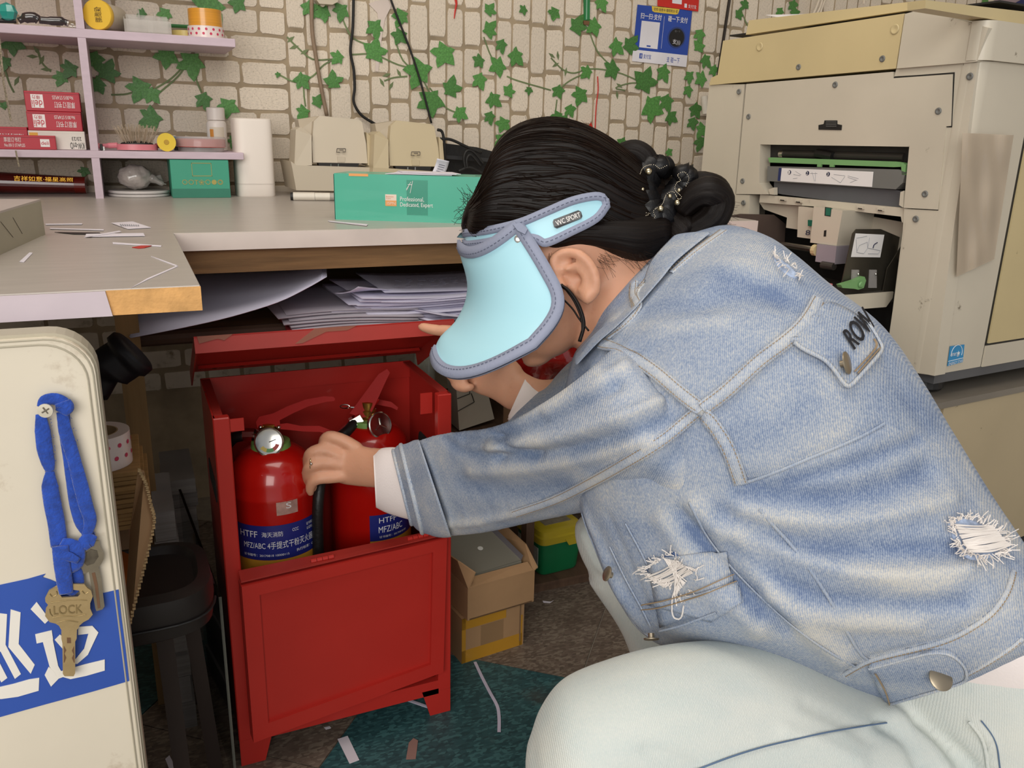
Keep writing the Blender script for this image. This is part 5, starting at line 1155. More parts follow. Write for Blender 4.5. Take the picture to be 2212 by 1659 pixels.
# document lid
L0 = [sp(1611,76,.0), sp(1617,44,.0), sp(1999,-2,.0), sp(1998,18,.0)]
zl0, zl1 = L0[3][2]+.002, L0[2][2]
mb = MB(); mb.prism([PX(.0, .02, zl0-.004), PX(.60, .02, zl0-.004), PX(.60, .52, zl0-.004), PX(.0, .52, zl0-.004)], (0, 0, .003)); mb.build('glass_gap', PBk, pr)
mb = MB(); mb.prism([sp(1611,75,-.01), sp(1618,44,-.01), sp(1999,0,-.01), sp(1999,17,-.01)], eD*.5); mb.build('document_lid', PYl, pr)
mb = MB(); mb.prism([fp(1999,0,.0), fp(1999,18,.0), fp(2230,56,.0), fp(2230,27,.0)], sD*.03); mb.build('lid_front', PYl, pr)
part('loose_sheet', M('paper', 'e6e2e4', .8, var=.03), pr, prism=([sp(1655,33,-.06), sp(1700,41,-.04), sp(1760,37,-.04), sp(1800,30,-.10)], (0, 0, .001)))
for x, y in ((1641,101),(1933,63)):
    V, Fc = lathe(sp(x, y, .0045), [(.0001, .0002), (.006, .0008), (.0078, .0016), (.0085, .0)], 16, sN, False); mesh('plug', V, Fc, PYl, pr, smooth=True)
for x, y in ((1725,145),(1906,127),(1596,198),(1804,183),(2027,240),(1617,252),(1604,391),(1998,419),(1606,438),(1978,473),(2095,165),(1928,775)):
    V, Fc = lathe(sp(x, y, .0026 if y > 160 else .0042), [(.0001, .0006), (.0022, .0006), (.0026, .0012), (.0050, .0018), (.0058, .0)], 14, sN, False); mesh('screw', V, Fc, PG, pr, smooth=True)
# connector slot
side('connector_slot', [(1768,280),(1768,270),(1779,268),(1781,260),(1808,260),(1808,268),(1818,270),(1817,281)], .004, .0034, PBk)
for k in range(4): side('connector_rib', [(1784,262+k*3.4),(1806,262+k*3.4),(1806,263+k*3.4),(1784,263+k*3.4)], .001, .0044, PG)
# toner bay
def bay(name, px, d, depth, mat, **k): return side(name, px, depth, d, mat, **k)
bay('bay_lining', [(1642,312),(1964,317),(1960,350),(1640,345)], -.028, .002, PD)
part('roller', M('roller_rubber', '3b3733', .4, var=.2), pr, tube=([sp(1690,332,-.03), sp(1955,340,-.03)], .008, 14))
part('roller_collar', M('chrome', 'c9c7c0', .2, metal=1), pr, tube=([sp(1686,333,-.028), sp(1694,333,-.028)], .0075, 14))
part('toner_smudge', PBk, pr, tube=([sp(1765,331,-.022), sp(1800,338,-.022)], .009, 8))
gb = [(1659,341),(1664,340),(1935,349),(1952,352),(1953,360),(1930,361),(1662,351)]
bay('green_bar', gb, -.004, .012, PGn)
for x in (1771, 1798): part('green_catch', PGn, pr, box=(sp(x, 356, -.006), (.004, .010, .008)))
bay('green_bar_hook', [(1946,352),(1957,356),(1955,378),(1948,378)], -.002, .010, PGn)
bay('toner_box', [(1658,359),(1940,366),(1956,372),(1950,395),(1935,409),(1657,391)], -.002, .05, PG, bev=1)
q = [sp(1689,363,-.0012), sp(1887,371,-.0012), sp(1884,404,-.0012), sp(1686,391,-.0012)]
lab = quadmesh('instruction_label', q, M('label_paper', 'e9e6e4', .5, var=.02), pr, .0004); quadmesh('label_stripe', sub(q, -.035, 0, .0, 1), M('label_blue', '2a3565', .5), lab, .0004)
m_ink = M('label_ink', '2b2f4a', .6); m_ink2 = M('label_line', '8d9098', .6)
for u_, s_ in ((.10, '1'), (.31, '2'), (.54, '3')):
    c_ = sub(q, u_-.022, .12, u_+.022, .48); cc = sum(c_)/4; r_ = np.linalg.norm(c_[0]-c_[1])*.45
    n_ = sN; V, Fc = lathe(cc, [(r_, .0006), (.0001, .0009)], 16, n_, False); mesh('number_disc', V, Fc, m_ink, lab); text(s_, sub(q, u_-.009, .18, u_+.009, .42), M('label_paper', 'e9e6e4', .5), lab, .0016)
for (u0, v0, u1, v1) in ((.15,.45,.23,.5),(.17,.2,.24,.45),(.15,.75,.2,.7),(.36,.2,.40,.85),(.40,.2,.41,.85),(.34,.3,.42,.28),(.60,.3,.72,.35),(.58,.5,.68,.85),(.68,.85,.72,.4),(.75,.35,.86,.5),(.78,.8,.84,.6),(.75,.45,.85,.62)):
    a, b_ = sub(q, u0, v0, u1, v1)[0], sub(q, u0, v0, u1, v1)[2]; part('drawing_line', m_ink2, lab, tube=([a+sN*.0007, b_+sN*.0007], .0003, 4))
bay('waste_bin', [(1672,392),(1935,410),(1948,413),(1950,448),(1800,434),(1690,420),(1672,416)], -.012, .06, PG2)
part('side_latch', PB, pr, prism=([sp(1945,415,.003), sp(1952,412,.003), sp(1950,448,.003), sp(1942,443,.003)], eD*.01)); part('side_latch', PB, pr, prism=([sp(1660,409,.0), sp(1672,405,.0), sp(1672,421,.0), sp(1663,420,.0)], eD*.01))
# lower frame with the paper feeder
bay('feeder_beam', [(1642,420),(1960,450),(1958,482),(1948,480),(1946,468),(1862,458),(1760,446),(1700,442),(1640,437)], -.004, .012, PB)
for x, y in ((1690,429),(1724,433),(1858,447),(1901,451)): bay('beam_clip', [(x-7,y-2),(x+7,y-1),(x+6,y+5),(x-7,y+4)], .0005, .006, PB); bay('beam_slot', [(x-5,y+2),(x+4,y+3),(x+4,y+5),(x-5,y+4)], .001, .0004, PBk)
bay('feeder_housing', [(1758,446),(1820,455),(1807,531),(1750,524)], .03, .09, PB, label='protruding feeder housing')
bay('feeder_side', [(1640,437),(1758,447),(1752,500),(1698,492),(1700,470),(1650,452)], -.02, .02, PB)
bay('feeder_cover', [(1725,446),(1760,450),(1752,516),(1722,512)], .005, .02, PB)
bay('feeder_wall', [(1820,456),(1962,482),(1958,560),(1800,560)], -.06, .004, PB)
bay('green_switch', [(1784,449),(1794,450),(1792,466),(1783,465)], .032, .006, M('switch_green', '1f6b55', .4)); bay('switch_recess', [(1782,447),(1796,449),(1794,468),(1781,466)], .0305, .0005, PD)
bay('slot', [(1780,498),(1785,497),(1784,511),(1779,511)], .0305, .0004, PBk); bay('green_knob', [(1745,475),(1756,476),(1755,489),(1745,488)], .009, .006, MATS['switch_green'])
text('8', [sp(1741,497,.006), sp(1751,497,.006), sp(1750,508,.006), sp(1740,508,.006)], m_ink, pr, .0006)
mb = MB(); mb.prism([sp(1765,527,.035), sp(1807,532,.035), sp(1803,571,.035), sp(1761,565,.035)], eD*.05); mb.build('feed_motor', M('lilac_grey', '9a929a', .45), pr)
part('feed_shaft', MATS['chrome'], pr, tube=([sp(1690,528,.0), sp(1765,540,.02)], .006, 10)); part('shaft_bush', PYl, pr, tube=([sp(1758,540,.03), sp(1766,541,.03)], .011, 12)); part('feed_roller', MATS['roller_rubber'], pr, tube=([sp(1776,572,.035), sp(1802,576,.035)], .007, 12))
# feed tray plate, guides
zT = .655
yt = 1.10
tl_, tr_ = ony(1775, 646, yt), ony(1932, 630, yt); zz = tr_[2]
mb = MB(); mb.bb((.82, yt+.002, zz-.020), (1.28, yt+.36, zz-.002)); mb.build('feed_tray', M('tray_steel', '6f6a63', .35, metal=.6, var=.2, scale=12), pr)
part('tray_front', PB, pr, prism=([(.82, yt, zz-.028), (1.262, yt, zz-.028), (1.275, yt, zz-.012), (1.275, yt, zz), (.82, yt, zz)], (0, .003, 0)))
yg = 1.125
def gp(x, y, d=0): return ony(x, y, yg-d)
PM = M('guide_metal', '5b564c', .35, metal=.65, var=.25, scale=10)
part('side_guide', PM, pr, prism=([gp(1816,624), gp(1842,505), gp(1850,495), gp(1903,495), gp(1950,515), gp(1945,600), gp(1935,632)], (0, .002, 0)), label='dark metal side guide')
part('side_guide', PM, pr, prism=([gp(1907,632,.01), gp(1917,580,.01), gp(1950,528,.01), gp(1948,632,.01)], (0, .002, 0)))
q = [gp(1848,504,.0004), gp(1910,507,.0004), gp(1901,556,.0004), gp(1838,555,.0004)]
gl_ = quadmesh('guide_sticker', q, MATS['label_paper'], pr, .0005)
for (u0, v0, u1, v1) in ((.05,.2,.4,.1),(.05,.25,.15,.75),(.2,.5,.45,.35),(.2,.5,.15,.8),(.45,.35,.5,.6),(.15,.8,.4,.85),(.4,.85,.5,.6),(.5,.15,.5,.6),(.5,.6,.95,.7),(.55,.85,.9,.85),(.9,.85,.95,.7)):
    a, b_ = sub(q, u0, v0, u1, v1)[0], sub(q, u0, v0, u1, v1)[2]; part('drawing_line', m_ink2, gl_, tube=([a-[0, .0008, 0], b_-[0, .0008, 0]], .0004, 4))
part('drawing_arrow', m_ink, gl_, tube=(catmull([sub(q, .68, .6, .7, .6)[0]-[0, .001, 0], sub(q, .70, .45, .7, .6)[0]-[0, .001, 0], sub(q, .80, .35, .7, .6)[0]-[0, .001, 0]], 4), .0009, 5))
for x in (1848, 1886):
    part('clear_clip', M('clear_plastic', 'cfcac6', .1, alpha=.35), pr, prism=([gp(x-6,583,.004), gp(x+8,583,.004), gp(x+8,622,.004), gp(x-8,622,.004)], (0, .003, 0))); part('clip_screw', MATS['chrome'], pr, ball=(gp(x+6, 592, .005), .0025, 6))
part('green_lever', PGn, pr, prism=([gp(1817,616,.016), gp(1850,606,.016), gp(1868,598,.016), gp(1871,606,.016), gp(1866,622,.016), gp(1854,626,.016), gp(1846,624,.016), gp(1820,622,.016)], (0, .012, 0)))
V, Fc = lathe(gp(1860, 615, .018), [(.0001, .002), (.004, .002), (.006, 0)], 14, (0, -1, 0)); mesh('lever_pivot', V, Fc, PGn, pr)
part('far_guide', M('brown_metal', '5f5149', .5, metal=.2, var=.1), pr, prism=([onp(1560,470,PN+sD*.42,sD), onp(1600,462,PN+sD*.42,sD), onp(1672,464,PN+sD*.42,sD), onp(1697,484,PN+sD*.42,sD), onp(1693,560,PN+sD*.42,sD), onp(1600,560,PN+sD*.42,sD)], sD*.003))
# energy sticker, taped plastic sheet
q = [fp(2052,748,.003), fp(2083,744,.003), fp(2079,782,.003), fp(2046,791,.003)]
es = quadmesh('blue_sticker', q, M('sticker_blue', '2f8fc6', .4), pr, .0006); m_sw = M('sticker_white', 'eaf0f2', .5)
nf = -sD
cc = sub(q, .5, .42, .5, .42)[0]; r_ = np.linalg.norm(q[0]-q[1])*.38; ux = NN(q[1]-q[0]); uy = NN(q[0]-q[3])
part('sticker_arc', m_sw, es, tube=([cc+nf*.001+(ux*math.cos(a)+uy*math.sin(a))*r_ for a in np.linspace(-.3, math.pi+.2, 14)], .0006, 5))
text('energy', sub(q, .08, .36, .72, .60), m_sw, es, .0014); text('ENERGY STAR', sub(q, .04, .82, .96, .98), m_sw, es, .0014); quadmesh('sticker_line', sub(q, .0, .74, 1, .77), m_sw, es, .001)
st = [cc+ux*.004+nf*.0016+(ux*math.cos(a)+uy*math.sin(a))*(.0045 if k % 2 == 0 else .0018) for k, a in enumerate(np.linspace(math.pi/2, math.pi/2+2*math.pi, 11)[:-1])]
part('sticker_star', m_sw, es, prism=(st, -nf*.0004))
tape = thing('plastic_sheet', 'creased beige clear plastic sheet taped to the photocopier front corner', 'sheet', tuple(fp(2100, 600, .006)))
G_ = []
for v in np.linspace(0, 1, 22):
    row = []
    for u_ in np.linspace(0, 1, 16):
        L_ = np.array([2080, 287])*(1-v)+np.array([2066, 598])*v; R_ = np.array([2190, 292])*(1-v)+np.array([2148, 560])*v; p = L_*(1-u_)+R_*u_
        row.append(fp(p[0], p[1], .0125+.0022*math.sin(u_*9+v*3)+.0016*math.sin(u_*17-v*7)+.001*math.sin(v*15)))
    G_.append(row)
G_ = np.array(G_); a0, b0, _ = G_.shape; V = np.vstack([G_.reshape(-1, 3), (G_+sD*.0005).reshape(-1, 3)]); o_ = a0*b0
Fc = [(i*b0+j, i*b0+j+1, (i+1)*b0+j+1, (i+1)*b0+j) for i in range(a0-1) for j in range(b0-1)]; Fc += [tuple(x+o_ for x in f[::-1]) for f in Fc]
mesh('sheet', V, Fc, M('plastic_film', 'c9b8a2', .22, alpha=.72, var=.04, coat=.5), tape, smooth=True)
# feet + stand
for s_, e_ in ((.05, .06), (.05, .5), (.57, .06), (.57, .5)):
    part('foot', PBk, pr, lathe=(PX(s_, e_, .516), [(.035, 0), (.038, .004), (.036, .018), (.03, .03)], 20))
mb = MB(); lbox(mb, .0, .62, .02, .6, .538, .556); mb.build('base_plate', PG2, pr)
sd = thing('copier_cabinet', 'scuffed beige steel cabinet with grey top under the photocopier', 'cabinet', tuple(PX(.3, .35, 0)))
PS = M('stand_beige', 'b9a98a', .45, var=.06, scale=5, dirt='3d3026', dth=.665, dw=.03, dscale=22)
c0 = onz(2042, 866, .512); sy = c0
def SX(s, e, z): return c0*[1, 1, 0]+sD*s+eD*e+np.array([0, 0, z])
mb = MB(); mb.prism([SX(-.004, -.05, .500), SX(.62, -.05, .500), SX(.62, .62, .500), SX(-.004, .62, .500)], (0, 0, .012)); mb.build('top', M('stand_grey', '7d766c', .4, var=.08), sd)
mb = MB(); mb.prism([SX(0, 0, .17), SX(0, .60, .17), SX(.02, .60, .17), SX(.02, 0, .17)], (0, 0, .329)); mb.build('door', PS, sd)
mb = MB(); mb.prism([SX(.002, -.045, .15), SX(.002, -.006, .15), SX(.60, -.006, .15), SX(.60, -.045, .15)], (0, 0, .349)); mb.build('side_panel', PB, sd)
mb = MB(); mb.prism([SX(.03, .0, .15), SX(.60, .0, .15), SX(.60, .58, .15), SX(.03, .58, .15)], (0, 0, .345)); mb.build('body', PD, sd)
mb = MB(); mb.prism([SX(.006, -.03, .13), SX(.60, -.03, .13), SX(.60, .58, .13), SX(.006, .58, .13)], (0, 0, .02)); mb.build('plinth', PG2, sd)
for s_, e_ in ((.06, .02), (.06, .5), (.54, .02), (.54, .5)):
    mb = MB(); c = SX(s_, e_, .055); mb.lathe(c-sD*.012, [(.055, 0), (.055, .024)], 24, sD); mb.bb(c+[-.015, -.015, 0], c+[.015, .015, .076]); mb.build('caster', PBk, sd)
# pink paper on tray
pk = thing('pink_paper_stack', 'stack of pink paper sheets on the photocopier feed tray', 'paper', (1.03, 1.25, zz))
m_pk = M('pink_paper', 'e08a8e', .75, var=.05); m_pke = M('pink_paper_edge', 'd97f86', .8, var=.12, scale=4, stretch=(1, 1, 260))
zq = zz-.001
mb = MB(); mb.bb((.85, yg+.006, zq), (1.15, yg+.28, zq+.010)); mb.build('sheets', m_pke, pk)
mb = MB(); mb.bb((.845, yg+.004, zq+.0101), (1.152, yg+.284, zq+.016)); mb.build('sheets', m_pke, pk); mb = MB(); mb.bb((.845, yg+.004, zq+.0161), (1.152, yg+.284, zq+.0168)); mb.build('top_sheet', m_pk, pk)
# ================================================================= SHELF UNIT ON THE DESK (lavender)
ys = 2.0; sh = thing('shelf_unit', 'small lavender open shelf unit standing on the desk at left', 'shelf', (0, 2.1, ZD))
m_sh = M('lavender_board', 'cbb8c3', .6, var=.05, scale=10, stretch=(3, 3, 12))
zU0, zU1 = 1.111, 1.128; zL0, zL1 = .8775, .8925
xe = ony(509, 100, ys)[0]; xp0, xp1 = ony(168, 90, ys)[0], ony(186, 90, ys)[0]
part('shelf_board', m_sh, sh, bb=((-.45, ys, zU0), (xe, YW-.004, zU1)), bev=.001); part('shelf_board', m_sh, sh, bb=((-.45, ys, zL0), (xe+.002, YW-.004, zL1)), bev=.001)
part('upright', m_sh, sh, bb=((xp0, ys+.0003, zU1), (xp1, YW-.004, 1.36))); part('upright', m_sh, sh, bb=((xp0, ys+.0003, zL1), (xp1, YW-.004, zU0))); part('upright', m_sh, sh, bb=((xp0, ys+.0003, ZD), (xp1, YW-.004, zL0)))
part('upright', m_sh, sh, bb=((-.45, ys, ZD), (-.433, YW-.004, 1.36)))
part('top_board', m_sh, sh, bb=((-.45, ys, 1.36), (xe, YW-.004, 1.376)))
m_cb = M('carton_red', 'b32032', .4, var=.05); m_cw = M('carton_white', 'ddd6cc', .5, var=.04); m_tw = M('print_white', 'ece6e4', .5); m_tb = M('print_black', '1e1c1c', .5); m_tr = M('print_red', 'c02a3a', .5)
def carton(label, x0, x1, z0, h, y0, dep, mat, texts=(), name='staple_box', cat='box', group=None, side=None):
    t = thing(name, label, cat, ((x0+x1)/2, y0+dep/2, z0), group); part('carton', mat, t, bb=((x0, y0, z0), (x1, y0+dep, z0+h)), bev=.0008)
    part('flap_line', M('flap_dark', '6b1a22', .6) if mat is m_cb else m_cw, t, bb=((x0+.001, y0-.0003, z0+h-.004), (x1-.001, y0+.0002, z0+h-.0035)))
    q = [np.array(p) for p in ((x0, y0, z0+h), (x1, y0, z0+h), (x1, y0, z0), (x0, y0, z0))]
    for s_, u0, v0, u1, v1, m_, flip in texts:
        c = sub(q, u0, v0, u1, v1)
        if s_ is None: quadmesh('logo_panel', c, m_, t, .0004)
        else: text(s_, [c[2], c[3], c[0], c[1]] if flip else c, m_, t, .0009)
    return t
yo = ys+.022
def X(px, py, y=yo): return ony(px, py, y)
st1 = [(None,.11,.16,.33,.84,m_tw,0),('deli',.12,.45,.31,.8,m_tr,1),('得力',.14,.2,.28,.4,m_tr,1),('厚层订书钉',.52,.5,.9,.82,m_tw,1),('No.0015 STAPLES',.5,.2,.88,.38,m_tw,1)]
zb_ = zL1+.0005
h1 = .0155
ya, yb_, yc = 2.03, 2.025, 2.012
a = X(62, 300, ya)[0]; b = X(184, 300, ya)[0]
carton('white and yellow printed staple box under the red stack on the lower shelf', a, b, zb_, .037, ya, .06, m_cw, [('23/23',.76,.3,.93,.5,m_tb,1),('No.023N',.22,.35,.45,.6,m_tb,1),('KW-triO',.72,.6,.97,.95,m_tb,1),(None,.02,.1,.17,.5,M('carton_yellow','e0a63a',.5),0)])
a = X(57, 250, ya)[0]; b = X(175, 250, ya)[0]
carton('red staple box in the middle of the upside-down pair on the lower shelf', a, b, zb_+.0375, .0375, ya+.001, .06, m_cb, st1)
a = X(53, 215, ya)[0]; b = X(172, 215, ya)[0]
carton('red staple box topmost of its stack on the lower shelf, split along the top', a, b, zb_+.0755, .0385, ya+.002, .06, m_cb, st1)
a = X(-40, 290, yb_)[0]; b = X(60, 290, yb_)[0]
carton('red staple box half hidden behind the lying one at the left', a, b-.001, zb_+.0, .043, ya+.004, .05, m_cb, [('No.0015 STAPLES',.3,.3,.9,.6,m_tw,1)])
a = X(-50, 300, yc)[0]; b = X(120, 300, yc)[0]
carton('red staple box lying in front on the shelf edge with upright white lettering', a, b, zb_, .0275, 2.003, .022, m_cb, [('厚层订书钉',.34,.15,.56,.5,m_tw,0),('No.0013 STAPLES',.34,.6,.6,.82,m_tw,0),(None,.80,.25,.92,.8,m_tw,0),('deli',.81,.4,.91,.65,m_tr,0)])
# hairbrush
hb = thing('hairbrush', 'pink hairbrush with long pale bristles lying on the lower shelf', 'brush', (X(290, 305)[0], yo, zL1))
m_pb = M('pink_plastic', 'd9808a', .3, coat=.4)
cx, _, _ = X(295, 300, 2.03)
mb = MB(); pts = []; c = np.array([cx, 2.035, zL1+.012]); n_ = 28
prof = [(c+np.array([.041*math.cos(t), .024*math.sin(t), 0])) for t in np.linspace(0, 2*math.pi, n_, endpoint=False)]
mb.prism([p-[0, 0, .010] for p in prof], (0, 0, .012)); mb.build('head', m_pb, hb, smooth=False, auto=40)
mb = MB(); mb.ball(c+[0, 0, .001], 1, 8, (.034, .019, .008)); mb.build('cushion', m_blk, hb, smooth=True)
g = random.Random(4); mb = MB()
for k in range(150):
    r_ = math.sqrt(g.random()); t = g.uniform(0, 6.28); b0 = c+[.031*r_*math.cos(t), .017*r_*math.sin(t), .004]; d = np.array([.6*r_*math.cos(t)+g.uniform(-.12, .12), .5*r_*math.sin(t)+g.uniform(-.1, .1), 1]); l = g.uniform(.030, .040); mb.tube([b0, b0+NN(d)*l], .0004, 4); mb.ball(b0+NN(d)*l, .0008, 3)
mb.build('bristle', M('bristle_beige', 'b9a892', .5), hb, kind='stuff')
part('handle', m_pb, hb, tube=(catmull([c+[-.038, 0, -.001], c+[-.055, .004, -.002], c+[-.072, .008, -.003], c+[-.082, .01, -.003]], 4), [.006]*5+[.0045]*4+[.006]*4, 10)); part('handle', M('dark_pink', '8c2f3c', .4), hb, tube=([c+[.036, .004, -.001], c+[.060, .008, .0]], .005, 8))
p = X(218, 310, 2.006); us = thing('usb_plug', 'small black and metal plug on the shelf beside upright', 'plug', (p[0], 2.006, zL1)); part('body', m_blk, us, box=(np.array([p[0], 2.008, zL1+.007]), (.006, .008, .013)), bev=.001); part('tip', m_chrome, us, box=(np.array([p[0]+.004, 2.008, zL1+.0045]), (.004, .006, .008)))
# yellow capped tube
p = X(359, 300, 2.003); tb = thing('glue_tube', 'tube with round yellow cap facing out on the lower shelf', 'tube', (p[0], 2.03, zL1)); m_ycap = M('yellow_plastic', 'e2c235', .4)
cc = np.array([p[0], 2.004, zL1+.0195]); ax = np.array([.05, 1, .05])
part('cap', m_ycap, tb, lathe=(cc, [(.0190, 0), (.0190, .010), (.017, .012)], 28, ax), auto=40); V, Fc = lathe(cc-[0, .0006, 0], [(.005, 0), (.0055, .0006), (.004, .001)], 20, ax); mesh('cap_centre', V, Fc, M('cap_ochre', 'b8922a', .5), tb)
part('tube_body', M('tube_olive', '7d8a55', .4), tb, lathe=(cc+NN(ax)*.0121, [(.014, 0), (.0145, .05), (.012, .055)], 24, ax), auto=40)
# red disc case
p0, p1 = X(382, 318, 2.003), X(494, 318, 2.003); dc = thing('ink_pad_case', 'clear round case with red pad on the lower shelf end', 'case', ((p0[0]+p1[0])/2, 2.06, zL1)); c = np.array([(p0[0]+p1[0])/2, 2.052, zL1]); r_ = (p1[0]-p0[0])/2
part('base', M('clear_hard', 'c9c2c0', .12, alpha=.45), dc, lathe=(c, [(r_*.9, 0), (r_*.9, .009), (r_*.95, .010)], 36), auto=40); part('red_pad', M('red_pad', 'c93a2e', .3, coat=.5), dc, lathe=(c, [(r_*.97, .0102), (r_*.98, .012), (r_*.98, .026), (r_*.9, .028)], 36), auto=40)
part('lid', MATS['clear_hard'], dc, lathe=(c, [(r_, .011), (r_, .0305), (r_*.97, .0325), (.002, .0325)], 36, (0, 0, 1), False), auto=40)
# blue box behind, white bottle
p = X(412, 290, 2.10); bb_ = thing('blue_stapler', 'flat blue plastic stapler behind the round red case', 'stapler', (p[0], 2.12, zL1)); part('base', m_blk, bb_, bb=((p[0]-.036, 2.115, zL1), (p[0]+.045, 2.145, zL1+.016))); part('top', M('blue_plastic', '2f7fa8', .35), bb_, prism=([(p[0]-.042, 2.112, zL1+.0165), (p[0]+.045, 2.112, zL1+.0165), (p[0]+.045, 2.112, zL1+.027), (p[0]-.015, 2.112, zL1+.030), (p[0]-.042, 2.112, zL1+.031)], (0, .034, 0)))
p = X(465, 270, 2.13); c = np.array([p[0]+.004, 2.145, zL1]); k = ony(465, 232, 2.145)[2]-zL1
bt = thing('pill_bottle', 'small white pill bottle with orange label at back of the lower shelf', 'bottle', tuple(c)); part('body', M('white_plastic', 'e6ddd6', .35), bt, lathe=(c, [(.020, 0), (.0225, .002), (.0225, k*.62), (.020, k*.68), (.018, k*.70)], 28), auto=40); part('cap', MATS['white_plastic'], bt, lathe=(c, [(.020, k*.71), (.0205, k*.98), (.018, k)], 28), auto=40)
us_ = np.linspace(-2.4, -.9, 10); V = [c+[.0228*math.cos(a), .0228*math.sin(a), z_] for z_ in (.006, k*.55) for a in us_]; mesh('label', V, [(i, i+1, 11+i, 10+i) for i in range(9)], M('bottle_label', 'd9cdbb', .5), bt, smooth=True)
us_ = np.linspace(-2.4, -2.0, 4); V = [c+[.0230*math.cos(a), .0230*math.sin(a), z_] for z_ in (.012, k*.5) for a in us_]; mesh('label_band', V, [(i, i+1, 5+i, 4+i) for i in range(3)], M('label_orange', 'd08a3a', .5), bt)
# upper shelf
zt2 = zU1
p = ony(210, 38, 2.03); yb = thing('yellow_capped_jar', 'lying jar with large yellow lid on the upper shelf', 'jar', (p[0], 2.07, zt2)); ax = NN(np.array([.45, 1, 0])); cc = np.array([p[0], 2.012, zt2+.030])
part('lid', M('yellow_lid', 'e3b93c', .4), yb, lathe=(cc, [(.028, 0), (.029, .0015), (.029, .013), (.028, .0145)], 36, ax), auto=40); part('body', M('jar_cream', 'c9bda8', .4), yb, lathe=(cc+ax*.0146, [(.0268, 0), (.027, .07), (.024, .075)], 32, ax), auto=40)
tx = NN(np.cross(ax, (0, 0, 1))); qq = [cc-ax*.0004+tx*a_+np.array([0, 0, b_]) for a_, b_ in ((-.004, .014), (-.004, -.014), (.010, -.014), (.010, .014))]; text('保质期', [qq[0], qq[1], qq[2], qq[3]][:4], M('lid_print', '5a4520', .6), yb, .0006)
# tapes
def tape_roll(name, label, c, R, r_, h, mat, core, prt=None):
    t = thing(name, label, 'tape', tuple(c)); part('roll', mat, t, lathe=(c, [(r_+.0015, 0), (R, 0), (R, h), (r_+.0015, h), (r_+.0015, 0)], 40, (0, 0, 1), False), auto=40); part('core', core, t, lathe=(c, [(r_, 0), (r_+.0013, 0), (r_+.0013, h), (r_, h), (r_, 0)], 32, (0, 0, 1), False), auto=40)
    if prt:
        for a in np.linspace(-3.0, -.2, 8):
            for dz_ in (h*.35, h*.72):
                a2 = a+(.16 if dz_ > h*.5 else 0); V, Fc = textmesh('福' if int(a*10) % 2 else '●'); V = V*.007; P = [c+[(R+.0004)*math.cos(a2+v[0]/R), (R+.0004)*math.sin(a2+v[0]/R), dz_+v[1]] for v in V]; mesh('print', P, Fc, prt, t)
    return t
m_core = M('card_core', 'a98f6a', .8)
c = np.array([ony(445, 82, 2.05)[0]+.001, 2.05, zt2]); m_tp = M('tape_white_pink', 'e2d3cd', .35, coat=.3)
tape_roll('printed_tape_roll', 'white tape roll with pink print under the orange roll', c, .0375, .024, .024, m_tp, m_core, M('pink_print', 'c8375a', .5)); tape_roll('orange_tape_roll', 'orange packing tape roll stacked on the printed white roll', c+[.0, .0, .0245], .0345, .022, .034, M('tape_orange', 'd9962f', .3, coat=.4, var=.12, scale=4, stretch=(1, 1, 60)), m_core)
c = np.array([ony(400, 66, 2.12)[0], 2.125, zt2]); tape_roll('yellow_tape_roll', 'small yellow tape roll behind the orange roll', c, .030, .02, .020, M('tape_yellow', 'd8c478', .35), m_core)
c0_ = np.array([ony(352, 45, 2.15)[0], 2.165, zt2+.034]); gpn = thing('green_pen', 'green pencil lying behind the tape rolls', 'pen', tuple(c0_)); part('barrel', M('green_paint', '2c6a37', .4), gpn, tube=([c0_, c0_+[.09, -.012, 0]], .0042, 6)); part('tip', m_core, gpn, tube=([c0_+[.09, -.012, 0], c0_+[.10, -.0133, 0]], [.004, .001], 6))
# clear box with cards
p0, p1 = ony(270, 75, 2.02)[0], ony(372, 80, 2.02)[0]; cb = thing('clear_card_box', 'clear plastic desk tray with small compartments on the upper shelf', 'tray', ((p0+p1)/2, 2.06, zt2)); m_clr = M('clear_box', 'd5d0c8', .1, alpha=.32)
zq = zt2+.001
for a_, b_ in (((p0, 2.02, zq), (p1, 2.10, zq+.003)), ((p0, 2.02, zq), (p1, 2.022, zq+.026)), ((p0, 2.098, zq), (p1, 2.10, zq+.040)), ((p0, 2.022, zq), (p0+.002, 2.098, zq+.03)), ((p1-.002, 2.022, zq), (p1, 2.098, zq+.03)), ((p0+.03, 2.04, zq), (p0+.032, 2.098, zq+.048)), ((p0+.06, 2.04, zq), (p0+.062, 2.098, zq+.045)), ((p0+.005, 2.05, zq), (p1-.005, 2.052, zq+.038))): part('clear_wall', m_clr, cb, bb=(a_, b_))
part('card', m_cw, cb, bb=((p0+.046, 2.055, zq+.003), (p0+.056, 2.058, zq+.034)))
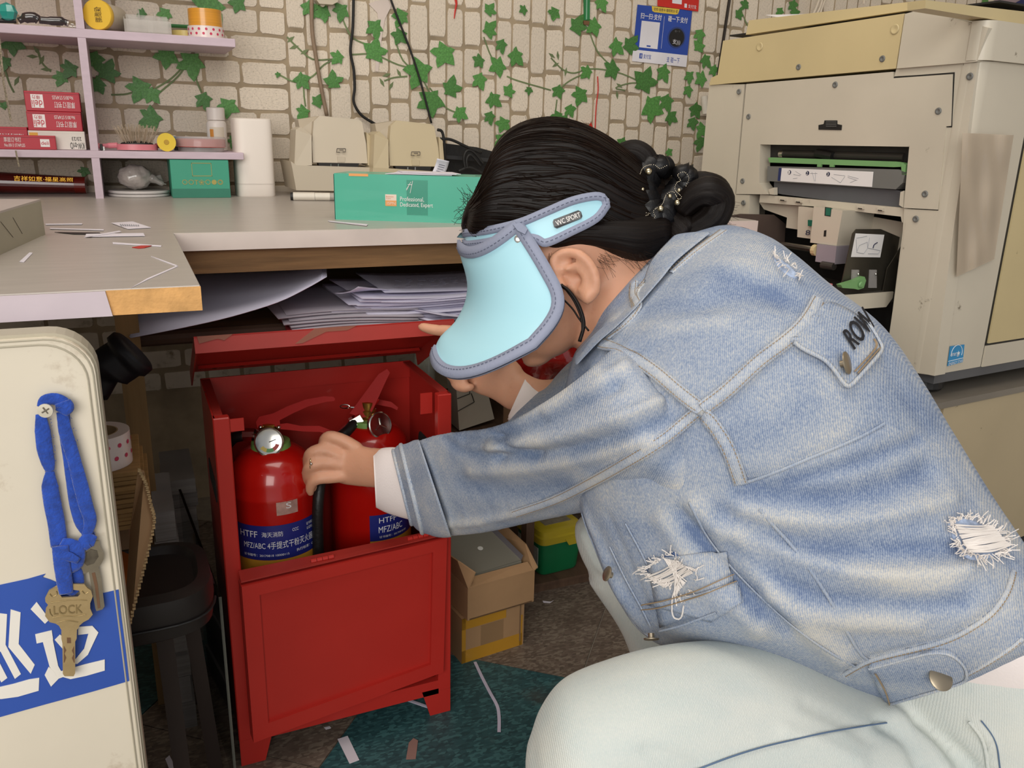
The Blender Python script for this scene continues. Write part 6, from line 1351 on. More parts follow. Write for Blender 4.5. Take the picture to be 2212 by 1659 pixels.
# dark glossy handles on the left of the upper shelf, teal bead clip
p = ony(75, 40, 2.03); dh = thing('dark_glossy_handle', 'dark glossy curved handle lying at left of upper shelf', 'handle', (p[0], 2.03, zt2)); m_gl = M('gloss_dark', '2d2523', .12, coat=1)
part('lobe', m_gl, dh, tube=(catmull([ony(40,45,2.03), ony(58,38,2.03), ony(75,38,2.03), ony(84,44,2.03)], 4), [.006]*3+[.010]*6+[.009]*4, 12), smooth=True); part('grip', m_gl, dh, tube=(catmull([ony(84,43,2.025), ony(110,45,2.025), ony(135,46,2.025), ony(146,50,2.025)], 4), [.007]*4+[.0085]*5+[.006]*4, 12), smooth=True); part('end_ring', m_chrome, dh, tube=([ony(145,50,2.024), ony(148,51,2.024)], .0065, 12))
p = ony(15, 28, 2.04); tc_ = thing('teal_hair_clip', 'faceted teal hair clip at far left of upper shelf', 'hair clip', (p[0], 2.04, zt2)); part('gem', M('teal_gem', '1f9a8c', .15, coat=1), tc_, ball=(ony(16, 26, 2.04), .018, 4, (1, .7, 1))); part('clip', m_blk, tc_, tube=([ony(-5, 45, 2.04), ony(35, 46, 2.04)], .004, 8))
sp_ = thing('metal_screws', 'few small metal bits beside the upright on upper shelf', 'screw', (ony(155, 56, 2.01)[0], 2.01, zt2))
for i, q_ in enumerate(((150,57),(158,58),(153,52))): part('bit', m_chrome, sp_, tube=([ony(q_[0], q_[1], 2.012+.006*i), ony(q_[0]+6, q_[1]+1, 2.012+.006*i)], .0015, 6))
# below the shelf
p = ony(90, 383, 2.05); rc = thing('firework_tube', 'long dark red tube with gold lettering lying under the shelf', 'tube', (p[0], 2.05, ZD)); a_, b_ = ony(-60, 370, 2.06), ony(184, 386, 2.03)
m_rt = M('red_foil', '5c120c', .25, coat=.6, var=.3, scale=20); part('tube_body', m_rt, rc, tube=([np.array([a_[0], 2.17, ZD+.0245]), np.array([ony(160,384,2.155)[0], 2.155, ZD+.019])], [.024, .0185], 24)); part('red_cap', M('red_cap', '6e1a10', .3), rc, tube=([np.array([ony(160,384,2.155)[0], 2.155, ZD+.019]), np.array([ony(184,386,2.153)[0], 2.153, ZD+.0185])], .0185, 24))
tq = [ony(30,379,2.1445), ony(158,384,2.1345), ony(158,393,2.1345), ony(30,391,2.1445)]; text('吉祥如意·福星高照', tq, M('gold_foil', 'b98a2c', .25, metal=.8), rc, .001)
p = ony(290, 365, 2.06); bl = thing('wrapped_ball', 'crumpled cling-film wrapped pale ball on white plates under shelf', 'ball', (p[0], 2.07, ZD+.014)); c = np.array([p[0], 2.07, ZD+.041])
mb = MB(); V, Fc = lathe((0, 0, 0), [(math.sin(math.pi*i/18), -math.cos(math.pi*i/18)) for i in range(19)], 36, (0, 0, 1), False); g_ = np.array([1+.03*math.sin(9*v[0]+4*v[2])+.025*math.sin(13*v[2]-7*v[1])+.03*math.sin(21*v[0]*v[2]) for v in V]); mb.add(V*g_[:, None]*[.036, .03, .0265]+c, Fc); mb.build('ball', M('film_ball', 'a9a09a', .15, var=.25, scale=60, coat=.8, bump=.8, bscale=90), bl, smooth=True)
V2 = [c+[.03, 0, -.005], c+[.052, -.006, .004], c+[.058, 0, -.012], c+[.048, .01, -.02]]; mb = MB(); mb.prism(V2, (0, .002, .003)); mb.tube(catmull([c+[.03, -.01, 0], c+[.05, -.012, -.012], c+[.062, -.012, -.015]], 3), [.01]*2+[.006]*3+[.002]*2, 8); mb.build('film_tail', M('film', 'b5aea8', .12, alpha=.5, coat=1), bl, smooth=True)
c = np.array([ony(300, 405, 2.06)[0], 2.075, ZD]); r_ = (ony(366,402,2.06)[0]-ony(232,402,2.06)[0])/2
for i in range(2):
    t_ = thing('round_lid', ['white round plastic lid at the bottom under wrapped ball', 'white round plastic lid directly under the wrapped ball'][i], 'lid', tuple(c+[0, 0, i*.0068]), None); part('disc', M('lid_white', 'cfc9c6', .25, coat=.3), t_, lathe=(c+[0, 0, i*.0068], [(r_*.96, 0), (r_, .001), (r_, .005), (r_*.97, .0062), (.001, .0062)], 48, (0, 0, 1), False), auto=30); part('bead_rim', M('lid_rim', 'bdb8b6', .3), t_, lathe=(c+[0, 0, i*.0068+.0022], [(r_, 0), (r_+.001, .0005), (r_, .001)], 48, (0, 0, 1), False))
m_tc = M('teal_carton', '3f9c80', .45, var=.04); m_td = M('teal_dark', '2f7a64', .5); m_go = M('gold_line', 'a69a55', .4)
x0, x1 = ony(371, 400, 2.0)[0], ony(497, 400, 2.0)[0]; tbx = thing('teal_box', 'teal carton with gold outlined rectangle standing under the shelf', 'box', ((x0+x1)/2, 2.05, ZD)); zt_ = .8772; xa = ony(358, 400, 2.06)[0]
part('carton', m_tc, tbx, bb=((x0, 2.001, ZD), (x1, 2.12, zt_-.001)), bev=.001)
q = [np.array(v) for v in ((x0, 2.001, zt_), (x1, 2.001, zt_), (x1, 2.001, ZD), (x0, 2.001, ZD))]
for (u0, v0, u1, v1) in ((.36,.09,.70,.105),(.36,.42,.70,.435),(.36,.09,.368,.435),(.692,.09,.70,.435)): quadmesh('gold_frame', sub(q, u0, v0, u1, v1), m_go, tbx, .0005)
text('○○T❀○●◎', sub(q, .18, .52, .88, .66), m_go, tbx, .0006); quadmesh('lower_band', sub(q, .0, .76, 1, .99), m_td, tbx, .0003)
x0, x1 = ony(514, 410, 2.02)[0], ony(600, 410, 2.02)[0]; c = np.array([(x0+x1)/2, 2.07, ZD]); hh = ony(555, 256, 2.07)[2]-ZD
wc = thing('white_container', 'tall plain white rounded plastic container standing on the desk', 'container', tuple(c)); n_ = 36
def rr(a_, b_, z_, pw=.45): return [c+[math.copysign(abs(math.cos(t))**pw, math.cos(t))*a_, math.copysign(abs(math.sin(t))**pw, math.sin(t))*b_, z_] for t in np.linspace(0, 2*math.pi, n_, endpoint=False)]
w2 = (x1-x0)/2*.97; R_ = np.array([rr(w2*.99, .045, 0), rr(w2, .047, .004), rr(w2, .047, .03), rr(w2, .047, hh-.008), rr(w2*.985, .045, hh-.002), rr(w2*.9, .04, hh)]); V = R_.reshape(-1, 3)
mesh('body', V, [(i*n_+j, i*n_+(j+1) % n_, (i+1)*n_+(j+1) % n_, (i+1)*n_+j) for i in range(5) for j in range(n_)]+[tuple(range(n_-1, -1, -1)), tuple(range(5*n_, 6*n_))], M('white_matte', 'eae0d6', .5, var=.02), wc, auto=30); R_ = np.array([rr(w2+.001, .048, .028), rr(w2+.001, .048, .029)]); mesh('seam_line', R_.reshape(-1, 3), [(j, (j+1) % n_, n_+(j+1) % n_, n_+j) for j in range(n_)], M('seam_grey', 'c9c0b8', .6), wc)
# metal clip on the desk
def dz_(x, y, h=0): return onz(x, y, ZD+h)
mc = thing('metal_clip', 'small flat copper-coloured alligator clip on the desk before the teal box', 'clip', tuple(dz_(440, 418))); m_cu = M('copper_dull', '8d6a4c', .4, metal=.7)
part('lower_jaw', m_cu, mc, prism=([dz_(398,417,.001), dz_(420,415,.001), dz_(470,419,.001), dz_(476,423,.001), dz_(455,425,.001), dz_(410,421,.001)], (0, 0, .0014))); part('upper_jaw', m_cu, mc, tube=(catmull([dz_(412,405,.006), dz_(420,404,.011), dz_(424,412,.009), dz_(440,419,.004), dz_(460,421,.003)], 4), .0018, 6)); part('rivet', m_chrome, mc, ball=(dz_(428, 419, .005), .002, 5)); part('rivet', m_chrome, mc, ball=(dz_(461, 420, .005), .002, 5))
# ================================================================= DESK-TOP THINGS
def DZ(x, y, h=0): return onz(x, y, ZD+h)
Zv = np.array([0, 0, 1.])
def zat(p, x, y): # height of the pixel on the vertical through plane y of p
    return ony(x, y, p[1])[2]
m_bm = M('machine_beige', 'c6baa6', .42, var=.03, scale=5); m_bm2 = M('machine_cream', 'c4b595', .42, var=.03, scale=5)
def stapler(label, x0, x1, cl, yb, ytop, yfront, mat, xl, base):
    """electric stapler: broad base, left cheek, tall hinged hood with sloping face"""
    yf = yfront; p = lambda x, y, dy=0: ony(x, y, yf+dy)
    t = thing('electric_stapler', label, 'stapler', (p((x0+x1)/2, yb)[0], yf+.06, ZD))
    part('base', mat, t, prism=([p(*q) for q in base], (0, .15, 0)), auto=30)
    hood = [p(x0-5, yb-8, .02), p(x0+14, cl+3, .055), p(x1-22, cl+6, .055), p(x1-6, yb-14, .02)]
    H = [p(x0, yb, .015), p(x1, yb+2, .015), p(x1-3, (yb+cl)/2+10, .026), p(x1-12, cl+14, .045), p(x1-20, cl+8, .06), p(x0+14, cl, .06), p(x0+2, cl+12, .045), p(x0-2, (yb+cl)/2+10, .026)]
    part('hood', mat, t, prism=(H, (0, .085, -.002)), auto=25)
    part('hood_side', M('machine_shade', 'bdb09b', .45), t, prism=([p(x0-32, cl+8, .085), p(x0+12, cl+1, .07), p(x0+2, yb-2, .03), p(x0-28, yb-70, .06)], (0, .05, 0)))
    part('cheek', mat, t, prism=([p(xl, yb+8, .0), p(xl+3, cl+30, .02), p(xl+14, cl+24, .03), p(x0-3, cl+42, .02), p(x0-2, yb+6, .0)], (0, .07, 0)), auto=30)
    part('cheek', MATS['machine_cream'], t, prism=([p(x1+1, yb+6, .01), p(x1-2, cl+36, .03), p(x1+6, cl+44, .03), p(x1+11, yb+8, .01)], (0, .06, 0)))
    part('stapling_slot', M('slot_black', '211d1a', .5), t, prism=([p(x0+12, yb+1, .014), p(x1-18, yb+2, .014), p(x1-22, yb+13, .013), p(x0+14, yb+12, .013)], (0, .02, 0)))
    for x in (x0+38, x0+54): part('slot_pin', m_chrome, t, prism=([p(x, yb+3, .012), p(x+2, yb+3, .012), p(x+2, yb+12, .012), p(x, yb+12, .012)], (0, .002, 0)))
    # printed staple mark
    cx, cy = (x0+x1)/2+2, yb-26; mk = M('mark_grey', '6b645c', .5)
    for P in ([(cx-9,cy-4),(cx+9,cy-4)], [(cx-9,cy-4),(cx-10,cy+4),(cx-3,cy+4)], [(cx+9,cy-4),(cx+9,cy+3),(cx+3,cy+3)], [(cx-4,cy-1),(cx+5,cy-1)]):
        part('staple_mark', mk, t, tube=([p(a, b, .0165-.0002) for a, b in P], .0010, 5))
    part('catch', mat, t, prism=([p(cx-8, yb-13, .0155), p(cx+8, yb-12, .0155), p(cx+8, yb-1, .0145), p(cx-8, yb-1, .0145)], (0, .002, 0)))
    return t
stapler('beige electric stapler at left, its whole base showing on the desk', 676, 794, 250, 351, 0, 1.98, m_bm, 636, [(640,411),(632,366),(628,348),(640,357),(800,362),(806,368),(800,414)])
stapler('cream electric stapler at right, half hidden behind the long teal carton', 842, 950, 260, 358, 0, 1.95, m_bm2, 806, [(800,414),(806,362),(845,364),(960,372),(980,380),(980,414)])
# long teal carton
a, b = DZ(725, 474), DZ(1005, 483); d = NN(b-a); b = a+d*((b-a)@d)*1.14; nb_ = np.array([-d[1], d[0], 0]); ht = zat(a, 724, 374)-ZD
tl2 = thing('long_teal_box', 'long teal carton with white lettering lying on the desk edge', 'box', tuple((a+b)/2)); m_tl = M('teal_gloss', '45ae92', .32, var=.03, coat=.2)
part('carton', m_tl, tl2, prism=([a, b, b+Zv*ht, a+Zv*ht], nb_*.095)); q = [a+Zv*ht, b+Zv*ht, b, a]; Lx = np.linalg.norm(b-a); fu = lambda px: (px-725)/(1005-725)/1.14
part('end_flap', M('teal_edge', '2f6e60', .5), tl2, prism=([a-d*.001+nb_*.001, a-d*.001+nb_*.094, a-d*.001+nb_*.094+Zv*ht*.98, a-d*.001+nb_*.001+Zv*ht*.98], -d*.0006))
text('Professional,', sub(q, fu(866), .46, fu(917), .57), m_tw, tl2, .0006); text('Dedicated, Expert', sub(q, fu(866), .585, fu(936), .70), m_tw, tl2, .0006)
quadmesh('price_label', sub(q, fu(834), .42, fu(858), .55), M('peach_white', 'ecd6c6', .5), tl2, .0005); quadmesh('price_label', sub(q, fu(834), .55, fu(858), .67), M('peach', 'e8a15c', .5), tl2, .0005); text('Business', sub(q, fu(836), .45, fu(852), .48), M('peach_print', 'd08a5a', .5), tl2, .001); text('Core', sub(q, fu(836), .49, fu(846), .52), M('peach_print', 'd08a5a', .5), tl2, .001); text('ISPN', sub(q, fu(838), .58, fu(856), .64), M('peach_white', 'ecd6c6', .5), tl2, .001)
quadmesh('tape_patch', sub(q, fu(880), .10, fu(925), .85), M('clear_tape', '58b39a', .18, alpha=.5), tl2, .0003); quadmesh('top_tape', [a+d*Lx*.10+Zv*(ht+.0003), a+d*Lx*.23+Zv*(ht+.0003), a+d*Lx*.23+Zv*(ht-.004)-nb_*.0003, a+d*Lx*.10+Zv*(ht-.004)-nb_*.0003], M('peach', 'e8a15c', .5), tl2, .0003)
for P in ([(.42,.30),(.52,.14)], [(.45,.20),(.55,.20)], [(.50,.38),(.56,.12)], [(.42,.32),(.47,.23)]):
    pts = [sub(q, fu(880)+(u_-.42)*.30, v_, 1, 1)[0]-nb_*.0009 for u_, v_ in P]; part('scratch_mark', m_tw, tl2, tube=(pts, .0005, 4))
cd_ = [at(0, 0, 1)]
# curled label on top of carton, loose card sheets
t = thing('curled_label', 'small curled white label with printed lines above the teal carton', 'label', tuple(ony(945, 365, a[1]+.03)))
G_ = np.array([[ony(928+16*v+u_*26+3*math.sin(v*3), 383-38*v+u_*6-4*math.sin(v*2.4), a[1]+.03+.006*math.sin(v*3)) for u_ in np.linspace(0, 1, 5)] for v in np.linspace(0, 1, 10)])
def shell(G, off, name, mat, par, **k):
    a0, b0, _ = G.shape; V = np.vstack([G.reshape(-1, 3), (G+np.array(off)).reshape(-1, 3)]); o_ = a0*b0
    Fc = [(i*b0+j, i*b0+j+1, (i+1)*b0+j+1, (i+1)*b0+j) for i in range(a0-1) for j in range(b0-1)]; Fc += [tuple(x+o_ for x in f[::-1]) for f in Fc]
    bd = [j for j in range(b0-1)]+[i*b0+b0-1 for i in range(a0-1)]+[(a0-1)*b0+b0-1-j for j in range(b0-1)]+[(a0-1-i)*b0 for i in range(a0-1)]
    Fc += [(y, x, x+o_, y+o_) for x, y in zip(bd, bd[1:]+bd[:1])]
    return mesh(name, V, Fc, mat, par, smooth=True, **k)
m_pap = M('paper_white', 'dcd6de', .8, var=.03); shell(G_, (0, .0006, 0), 'paper', m_pap, t)
for k in range(5):
    r0 = G_[2+k]*1; part('print_line', m_ink, t, tube=([r0[1]-[0, .001, 0], r0[3]-[0, .001, 0]], .0004, 4))
t = thing('card_sheets', 'few off-white card sheets lying across the teal carton top', 'paper', tuple(a+d*Lx*.5+Zv*ht))
for k in range(3): part('sheet', m_pap, t, prism=([a+d*Lx*(.34+.05*k)+nb_*(.004+.01*k)+Zv*(ht+.0012*k+.0008), a+d*Lx*(.78+.03*k)+nb_*.012+Zv*(ht+.0012*k+.0008), a+d*Lx*.74+nb_*.08+Zv*(ht+.0012*k+.0008), a+d*Lx*.36+nb_*.08+Zv*(ht+.0012*k+.0008)], Zv*.0008))
# marker
a2, b2 = DZ(628, 433, .0)+Zv*.009, DZ(735, 434)+Zv*.009
t = thing('marker_pen', 'white marker pen with black end lying before the beige stapler', 'pen', tuple(a2-Zv*.009)); dd = NN(b2-a2); m_mk = M('marker_white', 'ded6c8', .4)
part('cap', m_mk, t, tube=([a2+dd*.006, a2+dd*.052], .009, 20), auto=40); part('barrel', m_mk, t, tube=([a2+dd*.0525, a2+dd*.125], .0086, 20), auto=40); part('end', m_blk, t, tube=([a2, a2+dd*.006], [.0082, .009], 20)); 
for k in range(6): part('barcode_bar', m_blk, t, tube=([a2+dd*(.085+.0016*k), a2+dd*(.0857+.0016*k)], .0088, 20))
# grey device at left
a3, b3 = DZ(0, 552), DZ(98, 507); dd = NN(b3-a3); n3 = np.array([-dd[1], dd[0], 0]); hh = zat(b3, 97, 434)-ZD; a4 = a3-dd*.15
t = thing('grey_device', 'low grey-beige metal device with dark rim at left edge of desk', 'device', tuple(a3)); part('body', M('device_beige', 'a79f8c', .5, var=.06, dirt='6b6255', dth=.66, dscale=14), t, prism=([a4, b3, b3+Zv*hh, a4+Zv*hh], n3*.22)); part('top_plate', M('device_top', 'b5a9a4', .45, var=.05), t, prism=([a4+Zv*hh, b3+Zv*hh, b3+n3*.22+Zv*hh, a4+n3*.22+Zv*hh], Zv*.0025)); part('rubber_rim', m_blk, t, tube=([a4+n3*.22+Zv*(hh+.002), b3+n3*.22+Zv*(hh+.002), b3+n3*.20+Zv*(hh+.002), b3+n3*.02+Zv*(hh-.0), b3+n3*.004+Zv*(hh-.016)], .0022, 8))
for k, (u0, u1) in enumerate(((.1,.3),(.35,.5))): part('scratch', M('scratch_dark', '5c554a', .6), t, tube=([a3+dd*u0*.2+Zv*hh*.8-n3*.0003, a3+dd*u1*.2+Zv*hh*.3-n3*.0003], .0003, 4))
# scraps on the worktops
def scrap(label, pts, h=.0008, mat=None, name='paper_scrap', cat='paper scrap', group=None, th=.0006):
    P = [DZ(x, y, h) for x, y in pts]; t = MB().prism(P, Zv*th).build(name, mat or m_pap, None); tag(t, label, cat, group); return t
s1 = scrap('white sticker card lying at the joint of the two worktops', [(240,482),(287,479),(326,492),(276,495)]); text('.........', [DZ(258,484,.0018), DZ(300,486,.0018), DZ(300,489,.0018), DZ(262,489,.0018)], m_ink2, s1)
scrap('long thin cream paper strip behind the overlapping scraps on desk', [(108,493),(224,496),(224,498),(108,495)]); scrap('thin faint paper strip nearest the grey device', [(98,484),(178,483),(177,485),(99,486)])
scrap('black-bladed strip among the overlapping scraps on the worktop', [(118,502),(215,503),(220,507),(160,506)], .0006, m_blk); scrap('wide translucent strip under the overlapping scraps', [(186,506),(310,504),(313,510),(184,512)], .0014); scrap('short white strip crossing the overlapping scraps at an angle', [(181,513),(220,508),(262,501),(258,499),(222,505)], .0022)
scrap('bluish paper strip pointing at the worktop edge', [(243,524),(349,531),(348,533),(244,527)]); scrap('red paper scrap near the worktop edge', [(285,535),(305,531),(330,531),(312,536),(300,537)], .0008, M('red_paper', 'b5322a', .7)); scrap('slanted pale paper strip in front of the grey device', [(42,566),(64,546),(71,547),(52,567)])
scrap('long pale strip in front of the teal carton on desk', [(708,477),(795,485),(792,488),(712,479)]); scrap('jagged torn line of white adhesive on the worktop corner', [(283,623),(320,604.5),(385,576),(383,574.5),(318,602.5)], .0006, None, 'adhesive_residue', 'residue'); scrap('thin broken adhesive line crossing the worktop corner', [(326,554),(350,564),(383,576),(384,574.6),(351,562.6)], .0006, None, 'adhesive_residue', 'residue')
# black bag with cables behind
t = thing('power_adapters', 'black adapters and coiled cables heaped behind the crouching head', 'cable', tuple(ony(990, 350, 2.08))); m_bkp = M('matte_black', '171615', .6, bump=.4, bscale=100)
part('adapter', m_bkp, t, prism=([ony(948,308,2.05), ony(1030,318,2.05), ony(1075,330,2.05), ony(1075,384,2.05), ony(948,384,2.05)], (0, .1, 0))); part('adapter', M('grey_black', '2a2a2b', .5), t, prism=([ony(960,335,2.02), ony(1060,342,2.02), ony(1060,350,2.02), ony(960,343,2.02)], (0, .02, 0)))
for P in ([(945,280),(955,285),(960,310),(962,350),(970,375)], [(950,300),(975,302),(1010,318),(1040,330)], [(1005,365),(1002,340),(1010,325),(1025,330),(1045,355)], [(1010,365),(1008,345),(1018,335),(1040,360)], [(990,370),(1015,362),(1045,376)]): part('cable', m_bkp, t, tube=(catmull([ony(x, y, 2.0) for x, y in P], 6), .0035, 8), smooth=True)
# ================================================================= ON THE WALL
def W(x, y, d=.004): return ony(x, y, YW-d)
t = thing('payment_sticker', 'blue and white pay-by-phone sticker with black oval on papered wall', 'sticker', tuple(W(1430, 78))); q = [W(1377,10), W(1495,23), W(1482,145), W(1365,132)]
m_pb2 = M('pay_blue', '1f46a4', .35, coat=.3); m_pw = M('pay_white', 'e4e1e6', .4)
quadmesh('card', sub(q, 0, 0, 1, .79), m_pb2, t, .0008); quadmesh('white_band', sub(q, 0, .79, 1, 1), m_pw, t, .0008); MB().prism([p-[0, .0018, 0] for p in [sub(q, u_, v_, 1, 1)[0] for u_, v_ in ((.25,0),(.76,0),(.74,.085),(.70,.10),(.31,.10),(.27,.085))]], (0, .0006, 0)).build('yellow_tab', M('pay_yellow', 'e2c24a', .4), t)
text('花呗·信用卡·借呗积分·花', sub(q, .29, .02, .73, .075), m_ink, t, .0024); text('扫一扫·支付', sub(q, .07, .13, .45, .23), m_pw, t, .0014, bold=.0004); text('碰一下·支付', sub(q, .57, .13, .93, .23), m_pw, t, .0014, bold=.0004); quadmesh('divider', sub(q, .498, .15, .502, .72), m_pw, t, .001)
quadmesh('code_panel', sub(q, .10, .27, .43, .74), m_pw, t, .0016); quadmesh('panel_tab', sub(q, .23, .69, .30, .715), m_pb2, t, .002)
cc = sub(q, .76, .5, 1, 1)[0]; ux = q[1]-q[0]; uy = q[3]-q[0]
for r_, m_, o_ in ((.165, M('oval_rim', '2b3f7a', .4), .0014), (.14, m_blk, .002)): part('oval', m_, t, prism=([cc-[0, o_, 0]+ux*r_*math.cos(a_)+uy*r_*1.18*math.sin(a_) for a_ in np.linspace(0, 2*math.pi, 28, endpoint=False)], (0, .0005, 0)))
text('支)))', sub(q, .69, .53, .83, .63), m_pw, t, .0028); text('碰一下', sub(q, .71, .37, .81, .41), M('oval_text', '6d6d70', .5), t, .0028); text('支付宝', sub(q, .19, .85, .33, .93), m_pb2, t, .0014); quadmesh('logo_square', sub(q, .12, .845, .175, .935), m_pb2, t, .001); text('支', sub(q, .128, .86, .168, .92), m_pw, t, .002); text('支 碰一下', sub(q, .62, .85, .86, .95), m_pb2, t, .0014)
t = thing('red_sticker', 'red sticker cut by the picture top above the blue one', 'sticker', tuple(W(1465, 5))); q = [W(1421,-45,.006), W(1512,-33,.006), W(1508,25,.006), W(1420,13,.006)]; quadmesh('card', q, M('pay_red', 'c9281f', .4), t, .0008); quadmesh('white_panel', sub(q, .35, .3, .58, .82), m_pw, t, .001); text('支付宝', sub(q, .74, .78, .94, .92), m_pw, t, .0014); quadmesh('logo_square', sub(q, .65, .77, .71, .92), m_pw, t, .001)
def cable(name, label, pts, r_, mat, cat='cable', d=.012):
    o = MB().tube(catmull([W(x, y, d) for x, y in pts], 6), r_, 8).build(name, mat, None, smooth=True); return tag(o, label, cat)
cable('black_cable', 'black cable curving down the wall into gap between the staplers', [(764,-20),(762,60),(757,110),(764,150),(766,190),(764,220),(780,248),(810,268)], .0035, m_bkp)
cable('black_cable', 'straight black cable slanting down the wall behind the cream stapler', [(838,-20),(850,15),(885,105),(905,165),(920,220),(932,266)], .0028, m_bkp)
cable('brown_conduit', 'thin brown dusty conduit running down the wall behind left stapler', [(673,-20),(674,60),(682,120),(694,190),(706,250)], .0048, M('conduit_brown', '8a7560', .7, var=.2, scale=30), 'conduit')
t = thing('wall_hook_box', 'beige plastic fixture cut by the picture top beside the conduit', 'fixture', tuple(W(705, -5))); part('body', m_bm, t, prism=([W(684,-30,.03), W(732,-30,.03), W(730,4,.03), W(718,10,.03), W(690,8,.03), W(684,0,.03)], (0, .028, 0)), auto=30); part('lug', m_bm, t, lathe=(W(697,9,.02), [(.002, 0), (.006, 0), (.006, .008), (.002, .008)], 16, (0, 1, 0)))
t = MB(); t.prism([W(796,8,.004), W(812,2,.004), W(838,-2,.004), W(846,12,.004), W(832,40,.004), W(826,70,.004), W(817,155,.004), W(810,153,.004), W(814,90,.004), W(820,60,.004), W(815,28,.004)], (0, .0008, 0)); tag(t.build('torn_tape', M('torn_paper', 'd8c9bf', .7), None), 'torn strip of pale tape hanging on the wall between cables', 'tape')
t = thing('red_tassel', 'thin red string with red paper triangle hanging by the wall', 'decoration', tuple(W(1275, 280))); m_rp = M('red_paper2', 'cc2a20', .6); part('string', m_rp, t, tube=(catmull([W(1291,165,.006), W(1292,195,.006), W(1288,230,.006), W(1285,290,.006)], 5), .0016, 6)); part('triangle', m_rp, t, prism=([W(1277,264,.008), W(1287,295,.008), W(1290,310,.008), W(1255,300,.008)], (0, .002, 0)))
t = MB(); t.tube([W(983,-10,.005), W(986,8,.005), W(983,25,.005), W(981,40,.005)], [.004, .0028, .002, .0012], 6); tag(t.build('red_string', m_rp, None), 'short red string hanging from picture top over the wall', 'string')
t = thing('green_hanging_stick', 'green stick hanging on the wall at picture top', 'stick', tuple(W(1268, 20))); part('stick', M('green_stick', '2b7a45', .4), t, prism=([W(1262,-20,.01), W(1275,-20,.01), W(1274,42,.01), W(1263,44,.01)], (0, .006, 0))); part('groove', M('green_light', '8ab59a', .4), t, prism=([W(1267,-20,.0105), W(1269,-20,.0105), W(1268,42,.0105), W(1266,42,.0105)], (0, .002, 0))); part('tip', M('copper_dull', '8d6a4c', .4, metal=.7), t, prism=([W(1261,44,.01), W(1274,46,.01), W(1272,54,.01), W(1262,53,.01)], (0, .005, 0)))  # plain pen-like green stick
cab = [[(1752,40),(1762,20),(1775,-15)], [(1760,38),(1772,15),(1780,-15)], [(1770,36),(1778,10),(1790,-15)], [(1866,8),(1868,-15)]]
t = thing('white_cables', 'bundle of white cables rising behind the photocopier lid', 'cable', tuple(W(1768, 20, .05)))
for P in cab: part('cable', M('cable_white', 'd8cbb8', .5), t, tube=(catmull([W(x, y, .05) for x, y in P], 4), .0035, 8))
t = MB(); c = W(1521, 207, .03); e_ = W(1524, 245, .03); t.tube([c, e_], .010, 16); o = t.build('white_marker', m_mk, None, auto=40); tag(o, 'white marker upright in gap between wall and photocopier', 'pen')
sl_ = thing('silver_cord', 'silver glitter cord hanging past the shelf at far left', 'cord', tuple(ony(15, 200, 1.99))); part('cord', M('silver_glitter', 'b5a995', .3, metal=.6, var=.5, scale=300), sl_, tube=([ony(-2,80,1.985), ony(8,180,1.985), ony(24,262,1.985)], .0022, 6)); part('cord', MATS['silver_glitter'], sl_, tube=([ony(34,325,1.985), ony(41,360,1.985)], .0018, 6))
t = thing('wall_poster', 'corner of a blue and pink poster at top right above the photocopier', 'poster', tuple(W(2190, 5))); part('pink_area', M('poster_pink', 'a28e96', .5), t, prism=([W(2150,-40,.004), W(2260,-40,.004), W(2260,18,.004), W(2148,8,.004)], (0, .001, 0))); part('blue_area', M('poster_blue', '20285f', .4), t, prism=([W(2176,16,.006), W(2212,-4,.006), W(2260,-30,.006), W(2260,20,.006)], (0, .001, 0)))
# ================================================================= PAPERS ON THE SHELF UNDER THE DESK
m_pu = M('bulk_paper', 'cbc8da', .8, var=.05, scale=6); m_ink3 = M('print_grey', '6f6d7c', .7)
ZP = .6285
def sheet(x0, y0, w_, l_, rot, z, lift, par, mat=m_pu, th=.0012, name='sheet', n=(8, 6)):
    """lift(u,v) raises the sheet; u runs along x, v away from the camera"""
    c, s = math.cos(rot), math.sin(rot); G = []
    for v in np.linspace(0, 1, n[1]+1):
        G.append([(x0+c*w_*u_-s*l_*v, y0+s*w_*u_+c*l_*v, z+lift(u_, v)) for u_ in np.linspace(0, 1, n[0]+1)])
    return shell(np.array(G), (0, 0, th), name, mat, par)
t = thing('loose_paper_fan', 'wide fan of printed paper drooping off the shelf under the desk corner', 'paper', (.12, 1.45, ZP))
for k in range(4):
    fe = [(282-k*1.5, 729-3.2*k), (400, 706-3*k), (500, 683-2.6*k), (600, 652-2*k), (662+9*k, 622-k*7), (706-4*k, 597-k*3)]
    be = [(277, 675), (400, 632), (500, 606), (600, 588), (662, 578), (706, 572)]
    F1, B1 = catmull(fe, 4), catmull(be, 4); G = []
    for v in np.linspace(0, 1, 8):
        row = []
        for (a, b) in zip(F1, B1):
            A = ony(a[0], a[1], 1.325+k*.004); B_ = ony(b[0], min(b[1], 600), 1.62); B_[2] = max(min(B_[2], ZD-.066-.003*k), ZP+.06); row.append(A*(1-v)+B_*v+np.array([0, 0, .012*math.sin(v*math.pi)-.0015*k]))
        G.append(row)
    shell(np.array(G), (0, 0, -.001), 'sheet', m_pu, t)
t = thing('paper_pile', 'thick disordered pile of used white paper under the desk', 'paper', (.50, 1.5, ZP)); g = random.Random(21)
z = ZP+.0065
for k in range(15):
    zz_ = z+k*.0030; cv = g.uniform(.004, .016)*(k/14); x0 = .27+g.uniform(-.02, .05)+.006*k; 
    sheet(x0, 1.315+g.uniform(0, .03)+.0012*k, g.uniform(.27, .30), .21, g.uniform(-.07, .07), zz_, (lambda cv, ph: lambda u_, v: cv*(u_-.5)**2*2+.004*math.sin(u_*5+ph)*(1-v)*.5)(cv, g.uniform(0, 6)), t, th=.0016)
